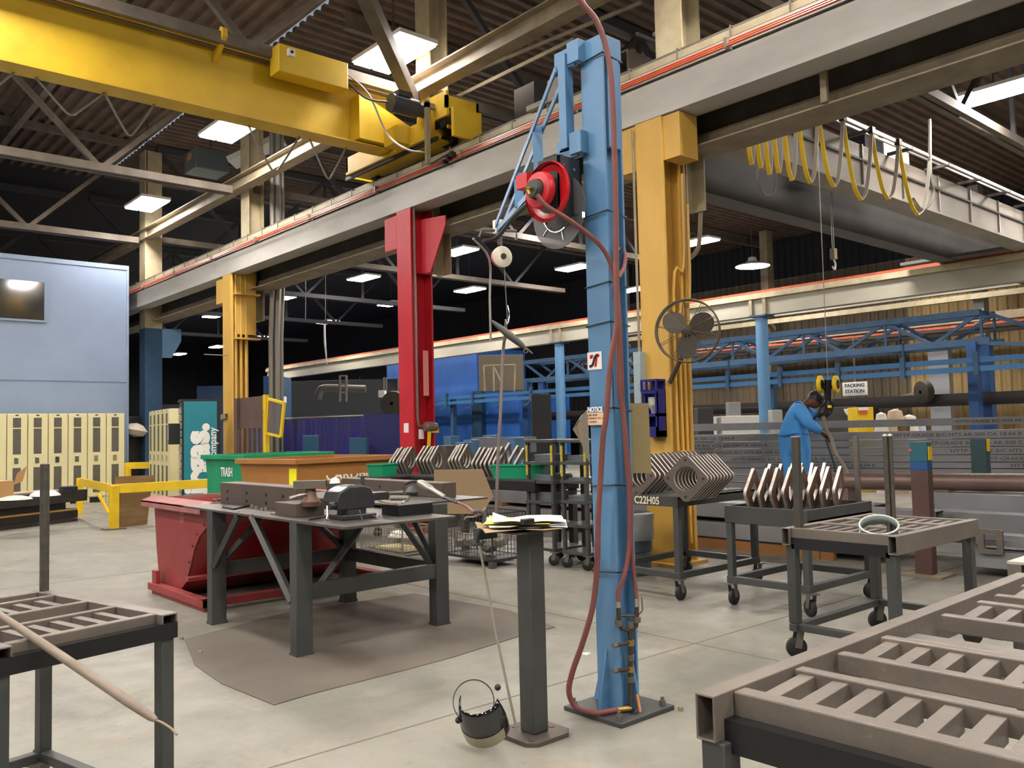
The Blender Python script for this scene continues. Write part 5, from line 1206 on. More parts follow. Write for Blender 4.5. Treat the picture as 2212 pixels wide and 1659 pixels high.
def bin_(p, L_, W_, H_, rz, label):
    t = empty('parts_bin', p, label, 'bin')
    b = MB(); o = [(-L_ / 2 * .9, -W_ / 2 * .88), (L_ / 2 * .9, -W_ / 2 * .88), (L_ / 2 * .9, W_ / 2 * .88), (-L_ / 2 * .9, W_ / 2 * .88)]; e = [(-L_ / 2, -W_ / 2), (L_ / 2 * 1.1, -W_ / 2), (L_ / 2 * 1.1, W_ / 2), (-L_ / 2, W_ / 2)]
    p = V(p); c_, s_ = cos(rz), sin(rz)
    def g(q, z): return p + V((q[0] * c_ - q[1] * s_, q[0] * s_ + q[1] * c_, z))
    vs = [g(q, 0) for q in o] + [g(q, H_) for q in e] + [g((q[0] * .95, q[1] * .93), H_) for q in e] + [g((q[0] * .95, q[1] * .93), .015) for q in o]
    b.add(vs, [(0, 1, 2, 3)] + [(i, (i + 1) % 4, 4 + (i + 1) % 4, 4 + i) for i in range(4)] + [(4 + i, 4 + (i + 1) % 4, 8 + (i + 1) % 4, 8 + i) for i in range(4)] + [(8 + i, 8 + (i + 1) % 4, 12 + (i + 1) % 4, 12 + i) for i in range(4)] + [(12, 13, 14, 15)])
    b.build('body', mat('green plastic', '#0d8f66', .4), t, smooth=False)
    b = MB(); q4 = [g((q[0] * 1.02, q[1] * 1.04), H_) for q in e]
    for i in range(4): b.bar(q4[i], q4[(i + 1) % 4], .018, .014)
    b.build('lip', mat('green plastic', ''), t, smooth=False)
    return t
p = PX(1115, 1040, 6.1); bin_((6.18, p.y + .02, zt), .58, .26, .14, R(-62), 'large green plastic bin on the right end of the long black table')
p = PX(822, 1020, 6.15); tb = bin_((5.72, 8.92, zt), .3, .22, .14, R(200), 'small green plastic bin with wire on the left end of the long black table')
tag(MB().tube([V((5.72 + .07 * cos(i * .9) * (1 + .2 * sin(i)), 8.92 + .06 * sin(i * .9), zt + .06 + .004 * i)) for i in range(20)], .005, 6, k=2).build('wire_coil', M_steel), 'coil of wire lying inside the small green bin', 'wire')
tag(MB().prism([(-.28, 0), (.18, 0), (.30, .16), (.2, .42), (-.28, .42)], PD(1000, 1110, 8.2), (.6, -.8, 0), (0, 0, 1), (.01, .01, 0)).build('cardboard_sheet', mat('dull tan card', '#8a7557', .8)), 'tan cardboard sheet with cut corners leaning under the long black table', 'cardboard')

# shelf racks with plate stacks
def shelf_rack(xa, xb, lab, ncol):
    X_ = 6.0; pa, pb = PX(xa, 950, X_), PX(xb, 950, X_); y1, y0 = pa.y, pb.y; zt = PX(xa, 950, X_).z; dX = .42
    t = empty('shelf_rack', (X_ + dX / 2, (y0 + y1) / 2, 0), lab, 'shelf rack')
    for x in (X_, X_ + dX):
        for y in (y0, y1): MB().box(x, x + .035, y - .0175, y + .0175, .14, zt - .02).build('post', M_grey, t, bev=.002)
    for x in (X_ + .02, X_ + dX):
        for y in (y0 + .02, y1 - .02): caster(t, (x, y), .14, .055, .04, 1.9)
    MB().box(X_ - .02, X_ + dX + .05, y0 - .03, y1 + .03, zt - .03, zt).build('top_shelf', M_grey, t, bev=.003)
    zs = [PX(xa, y, X_).z for y in (997, 1037, 1080, 1130)] + [.17]
    for z in zs: MB().box(X_ - .01, X_ + dX + .03, y0 - .02, y1 + .02, z - .03, z).build('shelf', M_grey, t, smooth=False, bev=.002)
    for y in (y0, y1): MB().box(X_ - .004, X_ - .001, y - .014, y + .014, zt - .36, zt - .06).build('yellow_label', mat('yellow label tape', '#e5cf2f', .6, 0, '#4a4420', 60, .35), t, smooth=False)
    for k, z in enumerate(zs[:3]):
        n = (6, 5, 7)[k] if ncol else (5, 2, 4)[k]
        for i in range(n):
            rnd = random.Random(k * 10 + i + ncol); a = rnd.uniform(-.01, .01)
            o = MB().box(-.15, .15, -.12, .12, 0, .010).build('sheet_plate', mat('pale blue grey plate', '#7f8c93', .4, .5, '#66727a', 5, .5), smooth=False)
            o.location = (X_ + .2, (y0 + y1) / 2 + a, z + .0125 * i); o.rotation_euler = (0, 0, a * 4)
            tag(o, '%s plate from the shelf up in the %s stack of the %s shelf rack' % (ORD[i], ('upper', 'middle', 'lower')[k], 'left' if ncol else 'right'), 'plate', 'plate stacks on the shelf racks')
    return t
shelf_rack(1137, 1190, 'left dark shelf rack with yellow taped posts and grey plate stacks', 1)
shelf_rack(1212, 1262, 'right dark shelf rack with yellow taped posts beside the blue jib post', 0)

# wire baskets
def basket(x0, x1, y0, y1, z0, z1, label, m):
    t = empty('wire_basket', ((x0 + x1) / 2, (y0 + y1) / 2, 0), label, 'basket')
    r = .0035; b = MB(); pit = .045
    def wall(p, q):
        p, q = V(p), V(q); L_ = (q - p).length; n = int(L_ / pit)
        for i in range(n + 1):
            s = p.lerp(q, i / n); b.bar(s + V((0, 0, z0)), s + V((0, 0, z1)), r, r)
        k = int((z1 - z0) / pit)
        for i in range(k + 1): z = z0 + (z1 - z0) * i / k; b.bar(p + V((0, 0, z)), q + V((0, 0, z)), r, r)
    c = [(x0, y0, 0), (x1, y0, 0), (x1, y1, 0), (x0, y1, 0)]
    for i in range(4): wall(c[i], c[(i + 1) % 4])
    b.build('wire_mesh', m, t, smooth=False)
    b = MB()
    for i in range(4):
        for z in (z0, z1): b.bar(V(c[i]) + V((0, 0, z)), V(c[(i + 1) % 4]) + V((0, 0, z)), .014, .014)
        b.bar(V(c[i]) + V((0, 0, z0)), V(c[i]) + V((0, 0, z1)), .014, .014)
    b.build('frame', m, t, smooth=False)
    MB().box(x0, x1, y0, y1, z0 - .02, z0).build('base', M_grey, t, smooth=False)
    for x, y, _ in c: MB().box(x - .03, x + .03, y - .03, y + .03, 0, z0 - .02).build('foot', M_grey, t)
    return t
basket(5.0, 5.45, 7.45, 8.25, .11, .37, 'low galvanised wire basket on casters under the work table right side', mat('galvanised wire', '#8d8b80', .45, .5))
tag(MB().box(5.08, 5.36, 7.6, 8.1, .115, .14).build('paper_pile', mat('cream paper', '#c8bd93', .7)), 'cream paper lying in the low galvanised basket', 'paper')
tag(MB().lathe([(.001, .08), (.1, .06), (.16, 0), (.001, 0)], (5.2, 7.75, .26), (0, 0, 1), 9).build('plastic_wrap', mat('clear wrap', '#b5b4a8', .3)), 'crumpled clear wrap on top of the low basket contents', 'wrap')
basket(5.5, 5.98 - .03, 6.62, 7.42, .08, .53, 'tall dark wire basket full of parts between the work table and the stand', mat('dark wire', '#4b4a44', .5, .5))
for i in range(6):
    rnd = random.Random(i + 40); tag(MB().lathe([(.001, .04), (.06, .05), (.1, 0), (.05, -.04), (.001, -.04)], (5.72 + rnd.uniform(-.1, .1), 6.74 + i * .115, .16 + rnd.uniform(0, .1)), (rnd.uniform(-1, 1), rnd.uniform(-1, 1), 1), 10).build('wrapped_part', mat('dusty wrap', '#6d6a60', .4)), 'dusty wrapped part in the tall dark basket, %s from the right' % ORD[i], 'part', 'parts in the tall basket')
b = MB(); rnd = random.Random(5); p = PZ(1080, 1207)
for i in range(9): b.lathe([(.001, .03), (.03, .028), (.055, .01), (.04, 0), (.001, 0)], (p.x + rnd.uniform(-.07, .07), p.y + rnd.uniform(-.16, .16), 0), (rnd.uniform(-.3, .3), rnd.uniform(-.3, .3), 1), 8)
tag(b.build('pink_rags', mat('pink cloth', '#c21f5c', .8)), 'heap of pink rags on the floor behind the paper stand', 'rags', None, 'stuff')
# drum with plastic
t = empty('waste_drum', (6.16, 5.42, 0), 'grey drum lined with clear plastic behind the 22H05 cart', 'drum')
MB().lathe([(.001, 0), (.2, 0), (.21, .2), (.205, .21), (.215, .22), (.225, .55), (.21, .55), (.19, .02), (.001, .02)], (6.16, 5.42, 0), (0, 0, 1), 28).build('drum', mat('drum grey', '#4d565c', .45), t)
MB().lathe([(.228, .32), (.234, .36), (.23, .45), (.236, .56), (.2, .57)], (6.16, 5.42, 0), (0.02, 0, 1), 22).build('plastic_liner', mat('crinkled plastic', '#a5a9a9', .12, 0, alpha=.75, bump=.8, bscale=14), t)
tag(MB().tube([(6.7, 5.3, .93), (6.66, 5.25, .85), (6.68, 5.18, .8), (6.72, 5.15, .86)], .006, 6, k=4).build('cable', M_tan), 'short tan cable loop under the junction box of the right yellow column', 'cable')

# fan, dispenser, grey panel on the right yellow column
fc = PX(1484, 714, 6.45)
t = empty('wall_fan', fc, 'large dusty caged fan mounted on the right yellow column', 'fan')
ax = V((-.86, -.5, -.02)).normalized(); d, a_, b_ = frame(ax); Rf = .29
b = MB()
for k in range(13):
    rr_ = .05 + (Rf - .05) * k / 12; n = 40; hz = .055 * (1 - (rr_ / Rf) ** 2)
    for sgn in ((1,) if k < 12 else (1,)):
        b.tube([fc + d * hz + (a_ * cos(2 * pi * i / n) + b_ * sin(2 * pi * i / n)) * rr_ for i in range(n + 1)], .0018, 4, caps=False)
for k in range(10):
    an = 2 * pi * k / 10 + .2; rd = a_ * cos(an) + b_ * sin(an)
    b.tube([fc + d * (.055 * (1 - (q / Rf) ** 2)) + rd * q for q in (.02, .1, .2, Rf)] + [fc - d * .12 + rd * Rf * .98, fc - d * .16 + rd * .1], .003, 4)
M_fan = mat('dusty fan steel', '#5e5340', .6, .2, '#463e31', 8, .5)
b.build('front_guard', M_fan, t, smooth=False)
b = MB()
for z in (0, -.06, -.12): b.tube([fc + d * z + (a_ * cos(2 * pi * i / 40) + b_ * sin(2 * pi * i / 40)) * Rf for i in range(41)], .006 if z else .009, 6, caps=False)
b.build('rim', M_fan, t)
M_blade = mat('dark dusty blade', '#3f3a30', .6)
for k in range(3):
    an = 2 * pi * k / 3 + pi / 2 + .1 + pi; r1 = a_ * cos(an) + b_ * sin(an); r2 = d.cross(r1).normalized()
    bl = []
    for i in range(16):
        q = 2 * pi * i / 16; bl.append((.145 + .115 * cos(q), .105 * sin(q)))
    b = MB(); o0 = fc - d * .05; b.prism(bl, o0, r1, (r2 + d * .25).normalized(), d * .003); b.build('blade', M_blade, t)
MB().lathe([(.001, .03), (.03, .025), (.045, 0), (.06, -.06), (.06, -.2), (.001, -.2)], fc, d, 18).build('motor_hub', M_blade, t)
MB().tube([fc - d * .18, fc - d * .22 + V((0, 0, -.05)), V((6.72, 5.32, fc.z - .45))], .025, 8).build('bracket_arm', M_fan, t)
dp = PX(1424, 946, 6.62)
t = empty('wipe_dispenser', dp, 'dark blue wall dispenser with clear jar on the right yellow column', 'dispenser')
yA, yB = PX(1392, 900, 6.62).y, PX(1424, 900, 6.62).y; zA, zB = PX(1400, 944, 6.62).z, PX(1400, 820, 6.62).z
M_dp = mat('navy plastic', '#24246e', .35)
b = MB(); b.box(6.60, 6.73, yB, yB + .01, zA, zB - .1); b.box(6.60, 6.73, yA - .01, yA, zA, zB - .1); b.box(6.72, 6.735, yB, yA, zA, zB); b.box(6.60, 6.72, yB, yA, zA, zA + .06); b.box(6.60, 6.61, yB, yA, zA + .06, zA + .1); b.box(6.60, 6.61, yB, yB + .03, zA, zB - .12); b.box(6.60, 6.61, yA - .03, yA, zA, zB - .12)
b.box(6.60, 6.72, yB, yA, zA + .2, zA + .23); b.build('case', M_dp, t, smooth=False)
b = MB(); b.box(6.58, 6.73, yB, yA, zB - .02, zB)
for k in range(4): q = yB + (yA - yB) * k / 3; b.box(6.58, 6.6, q - .008, q + .008, zB - .12, zB)
b.box(6.58, 6.60, yB, yA, zB - .14, zB - .11); b.build('top_frame', M_dp, t, smooth=False)
MB().lathe([(.001, 0), (.02, .0), (.03, .06), (.055, .1), (.055, .19), (.001, .19)], (6.655, (yA + yB) / 2, zA + .2), (0, 0, 1), 16).build('jar', M_clear, t)
MB().lathe([(.001, 0), (.045, .01), (.05, .07), (.001, .075)], (6.655, (yA + yB) / 2, zA + .3), (0, 0, 1), 14).build('wipes', mat('cream wipes', '#bfb79c', .7), t)
gx = 6.70; ya, yb, za, zb = PX(1383, 900, gx).y, PX(1396, 900, gx).y, PX(1390, 920, gx).z, PX(1390, 760, gx).z
tag(MB().box(6.64, 6.78, yb + .01, ya + .02, za, zb).build('conduit_box', mat('speckled grey panel', '#9fb0b3', .5, 0, '#8b9b9e', 30, .5), bev=.004), 'narrow pale grey electrical box at the left edge of the right yellow column', 'electrical box')
# ---------------------------------------------------------------- tube stock
dT = V((-.304, .953, 0)).normalized(); nT = V((.953, .304, 0))
def along(P0, a, c): return P0 + dT * a, P0 + dT * c
base0 = PD(1800, 1000, 12.5); M_lbl = mat('tube stencil grey', '#2f3033', .6)
zrow = [PD(1800, y, 12.5).z for y in (1010, 999, 984.5, 969.5, 953.5, 938)]
zz = [(.0, .10), (.10, .20), (.20, .30), (.30, .40), (.40, .50), (.50, .60)]
rowz = [(PD(1800, b_, 12.5).z, PD(1800, a_, 12.5).z) for a_, b_ in ((934, 951), (952, 967), (968, 983), (984, 998), (999, 1011), (1012, 1026), (1028, 1042), (1044, 1058))]
names = ['topmost', 'second', 'third', 'fourth', 'fifth', 'sixth', 'seventh', 'eighth']
for i, (z0, z1) in enumerate(rowz):
    P0 = V((base0.x, base0.y, (z0 + z1) / 2)) + nT * .1
    a, c = along(P0, 3.2 - .1 * (i % 3), -7.5 + .12 * (i % 2))
    t = empty('steel_tube', P0, 'long grey tube of the stack behind the worker, %s layer from the top' % names[i], 'steel tube', 'tube stack behind the worker')
    MB().tube4(a, c, .22, (z1 - z0) * .96, .008).build('tube', M_tubes, t, smooth=False, bev=.006)
    for s in (2.2 - .5 * i, -1.6 - .35 * i):
        if i < 5: text('HYTP-GRADE B/C HTS AR-500 CA 18.04 R', .065, 'stencil', M_lbl, t, P0 + dT * s - nT * .112 + V((0, 0, -.005)), -dT, (0, 0, 1), sx=1.3, ext=.0005)
P0 = V((base0.x, base0.y, PD(1800, 917, 12.5).z)) - nT * .0
t = empty('steel_tube', P0, 'single long grey tube lying raised above the stacked wall behind the worker', 'steel tube')
dd = V((.68 * -1, .73, 0)); dd = V((AR.x, AR.y, 0)).normalized() * -1; d2 = (dd * .96 + dT * .25).normalized()
MB().tube4(P0 + d2 * 3.3 , P0 - d2 * 5, .12, .105, .006).build('tube', M_tubes, t, smooth=False, bev=.006)
text('HYTP-GRADE B/C HTS AR-500', .06, 'stencil', M_lbl, t, P0 - d2 * 2.2 + V((-.045, -.045, -.0)) , -d2, (0, 0, 1), sx=1.3, ext=.0005)
for s in (2.6, -1.0, -4.2):
    b = P0 - d2 * -s if False else P0 + d2 * s
    MB().box(b.x - .06, b.x + .06, b.y - .06, b.y + .06, rowz[0][1] - .005, P0.z - .05).build('spacer', M_wood, t)
for k, s in enumerate((3.0, .2, -3.0, -6.5)):
    b = V((base0.x, base0.y, 0)) + dT * s + nT * .1
    tag(MB().box(b.x - .12, b.x + .12, b.y - .12, b.y + .12, 0, rowz[-1][0]).build('sleeper', M_wood), 'wooden sleeper under the stacked tubes, %s from the left' % ORD[k], 'sleeper', 'sleepers under the tube stack')
# big brown pipe
pc = PD(1960, 1040, 8.9)
t = empty('steel_pipe', pc, 'big brown round pipe lying between the rack posts', 'pipe')
a, c = along(pc, 1.05, -3.5)
MB().tube([a, c], .088, 28, caps=False).tube([a, c], .078, 28, caps=False).build('pipe', M_pipe, t)
for s in (-.35, -1.2, .6): q = pc + dT * s; MB().box(q.x - .08, q.x + .08, q.y - .06, q.y + .06, .5, pc.z - .075).build('cradle', M_pipe, t)
# low pile of tubes close behind the carts, running along the hall
def lowtube(x0, x1, z0, z1, ya, yb, lb, m=M_tubes):
    t = empty('steel_tube', ((x0 + x1) / 2, (ya + yb) / 2, (z0 + z1) / 2), lb, 'steel tube', 'low tube pile')
    MB().tube4(((x0 + x1) / 2, ya, (z0 + z1) / 2), ((x0 + x1) / 2, yb, (z0 + z1) / 2), abs(x1 - x0), z1 - z0, .01).build('tube', m, t, smooth=False, bev=.008); return t
lowtube(8.05, 8.35, .12, .28, 3.9, 13, 'wide grey tube on the bottom of the low pile behind the carts')
lowtube(8.12, 8.42, .33, .50, 4.3, 12.6, 'bluish grey tube with bright top edge on the low pile behind the carts')
lowtube(8.45, 8.75, .12, .30, 4.0, 13, 'bottom grey tube in the second file of the low pile')
lowtube(8.5, 8.8, .33, .52, 4.2, 12.8, 'upper grey tube in the second file of the low pile')
lowtube(8.0, 8.25, .08, .22, -2, 3.15, 'lowest grey tube right of the near rack post')
lowtube(8.1, 8.3, .26, .36, -2, 3.1, 'grey tube with a welded end plate right of the near rack post')
lowtube(8.45, 8.75, .34, .50, -2, 3.6, 'large grey tube right of the near rack post, upper front')
lowtube(8.85, 9.2, .48, .64, -2, 3.9, 'large grey tube under the brown pipe right of the rack post')
lowtube(8.85, 9.2, .16, .44, -2, 12, 'hidden deep grey tube carrying the rear pile')
for i, y in enumerate((.2, 2.6, 4.6, 7.0, 9.5, 12)):
    tag(MB().box(8.0, 9.2, y - .06, y + .06, 0, .08).build('timber_bearer', M_wood), 'timber bearer under the low tube pile, %s from the right' % ORD[i], 'timber', 'bearers under the low pile')
    if y > 3.5: tag(MB().box(8.05, 8.8, y - .05, y + .05, .28, .33).build('timber_spacer', M_wood), 'timber spacer between layers of the low tube pile, %s from the right' % ORD[i - 2], 'timber', 'spacers in the low pile')
tag(MB().box(8.02, 8.08, 4.4, 6.4, .0, .10).build('timber_board', mat('orange brown board', '#8c5f33', .7)), 'orange brown board on the floor before the low tube pile', 'timber')
p = PX(2140, 1125, 8.0); n = 24
b = MB(); o = rr(.1, .02); i_ = [(x * .5, y * .62) for x, y in o]; b.ring(o, i_, (7.99, p.y, .31), (0, 1, 0), (0, 0, 1.05), (-.03, 0, 0))
tag(b.build('end_plate', M_rack, smooth=False), 'upright rounded steel plate with a square hole at the right floor pile', 'steel plate')
p = PX(1960, 1082, 8.3)
lowtube(8.2, 8.38, .40, .52, p.y - .3, p.y + 1.2, 'short open ended tube left of the near rack post')
# rack posts
t = empty('rack_post', (7.78, 3.38, 0), 'near rack post painted teal over brown with a yellow sign', 'post')
M_pbr = mat('brown primer', '#5a403b', .6, 0, '#4a3430', 3, .5); M_teal2 = mat('teal post paint', '#255e6b', .5); M_pbl = mat('blue post paint', '#1f4c83', .5)
for z0, z1, m, nm in ((.02, .92, M_pbr, 'lower_shaft'), (.92, 1.0, M_pbl, 'blue_band'), (1.0, 1.17, M_teal2, 'teal_top')): MB().box(7.70, 7.80, 3.31, 3.46, z0, z1).build(nm, m, t, bev=.004)
MB().box(7.6, 7.92, 3.2, 3.56, 0, .02).build('base_plate', M_tan, t)
MB().box(7.72, 7.79, 3.302, 3.309, 1.01, 1.13).build('yellow_sign', M_byel, t)
MB().box(7.694, 7.70, 3.44, 3.465, 1.09, 1.11).build('pink_dot', mat('pink', '#d0506c', .6), t)
q = PD(2124, 1100, 9.7)
t = empty('rack_post', (q.x, q.y, 0), 'rear rack post with dark teal face and yellow sign behind the brown pipe', 'post')
MB().box(q.x - .06, q.x + .06, q.y - .08, q.y + .08, 0, PD(2124, 948, 9.7).z).build('shaft', mat('dark teal', '#2c444b', .5), t); MB().box(q.x - .03, q.x + .05, q.y - .088, q.y - .081, 1.0, 1.14).build('yellow_sign', M_byel, t)
for i, (x, y, D) in enumerate(((975, 942, 15), (1002, 955, 13.5), (1018, 950, 14.5), (1058, 940, 17), (1113, 945, 14), (966, 962, 12.5))):
    q = PD(x, y, D); m = M_blue if i < 5 else M_steel
    t = tag(MB().box(q.x - .1, q.x + .1, q.y - .1, q.y + .1, 0, q.z).build('rack_post', m, bev=.01), 'short %s rack post behind the long black table, %s of six' % ('blue' if i < 5 else 'grey', ORD[i]), 'post', 'short posts behind the flange table')
for i, (y, hh) in enumerate(((952, .12), (962, .1), (971, .1))):
    a, c = PD(1026, y, 15.5), PD(1150, y - 1, 14.5)
    tag(MB().bar(a, c, .2, hh).build('steel_tube', M_tubes, smooth=False), 'light grey tube of the small far pile by the red column, %s from top' % ORD[i], 'steel tube', 'small far tube pile')
q0, q1 = PD(1060, 985, 15.4), PD(1130, 985, 14.9)
for i, q in enumerate((q0, q1)): tag(MB().box(q.x - .15, q.x + .15, q.y - .15, q.y + .15, 0, PD(1060, 975, 15.2).z).build('pedestal', M_grey), '%s grey pedestal carrying the small far tube pile' % ('left', 'right')[i], 'pedestal')

# ---------------------------------------------------------------- grey crane over the side bay
M_gir = mat('dusty grey girder', '#a49c92', .6, 0, '#857d74', 1.2, .6, stretch=(.4, 1, 1), spots='#5e5851', sscale=3, sthr=.68)
M_gird = mat('dark grey girder', '#5b5957', .65, 0, '#4a4846', 1.2, .6)
G1, G2 = 6.60, 8.25
zb = 5.16; zt1 = PY(1944, 350, G1).z
t = empty('overhead_crane', (14, 7.4, 5.2), 'grey double girder crane over the side bay with yellow cable loops', 'overhead crane')
b = MB(); b.box(7.75, 28.5, G1, G1 + .02, zb, zt1); b.box(7.75, 28.5, G1 - .05, G1 + .4, zb - .02, zb); b.box(7.75, 28.5, G1, G1 + .35, zt1, zt1 + .02); b.box(7.75, 28.5, G1 + .33, G1 + .35, zb, zt1)
b.build('near_girder', M_gir, t, smooth=False)
b = MB(); b.box(7.75, 28.5, G2, G2 + .4, zb - .03, zb + .85); b.build('far_girder', M_gird, t, smooth=False)
zf = zt1 + .02
for i, (y, z, r_) in enumerate(((G1 - .28, zf + .12, .022), (G1 - .4, zf + .02, .018), (G1 - .02, zf + .22, .016))):
    MB().bar((7.9, y, z), (28.5, y, z), r_ * 2, r_ * 2).build('festoon_rail', mat('bright rail', '#b9b7b2', .35, .6), t, smooth=False)
for i in range(14):
    x = 8.6 + i * 1.45; MB().bar((x, G1 - .42, zf + .02), (x, G1, zf + .02), .05, .05).build('rail_arm', M_gird, t)
    MB().bar((x + .5, G1 - .02, zb + .05), (x + .5, G1 - .02, zf), .03, .03).build('stay_rod', M_conduit, t)
MB().bar((7.9, G1 - .03, (zb + zt1) / 2 + .1), (28.5, G1 - .03, (zb + zt1) / 2 + .1), .02, .035).build('conduit_line', M_gird, t)
MB().box(7.55, 7.75, 6.2, 9.2, 5.2, 5.5).build('end_truck', M_gird, t)
for x0_, x1_ in ((20.9, 21.2),): MB().box(x0_, x1_, 5.8, 9.4, zb - .02, zb + .05).build('truck_plate', M_gird, t)
c = PY(1905, 275, G1 + .6)
MB().box(c.x - .5, c.x + .5, G1 + .35, G1 + .9, zf + .05, zf + .55).build('hoist_box', M_white, t); MB().box(c.x - 1.2, c.x - .55, G1 + .35, G1 + 1.2, zf + .02, zf + .45).build('hoist_drum', M_black, t)
MB().box(c.x - 1.1, c.x - .8, G1 + .3, G1 + .36, zf + .45, zf + .52).build('yellow_cover', M_byel, t)
fy = G1 - .42
M_fy = mat('yellow flat cable', '#e3bb22', .5); M_fg = mat('grey flat cable', '#a8a49a', .5)
att = [(1612, 308, 345), (1632, 303, 352), (1650, 297, 365), (1668, 290, 362), (1690, 284, 378), (1722, 275, 383), (1768, 272, 392), (1822, 290, 420), (1884, 312, 418), (1942, 340, 452), (2010, 365, 452)]
rz_ = [PY(x, y, fy) for x, y, _ in att]
zr_ = zf + .0
for i in range(len(att) - 1):
    a, c = V((PY(att[i][0], att[i][1], fy).x, fy, zr_)), V((PY(att[i + 1][0], att[i + 1][1], fy).x, fy, zr_))
    mid = (a + c) / 2; zl = PY((att[i][0] + att[i + 1][0]) / 2 + 4, att[i][2] + 12, fy).z
    L1 = sm([a, a.lerp(mid, .25) + V((0, 0, (zl - zr_) * .45)), a.lerp(mid, .6) + V((0, 0, (zl - zr_) * .85)), V((mid.x, fy, zl))], 5)
    L2 = sm([V((mid.x, fy, zl)), c.lerp(mid, .6) + V((0, 0, (zl - zr_) * .85)), c.lerp(mid, .25) + V((0, 0, (zl - zr_) * .45)), c], 5)
    for L_, m, nm in ((L1, M_fy, 'yellow_cable_loop'), (L2, M_fg, 'grey_cable_loop')):
        b = MB(); s = .055
        for p, q in zip(L_[:-1], L_[1:]): b.bar(p, q, .012, s * 1.1, up=(0, 1, 0)); 
        b.build(nm, m, t, smooth=False)
    MB().box(a.x - .05, a.x + .05, fy - .04, fy + .04, zr_ - .04, zr_ + .06).build('trolley', M_black, t)
MB().tube([PY(1636, 360, fy), PY(1638, 395, fy), PY(1652, 420, fy), PY(1670, 415, fy), PY(1676, 390, fy), PY(1672, 360, fy)], .016, 6, k=5).build('hanging_cable', M_conduit, t)
MB().tube([PY(2008, 258, fy), PY(2010, 380, fy), PY(2016, 415, fy), PY(2008, 440, fy), PY(1990, 452, fy), PY(1972, 430, fy)], .03, 7, k=5).build('cable_drop', M_conduit, t)
# hoist hook
hk = PD(1801, 560, 14.5)
t = empty('crane_hook', hk, 'small crane hook block hanging on ropes under the grey crane', 'hook')
for dx in (-.03, .03): MB().cyl(hk + V((dx, 0, .1)), V((hk.x + dx, hk.y, 5.3)), .006, 5).build('rope', M_conduit, t)
MB().box(hk.x - .05, hk.x + .05, hk.y - .04, hk.y + .04, hk.z - .0, hk.z + .18).build('block', M_tan, t)
MB().tube([hk + V((0, 0, 0)), hk + V((.05, 0, -.08)), hk + V((.02, 0, -.17)), hk + V((-.05, 0, -.13))], .016, 7, k=4).build('hook', M_white, t)

# ---------------------------------------------------------------- far runway
XF = 21.4
zr = PX(1600, 638, XF).z; zb2 = PX(1638, 680, XF).z
t = empty('runway_beam', (XF, 15, zb2), 'far pale crane runway beam with rusty rail on blue pipe columns', 'crane runway beam')
b = MB(); b.box(XF, XF + .015, -8, 45, zb2, zr - .2); b.box(XF - .0, XF + .3, -8, 45, zb2 - .02, zb2); b.build('web', mat('pale beam', '#a5a193', .6, 0, '#8e8a7c', 1, .5, stretch=(1, .3, 1)), t, smooth=False)
b = MB(); b.box(XF - .1, XF + .25, -8, 45, zr - .18, zr - .03); b.build('cap_channel', M_cream, t, smooth=False)
b = MB(); b.box(XF - .04, XF + .06, -8, 45, zr - .03, zr + .05); b.build('rail', M_copper, t, smooth=False)
yy = [PX(1640, 700, XF).y, PX(1203, 745, XF).y]
for i, y in enumerate(yy + [30.5]):
    t = empty('pipe_column', (XF + .1, y, 0), ('blue round pipe column under the far beam behind the worker', 'blue round pipe column left of the jib post', 'blue round pipe column hidden behind the red column')[i], 'column')
    MB().cyl((XF + .12, y, 0), (XF + .12, y, zb2 - .06), .17, 24).build('shaft', M_blue, t); MB().box(XF - .12, XF + .35, y - .28, y + .28, zb2 - .06, zb2 - .02).build('cap_plate', M_dblue, t)
    for s in (-.22, .22): MB().box(XF - .08, XF, y + s - .05, y + s + .05, zb2, zr - .18).build('stiffener', M_tan, t)
# farther beams along the right wall
def lbeam(X_, pa, pb, m, label, name='girder'):
    z1, z0 = PX(*pa, X_).z, PX(*pb, X_).z
    return tag(MB().box(X_, X_ + .2, -8, 26, z0, z1).build(name, m, smooth=False), label, 'girder')
lbeam(27.6, (2150, 596), (2150, 622), mat('pale beam', ''), 'pale upper girder along the right wall above the blue truss')
lbeam(27.4, (2150, 628), (2150, 640), M_cream, 'thin cream girder strip just above the blue truss')
lbeam(27.0, (2150, 672), (2150, 690), M_tan, 'tan girder strip seen through the blue truss')
lbeam(26.8, (2150, 694), (2150, 699), M_copper, 'thin orange conductor line seen through the blue truss', 'conductor_bar')
lbeam(27.1, (2150, 700), (2150, 716), M_dbeam, 'dark girder strip below the orange line behind the truss')
for i, y in enumerate((-1.5, 4.5, 10.2, 17.5, 24.5)):
    tag(MB().box(27.8, 28.2, y - .15, y + .15, 0, 8.5).build('wall_column', mat('grey column', '#8f908d', .5) if y == 10.2 else M_tan), '%s column against the right wall, %s from the camera' % ('grey' if y == 10.2 else 'brown', ORD[i]), 'column', 'columns on the right wall')
tag(MB().box(27.4, 27.7, 11.0, 11.6, 0, 4.2).build('duct', mat('silver duct', '#9b9fa3', .35, .4)), 'silver vertical duct beside the grey wall column', 'duct')

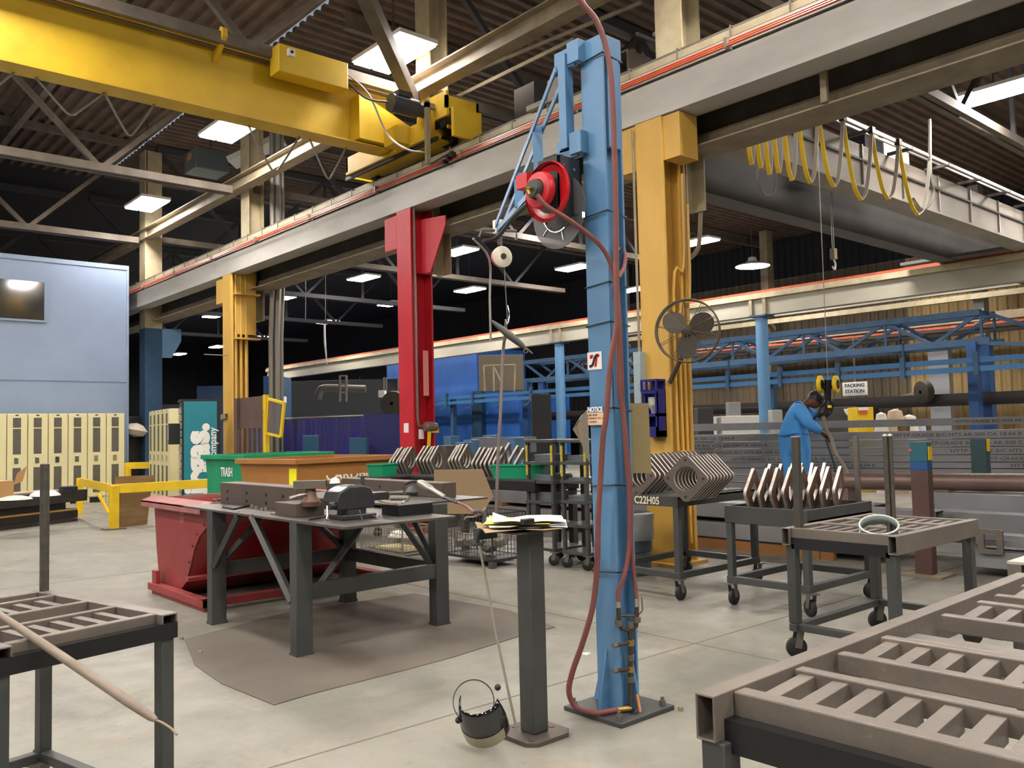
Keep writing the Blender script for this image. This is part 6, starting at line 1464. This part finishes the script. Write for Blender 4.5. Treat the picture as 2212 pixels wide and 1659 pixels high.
# ---------------------------------------------------------------- blue truss gantry and conveyor
XT = 24.0
yE, yW = PX(2118, 668, XT).y, PX(1132, 770, XT).y
zT, zB = PX(2118, 674, XT).z, PX(2063, 742, XT).z
t = empty('truss_gantry', (XT, (yE + yW) / 2, 0), 'long dark blue lattice truss gantry in the right background', 'gantry')
for X_ in (XT, XT + .9):
    MB().bar((X_, yE, zT), (X_, yW, zT), .14, .16).build('top_chord', M_dblue, t, smooth=False)
    MB().bar((X_, yE - .2, zB), (X_, yW, zB), .14, .18).build('bottom_chord', M_dblue, t, smooth=False)
    n = 14; dy = (yW - yE) / n
    for i in range(n):
        a, c = (zT, zB) if i % 2 == 0 else (zB, zT)
        MB().bar((X_, yE + i * dy, a), (X_, yE + (i + 1) * dy, c), .07, .09).build('diagonal', M_dblue, t, smooth=False)
        if i % 2 == 0: MB().bar((X_, yE + i * dy, zB), (X_, yE + i * dy, zT), .06, .06).build('vertical', M_dblue, t, smooth=False)
for i in range(8): y = yE + i * (yW - yE) / 7; MB().bar((XT, y, zT), (XT + .9, y, zT), .08, .08).build('cross_bar', M_dblue, t, smooth=False); MB().bar((XT, y, zB), (XT + .9, y, zB), .08, .08).build('cross_bar', M_dblue, t, smooth=False)
for y in (PX(2107, 850, XT).y,):
    for X_ in (XT, XT + .9): MB().box(X_ - .15, X_ + .15, y - .12, y + .12, 0, zB).build('leg', mat('blue post paint', ''), t)
    MB().bar((XT, y - .2, zB - .05), (XT, y - 2.0, zB - .25), .1, .1).build('outrigger', M_dblue, t)
for X_ in (XT, XT + .9): MB().box(X_ - .15, X_ + .15, yW - .3, yW, 0, zB).build('leg', mat('blue post paint', ''), t)
MB().bar((XT + .4, yE, zT), (XT + .4, yE - 1.4, zB + .1), .1, .1).build('end_brace', M_dblue, t)
XV = 22.6
t = empty('overhead_conveyor', (XV, 20, 2.8), 'blue double rail overhead conveyor with hooks running under the truss', 'conveyor')
z1 = PX(2100, 778, XV).z; z2 = PX(2100, 797, XV).z
for z in (z1, z2): MB().bar((XV, 2, z), (XV, 46, z), .1, .13).build('rail', mat('conveyor blue', '#2f6595', .5), t, smooth=False)
for i in range(24):
    y = 3 + i * 1.8; MB().bar((XV - .05, y, z2 - .15), (XV - .05, y, z1 + .2), .12, .1).build('hanger', M_dblue, t, smooth=False)
    if i % 3 == 1: MB().bar((XV, y, z1 + .2), (XV, y, zB if y < yW else 4.2), .05, .05).build('drop_rod', M_dblue, t)
    if i > 9: MB().tube([(XV - .1, y, z2 - .1), (XV - .14, y + .1, z2 - .25), (XV - .12, y + .3, z2 - .28), (XV - .12, y + .34, z2 - .2)], .03, 6, k=3).build('hook', M_dblue, t)
for y in (14.3, 30): MB().box(XV + .2, XV + .4, y - .1, y + .1, 0, z1).build('post', M_dblue, t)
# black channel and things under it
XK = 24.6; z0, z1 = PX(1800, 884, XK).z, PX(1800, 862, XK).z; yl = PX(1070, 885, XK).y
t = empty('channel_beam', (XK, 15, z0), 'long dark channel beam at head height across the right background', 'channel beam')
MB().box(XK, XK + .12, 0, yl, z0, z1).build('channel', mat('dark brown steel', '#2f2a28', .5), t, smooth=False); MB().box(XK - .12, XK, 0, yl, z0 - .03, z0).build('flange', M_black, t, smooth=False)
for y in (1.5, 12, 18, 26.5): MB().box(XK + .0, XK + .12, y - .06, y + .06, 0, z0 - .03).build('post', M_black, t)
for i in range(12): MB().lathe([(.001, 0), (.04, .01), (.04, .05), (.001, .06)], (XK - .08, 2.5 + i * 1.1, z0 - .09), (0, 0, 1), 8).build('light_bulb', M_white, t)
for y, k in ((PX(1137, 930, XK).y, 0), (PX(1153, 930, XK).y, 1)): MB().box(XK - .05, XK, y - .06, y + .06, 1.0, z0 - .1).build('yellow_label', M_byel, t)
p = PX(1847, 839, 25.6)
t = empty('packing_sign', p, 'white PACKING STATION sign board above the worker', 'sign')
MB().box(25.58, 25.6, p.y - .40, p.y + .40, p.z - .22, p.z + .2).build('board', M_white, t)
MB().box(25.6, 25.64, p.y - .02, p.y + .02, p.z - .2, 4).build('hanger', M_conduit, t)
text('PACKING', .15, 'sign_text', M_btext, t, (25.57, p.y, p.z + .09), (0, -1, 0), (0, 0, 1), sx=1.0, bold=.003); text('STATION', .15, 'sign_text', M_btext, t, (25.57, p.y, p.z - .09), (0, -1, 0), (0, 0, 1), sx=1.0, bold=.003)
def bg(x0, y0, x1, y1, D, dep, m, name, label, cat, floor=False, bev=.01, group=None):
    a, c = PD(x0, y1, D), PD(x1, y0, D); r_ = V((AR.x, AR.y, 0)).normalized(); f_ = V((AF.x, AF.y, 0)).normalized()
    z0 = 0 if floor else a.z; z1 = c.z; w_ = (V((c.x - a.x, c.y - a.y, 0))).length
    q = V(((a.x + c.x) / 2, (a.y + c.y) / 2, (z0 + z1) / 2)) + f_ * dep / 2
    return tag(MB().ob(q, r_ * w_ / 2, f_ * dep / 2, (0, 0, (z1 - z0) / 2)).build(name, m, bev=bev), label, cat, group)
o = bg(1853, 879, 1887, 935, 17, .5, M_byel, 'yellow_cabinet', 'yellow cabinet with a red warning label under the dark channel', 'cabinet', True)
t = o; q = PD(1866, 890, 16.98); r_ = V((AR.x, AR.y, 0)).normalized()
l_ = MB().ob(q, r_ * .07, V((AF.x, AF.y, 0)) * .003, (0, 0, .035)).build('red_label', mat('orange red', '#d5542c', .6)); l_.parent = o
l_ = MB().ob(PD(1865, 883, 16.98), r_ * .1, V((AF.x, AF.y, 0)) * .003, (0, 0, .03)).build('white_label', M_white); l_.parent = o
bg(1560, 897, 1640, 936, 19, .8, M_white, 'white_crate', 'white long crate left of the worker behind the tubes', 'crate', True)
bg(1575, 868, 1600, 898, 19.3, .3, mat('grey panel', '#8b8d8c', .5), 'switch_cabinet', 'small grey control panel standing behind the white crate', 'panel', True)
bg(1508, 880, 1540, 925, 19.2, .4, mat('dark machine', '#3b3c3c', .5), 'machine_cabinet', 'dark grey machine cabinet right of the yellow column foot', 'cabinet', True)
bg(1668, 885, 1690, 905, 18.8, .3, mat('pale grey box', '#a9aba8', .5), 'control_box', 'pale grey control box just left of the worker back', 'box', True)
bg(1770, 878, 1852, 932, 18, .6, mat('charcoal board', '#3e4044', .6), 'dark_board', 'charcoal board behind the worker hands with torn paper on it', 'board', True)
q = PD(1832, 888, 17.9)
tag(MB().prism([(-.09, .05), (.1, .05), (.11, -.01), (.05, -.06), (.02, -.1), (-.0, -.07), (-.02, -.09), (-.07, -.02)], q, r_, (0, 0, 1), V((AF.x, AF.y, 0)) * .004).build('torn_paper', M_white), 'torn white paper stuck on the charcoal board', 'paper')
for i, (x, y, w_, h, m) in enumerate(((1905, 930, 20, 40, 'white'), (1935, 925, 28, 42, 'tan'), (1965, 925, 26, 30, 'white'), (1990, 930, 16, 22, 'blue'))):
    mm = {'white': mat('bag white', '#d9d4c8', .4, bump=.6, bscale=8), 'tan': mat('wrapped tan', '#b08c6c', .4, 0, '#cdbca4', 4, .5), 'blue': mat('pale blue bag', '#b8c6da', .4)}[m]
    q = PD(x, y, 16.5); z1 = PD(x, y - h, 16.5).z; s = w_ / 1867 * 16.5
    tag(MB().lathe([(.001, z1), (s * .5, z1 - .04), (s * .8, z1 * .75), (s * .85, .3), (s * .8, 0), (.001, 0)], (q.x, q.y, 0), (0, 0, 1), 10).build('wrapped_goods', mm), '%s wrapped goods under the dark channel, %s from the left' % ({'white': 'white', 'tan': 'tan', 'blue': 'pale blue'}[m], ORD[i]), 'goods', 'wrapped goods by the yellow cabinet')
bg(1560, 880, 1640, 882, 20, .1, M_conduit, 'pipe_rail', 'thin pipe rail behind the white crate', 'rail').location.z -= 0
q = PD(1996, 846, 24)
tag(MB().lathe([(.05, -.12), (.3, -.1), (.33, 0), (.3, .1), (.05, .12)], q, (.9, -.5, .1), 24).build('barrel_fan', M_blade), 'dark round fan on the right wall under the truss', 'fan')
fa = MB().bar(q + V((.2, .2, 0)), V((27.8, q.y + 2.2, q.z)), .06, .06).build('support_arm', M_tan); fa.parent = bpy.data.objects['barrel_fan']

# ---------------------------------------------------------------- blue booth, curtains and machines in the back
XB = 24.2
ya = PX(1150, 900, XB).y
z_lo = PX(1000, 862, XB).z
t = empty('spray_booth', (XB, ya + 8, 0), 'large bright blue booth wall behind the red column', 'booth')
MB().box(XB, XB + 3, ya + .8, 58, 0, z_lo).build('lower_wall', M_bblue, t, smooth=False)
y1_, y2_ = PX(1027, 800, XB).y, PX(880, 800, XB).y
MB().box(XB + .1, XB + 3, y1_, y2_ + 2, z_lo, PX(1000, 755, XB).z).build('tall_block', M_bblue, t, smooth=False)
MB().box(XB - .25, XB, PX(1043, 900, XB).y - .2, PX(1032, 900, XB).y + .1, 0, z_lo + .3).build('pilaster', M_dblue, t, smooth=False)
for z in (z_lo * .62, z_lo * .95): MB().box(XB - .06, XB, ya + .8, 58, z, z + .12).build('rib', mat('rib blue', '#3b6fc4', .5), t, smooth=False)
for y in (PX(700, 900, XB).y, PX(780, 900, XB).y): MB().box(XB - .2, XB, y, y + .8, 0, z_lo + .1).build('pilaster', M_dblue, t, smooth=False)
bg(1035, 765, 1130, 845, 31, .5, mat('grimy tank', '#57503f', .7), 'grimy_tank', 'grimy brown tank block right of the tall blue booth wall', 'tank')
a, c = PD(1048, 830, 30), PD(1112, 828, 30)
for i, (x0, y0, x1, y1) in enumerate(((1045, 790, 1113, 788), (1045, 790, 1047, 845), (1113, 788, 1111, 845), (1066, 792, 1067, 845), (1068, 795, 1085, 830))):
    tag(MB().cyl(PD(x0, y0, 30), PD(x1, y1, 30), .03, 6).build('handrail', M_tan), 'tan handrail piece before the grimy tank, %s' % ('top rail', 'left post', 'right post', 'middle post', 'sloping brace')[i], 'handrail', 'handrail by the grimy tank')
bg(1150, 850, 1190, 950, 26, .5, M_black, 'doorway_screen', 'black opening panel left of the blue pipe column', 'panel', True)
# purple curtains
ca, cb2 = PD(592, 905, 17.2), PD(788, 902, 16.0)
t = empty('welding_curtain', (ca.x, ca.y, 0), 'dark purple vinyl welding curtain hanging on a rail behind the tan dumpster', 'curtain')
e = V((cb2.x - ca.x, cb2.y - ca.y, 0)); L_ = e.length; e.normalize(); nn = V((e.y, -e.x, 0)); b = MB(); vs = []; n = 60
for i in range(n + 1):
    s = L_ * i / n; dp_ = .05 * sin(i * .8) * (1.3 if i < 22 else .5) + .02 * sin(i * 2.3)
    for k, z in enumerate((.1, .8, ca.z - .04 * abs(sin(i * .42)))): vs.append(V((ca.x, ca.y, 0)) + e * s + nn * dp_ * (1 - .3 * k) + V((0, 0, z)))
b.add(vs, [(3 * i + k, 3 * i + 3 + k, 3 * i + 4 + k, 3 * i + 1 + k) for i in range(n) for k in (0, 1)])
b.build('vinyl_sheet', M_purple, t)
MB().cyl(V((ca.x, ca.y, ca.z)), V((cb2.x, cb2.y, ca.z)), .02, 8).build('rail', M_conduit, t)
for q in (ca, cb2): MB().cyl(V((q.x, q.y, 0)), V((q.x, q.y, ca.z)), .02, 8).build('post', M_conduit, t)
bg(786, 893, 872, 975, 15.4, .06, mat('navy panel', '#25286e', .45), 'navy_screen', 'flat navy blue screen panel left of the red column', 'screen', True)
bg(655, 940, 680, 975, 14.9, .3, mat('teal box', '#2c5f80', .5), 'teal_cabinet', 'small teal cabinet glimpsed before the purple curtain, left one', 'cabinet', True)
bg(755, 945, 790, 975, 14.7, .3, mat('teal box', ''), 'teal_cabinet', 'small teal cabinet before the join of curtain and navy screen', 'cabinet', True)
bg(425, 833, 485, 870, 26, 2, mat('dull blue box', '#4a6ba0', .5, 0, '#5b6f92', 2, .5), 'blue_machine_box', 'dull blue box machine top seen above the teal cabinet', 'machine', True)
bg(570, 812, 588, 905, 26, 1.2, mat('light blue box', '#5d86d8', .5), 'blue_machine_box', 'light blue machine side right of the grey conduits', 'machine', True)
bg(588, 812, 606, 905, 25.9, 1.2, M_dblue, 'blue_machine_box', 'dark blue machine front right of the light blue one', 'machine', True)
bg(605, 818, 860, 862, 40, 1, mat('dark wall unit', '#1c1e24', .7), 'dark_machine', 'long dark machine mass above the blue booth', 'machine', True)
o = tag(MB().tube([PD(687, 862, 28), PD(692, 845, 28), PD(706, 838, 28), PD(790, 840, 28)], .12, 10, k=4).build('exhaust_pipe', mat('dull pipe', '#5d5a50', .5)), 'curved dull exhaust pipe above the blue booth', 'pipe')
t = empty('ladder_frame', PD(741, 830, 27), 'small grey ladder frame standing on the blue booth', 'frame')
for x in (734, 748): MB().cyl(PD(x, 868, 27), PD(x, 811, 27), .04, 6).build('post', M_conduit, t)
for y in (812, 830, 848): MB().cyl(PD(734, y, 27), PD(748, y, 27), .03, 6).build('rung', M_conduit, t)
for i, (x, y0, y1) in enumerate(((829, 868, 815), (834, 868, 815), (860, 868, 815))): tag(MB().cyl(PD(x, y0, 27.5), PD(x, y1, 27.5), .03, 6).build('riser_pipe', M_conduit), 'thin grey riser pipe left of the red column, %s from the left' % ORD[i], 'pipe', 'riser pipes on the booth')
bg(817, 843, 831, 858, 25, .3, M_white, 'junction_box', 'small white junction box left of the red column', 'box')
bg(605, 856, 613, 870, 24, .3, M_white, 'junction_box', 'small white box right of the mesh gate top', 'box')
q = PD(850, 873, 23)
tag(MB().lathe([(.05, -.1), (.33, -.08), (.36, 0), (.33, .1), (.05, .12)], q, (-.8, -.5, .1), 22).build('barrel_fan', M_blade), 'dark round fan against the left edge of the red column', 'fan')
tag(MB().cyl(q, V((q.x, q.y, 0)), .04, 8).build('fan_stand', M_grey), 'stand of the dark round fan left of the red column', 'stand')
o = bg(306, 872, 450, 890, 30, 2, mat('silver roof duct', '#8c90a0', .4, .3), 'silver_duct', 'long silver duct top behind the teal cabinet', 'duct', True)
# heater and louvre near the roof
p = PD(455, 352, 19.5)
t = empty('unit_heater', p, 'grey unit heater box hanging left of the column head', 'heater')
MB().box(p.x - .45, p.x + .3, p.y - .3, p.y + .4, p.z - .25, p.z + .22).build('case', mat('heater grey', '#5d686b', .5), t, bev=.02)
MB().cyl(p + V((0, 0, .2)), (p.x, p.y, 8.5), .015, 6).build('rod', M_trussd, t); MB().box(p.x - .455, p.x - .45, p.y - .05, p.y + .2, p.z, p.z + .15).build('label_plate', M_cardb, t)
a, c = PD(500, 352, 19), PD(610, 300, 19)
tag(MB().bar(a, c, .55, .12).build('white_duct', M_white), 'white flat duct catching light below the yellow crane', 'duct')
tag(MB().cyl((a + c) / 2, V((((a + c) / 2).x, ((a + c) / 2).y, 8.5)), .015, 6).build('duct_rod', M_trussd), 'rod holding the white flat duct', 'rod')
# dangling cords
for i, (x, y0, y1, D, lb) in enumerate(((703, 480, 690, 26, 'thin cord down to the lamp between the columns'), (660, 480, 690, 26, 'thin cord left of the lamp cord between the columns'))):
    tag(MB().cyl(PD(x, y0 - 200, D), PD(x, y1, D), .01, 5).build('cord', M_conduit), lb, 'cord')
tag(MB().tube([PD(701, 700, 26), PD(702, 740, 26), PD(706, 787, 26)], [.03, .035, .012], 6, k=3).build('hanging_strip', M_white), 'pale strip hanging below the lamp between the columns', 'strip')
t = empty('concrete_block', PX(1205, 205, 6.95), 'grey hollow block standing on the crane beam left of the jib post', 'block')
q = PX(1205, 205, 6.95)
MB().box(6.86, 7.05, q.y - .1, q.y + .08, 5.15, 5.40).build('upright', mat('block grey', '#8f8b80', .8), t); MB().box(6.86, 7.05, q.y + .1, q.y + .45, 5.15, 5.21).build('flat_block', mat('block grey', ''), t)
# roof braces seen at top
tag(MB().bar(PX(895, 225, 6.9), PX(785, -20, 5.2), .16, .2).build('roof_strut', M_truss), 'thick dark diagonal strut crossing the bright lamp at the top', 'strut')
for i, (p_, q_) in enumerate(((PZ(925, 195, 6.9), PZ(1385, 5, 6.9)), (PZ(935, 235, 6.4), PZ(1240, 85, 6.4)))):
    tag(MB().cyl(p_, q_, .03, 6).build('pipe_run', M_tan), '%s thin pipe run below the eave beam right of the lamp' % ('upper', 'lower')[i], 'pipe')
# ---------------------------------------------------------------- worker
def skin(name, pts, edges, rad, m, parent, sub=2):
    me = bpy.data.meshes.new(name); me.from_pydata([V(p) for p in pts], edges, []); me.update()
    o = bpy.data.objects.new(name, me); COL.objects.link(o)
    o.modifiers.new('skin', 'SKIN').use_smooth_shade = True
    for i, r_ in enumerate(rad):
        r2 = r_ if isinstance(r_, tuple) else (r_, r_)
        me.skin_vertices[0].data[i].radius = r2
    me.skin_vertices[0].data[0].use_root = True
    s = o.modifiers.new('sub', 'SUBSURF'); s.levels = sub; s.render_levels = sub
    dg = bpy.context.evaluated_depsgraph_get(); dg.update()
    m2 = bpy.data.meshes.new_from_object(o.evaluated_get(dg)); bpy.data.objects.remove(o); bpy.data.meshes.remove(me)
    off = V((0, 0, 0)); pp = parent
    while pp is not None: off += pp.location; pp = pp.parent
    for v in m2.vertices: v.co -= off
    m2.materials.clear(); m2.materials.append(m); m2.shade_smooth()
    o = bpy.data.objects.new(name, m2); COL.objects.link(o); o.parent = parent
    return o
RR = V((AR.x, AR.y, 0)).normalized(); FF = V((AF.x, AF.y, 0)).normalized(); UU = V((0, 0, 1))
DW = 11.7
fp = PD(1724, 1137, DW)
t = empty('worker', (fp.x, fp.y, 0), 'person in pale blue coveralls and black cap bending over by the stacked tubes', 'person')
J = {
 'pelvis': PD(1717, 952, 11.72), 'waist': PD(1713, 930, 11.7), 'chest': PD(1718, 897, 11.68), 'neck': PD(1741, 873, 11.66), 'headb': PD(1750, 869, 11.66), 'head': PD(1761, 864, 11.66),
 'hipL': PD(1704, 966, 11.80), 'kneeL': PD(1711, 1045, 11.78), 'ankL': PD(1708, 1121, 11.82), 'toeL': PD(1722, 1131, 11.75),
 'hipR': PD(1731, 966, 11.64), 'kneeR': PD(1735, 1045, 11.62), 'ankR': PD(1734, 1121, 11.66), 'toeR': PD(1749, 1132, 11.6),
 'shR': PD(1727, 886, 11.50), 'elR': PD(1748, 916, 11.42), 'wrR': PD(1779, 937, 11.46), 'haR': PD(1786, 943, 11.47),
 'shL': PD(1733, 884, 11.86), 'elL': PD(1762, 902, 11.8), 'wrL': PD(1783, 890, 11.66), 'haL': PD(1789, 882, 11.62)}
def chain(names, extra=()):
    idx = {n: i for i, n in enumerate(names)}; return [J[n] for n in names], idx
names = ['pelvis', 'waist', 'chest', 'neck', 'headb', 'head', 'hipL', 'kneeL', 'ankL', 'toeL', 'hipR', 'kneeR', 'ankR', 'toeR', 'shR', 'elR', 'wrR', 'haR', 'shL', 'elL', 'wrL', 'haL']
P_, ix = chain(names)
ed = [(0, 1), (1, 2), (2, 3), (3, 4), (4, 5), (0, 6), (6, 7), (7, 8), (8, 9), (0, 10), (10, 11), (11, 12), (12, 13), (2, 14), (14, 15), (15, 16), (16, 17), (2, 18), (18, 19), (19, 20), (20, 21)]
rad = [.15, .13, .15, .062, .065, .075, .085, .06, .045, .04, .085, .06, .045, .04, .075, .045, .032, .035, .075, .045, .032, .035]
body = skin('body', P_, ed, rad, M_skin, t)
# head
hc = J['head']; hd_ = (RR * .80 + UU * -.42 - FF * .15).normalized()      # looking direction
hu = (UU * .86 + RR * .45 + FF * .05); hu = (hu - hd_ * hu.dot(hd_)).normalized(); hs = hd_.cross(hu)
def HP(a, b_, c): return hc + hd_ * a + hs * b_ + hu * c
def ell(o, ra, rb, rc, n=16, top=None):
    b = MB(); vs = []; k = n // 2
    for i in range(k + 1):
        th = pi * i / k
        for j in range(n):
            ph = 2 * pi * j / n; vs.append(o + hd_ * ra * sin(th) * cos(ph) + hs * rb * sin(th) * sin(ph) + hu * rc * cos(th))
    b.add(vs, [(i * n + j, i * n + (j + 1) % n, (i + 1) * n + (j + 1) % n, (i + 1) * n + j) for i in range(k) for j in range(n)]); return b
hm = ell(HP(0, 0, 0), .1, .078, .12); hm.prism([(-.012, 0), (.012, 0), (0, .035)], HP(.095, 0, -.02), hs, hu, hd_ * .02)
for s in (-1, 1): hm.lathe([(.001, -.006), (.02, -.004), (.026, .003), (.001, .008)], HP(-.005, s * .078, -.01), hs * s, 10)
hm.build('head', M_skin, t)
for s in (-1, 1): MB().lathe([(.001, -.01), (.012, 0), (.001, .01)], HP(.088, s * .032, .012), hd_, 8).build('eye', M_white, t)
MB().bar(HP(.095, -.025, -.055), HP(.095, .025, -.055), .006, .01).build('mouth', M_rusty, t)
b = MB()
for s in (-1, 1): b.lathe([(.022, -.002), (.027, 0), (.022, .002)], HP(.105, s * .033, .01), hd_, 14, closed=True); b.bar(HP(.1, s * .06, .012), HP(0, s * .085, .0), .004, .006)
b.bar(HP(.106, -.012, .012), HP(.106, .012, .012), .004, .004); b.build('safety_glasses', M_chrome, t)
cap = MB(); vs = []; n = 20; k = 6
for i in range(k + 1):
    th = (pi * .5) * i / k
    for j in range(n): ph = 2 * pi * j / n; vs.append(HP(0, 0, .02) + hd_ * .112 * sin(th) * cos(ph) + hs * .092 * sin(th) * sin(ph) + hu * .118 * cos(th))
cap.add(vs, [(i * n + j, i * n + (j + 1) % n, (i + 1) * n + (j + 1) % n, (i + 1) * n + j) for i in range(k) for j in range(n)])
cap.prism([(-.07, 0), (.07, 0), (.05, .07), (0, .085), (-.05, .07)], HP(.09, 0, .022), hs, (hd_ - hu * .25).normalized(), hu * .006)
cap.lathe([(.085, -.03), (.1, -.03), (.1, .01), (.085, .01)], HP(-.005, 0, .015), hu, 18, closed=True)
cap.build('cap', M_black, t)
# coveralls
J2 = dict(J); J2['lumb'] = PD(1709, 942, 11.72)
nm2 = ['pelvis', 'waist', 'chest', 'yoke', 'collar', 'hipL', 'thL', 'kneeL', 'cuL', 'hipR', 'thR', 'kneeR', 'cuR', 'shR', 'elR', 'cfR', 'shL', 'elL', 'cfL']
J2['yoke'] = PD(1727, 884, 11.67); J2['collar'] = PD(1739, 875, 11.66)
J2['thL'] = PD(1706, 1005, 11.8); J2['thR'] = PD(1734, 1005, 11.62); J2['cuL'] = PD(1709, 1112, 11.8); J2['cuR'] = PD(1735, 1112, 11.64)
J2['cfR'] = PD(1775, 934, 11.455); J2['cfL'] = PD(1778, 893, 11.7)
ed2 = [(0, 1), (1, 2), (2, 3), (3, 4), (0, 5), (5, 6), (6, 7), (7, 8), (0, 9), (9, 10), (10, 11), (11, 12), (2, 13), (13, 14), (14, 15), (2, 16), (16, 17), (17, 18)]
rd2 = [(.205, .20), (.185, .175), (.20, .175), (.13, .13), .075, .135, .115, .088, .08, .135, .115, .088, .08, .11, .082, .06, .11, .08, .06]
cv = skin('coverall', [J2[n] for n in nm2], ed2, rd2, M_coil, t)
MB().tube([J['waist'] + (RR * cos(a) * .19 + FF * sin(a) * .185) + V((0, 0, -.045 + .01 * sin(3 * a))) for a in [2 * pi * i / 20 for i in range(21)]], .014, 6).build('waist_seam', mat('coverall seam', '#3a7fc4', .8), cv)
def hand(w, h, dirn, cur, parent):
    d = (h - w).normalized(); up = V(dirn).normalized(); sd_ = d.cross(up).normalized()
    pts = [w, w + d * .05, w + d * .095]; e = [(0, 1), (1, 2)]; r_ = [.03, (.042, .022), (.04, .02)]
    for k, (o_, L_) in enumerate(((-.033, .06), (-.011, .072), (.011, .068), (.033, .052))):
        b0 = w + d * .095 + sd_ * o_; i0 = len(pts)
        pts += [b0 + d * .015, b0 + d * (.015 + L_ * .4) - up * cur * .3, b0 + d * (.015 + L_ * .65) - up * cur]; e += [(2, i0), (i0, i0 + 1), (i0 + 1, i0 + 2)]; r_ += [.011, .010, .009]
    i0 = len(pts); b0 = w + d * .035 + sd_ * -.035
    pts += [b0 + d * .02 - sd_ * .02, b0 + d * .05 - sd_ * .035 - up * .01]; e += [(1, i0), (i0, i0 + 1)]; r_ += [.013, .011]
    return skin('glove', pts, e, r_, M_black, parent, 1)
hand(J['wrR'], J['haR'], (0.2, -.2, 1), .03, t); hand(J['wrL'], J['haL'], (-.3, .4, .8), .03, t)
for s in ('L', 'R'):
    a, c = J['ank' + s], J['toe' + s]; a0 = V((a.x, a.y, 0)); c0 = V((c.x, c.y, 0))
    d = (c0 - a0).normalized(); n_ = V((-d.y, d.x, 0))
    skin('boot', [a0 + V((0, 0, .13)), a0 + V((0, 0, .06)), a0 + d * .10 + V((0, 0, .045)), a0 + d * .19 + V((0, 0, .035))], [(0, 1), (1, 2), (2, 3)], [.055, .055, .045, .034], M_black, t)
# lifting device in his hands
lc = PD(1788, 840, 11.35)
t = empty('lift_manipulator', lc, 'black hand manipulator with two yellow wheels hanging before the worker', 'manipulator')
for s, x in ((-1, 1772), (1, 1806)):
    q = PD(x, 830, 11.35); ax = (RR * .8 - FF * .6)
    MB().lathe([(.03, -.02), (.085, -.025), (.115, -.018), (.115, .018), (.085, .025), (.03, .02)], q, ax, 24, closed=True).build('yellow_wheel', M_byel, t)
    MB().lathe([(.001, -.03), (.06, -.03), (.06, .03), (.001, .03)], q, ax, 18).build('wheel_hub', M_black, t)
MB().cyl(PD(1766, 836, 11.35), PD(1812, 836, 11.35), .022, 10).cyl(PD(1788, 820, 11.35), PD(1788, 862, 11.38), .045, 14).build('body', M_black, t)
for p_, q_, r_ in (((1786, 858), (1772, 880), .02), ((1790, 858), (1797, 882), .022), ((1797, 882), (1784, 900), .022), ((1784, 878), (1768, 902), .018), ((1772, 880), (1757, 905), .018)):
    MB().tube([PD(*p_, 11.4), PD((p_[0] + q_[0]) / 2 + 3, (p_[1] + q_[1]) / 2, 11.38), PD(*q_, 11.42)], r_, 8, k=3).build('handle_arm', M_black, t)
MB().cyl(PD(1788, 820, 11.35), V((PD(1788, 820, 11.35).x, PD(1788, 820, 11.35).y, 5.1)), .006, 5).build('rope', M_conduit, t)
MB().box(lc.x - .02, lc.x + .03, lc.y - .03, lc.y, PD(1765, 882, 11.4).z, PD(1765, 876, 11.4).z).build('yellow_tag', M_byel, t)
tag(MB().tube([PD(1779, 900, 11.3), PD(1784, 925, 11.3), PD(1796, 950, 11.3), PD(1806, 980, 11.2), PD(1828, 1016, 11.1), PD(1836, 1050, 11.0), PD(1838, 1120, 10.9)], .022, 8, k=5).build('lift_hose', mat('dusty tan hose', '#7b6f60', .6)), 'dusty tan hose dropping from the manipulator to the floor', 'hose')
tag(MB().tube([PD(1784, 948, 11.5), PD(1793, 975, 11.45), PD(1803, 1010, 11.4), PD(1806, 1050, 11.35)], .014, 6, k=4).build('dark_strap', M_black), 'dark strap hanging beside the tan hose', 'strap')
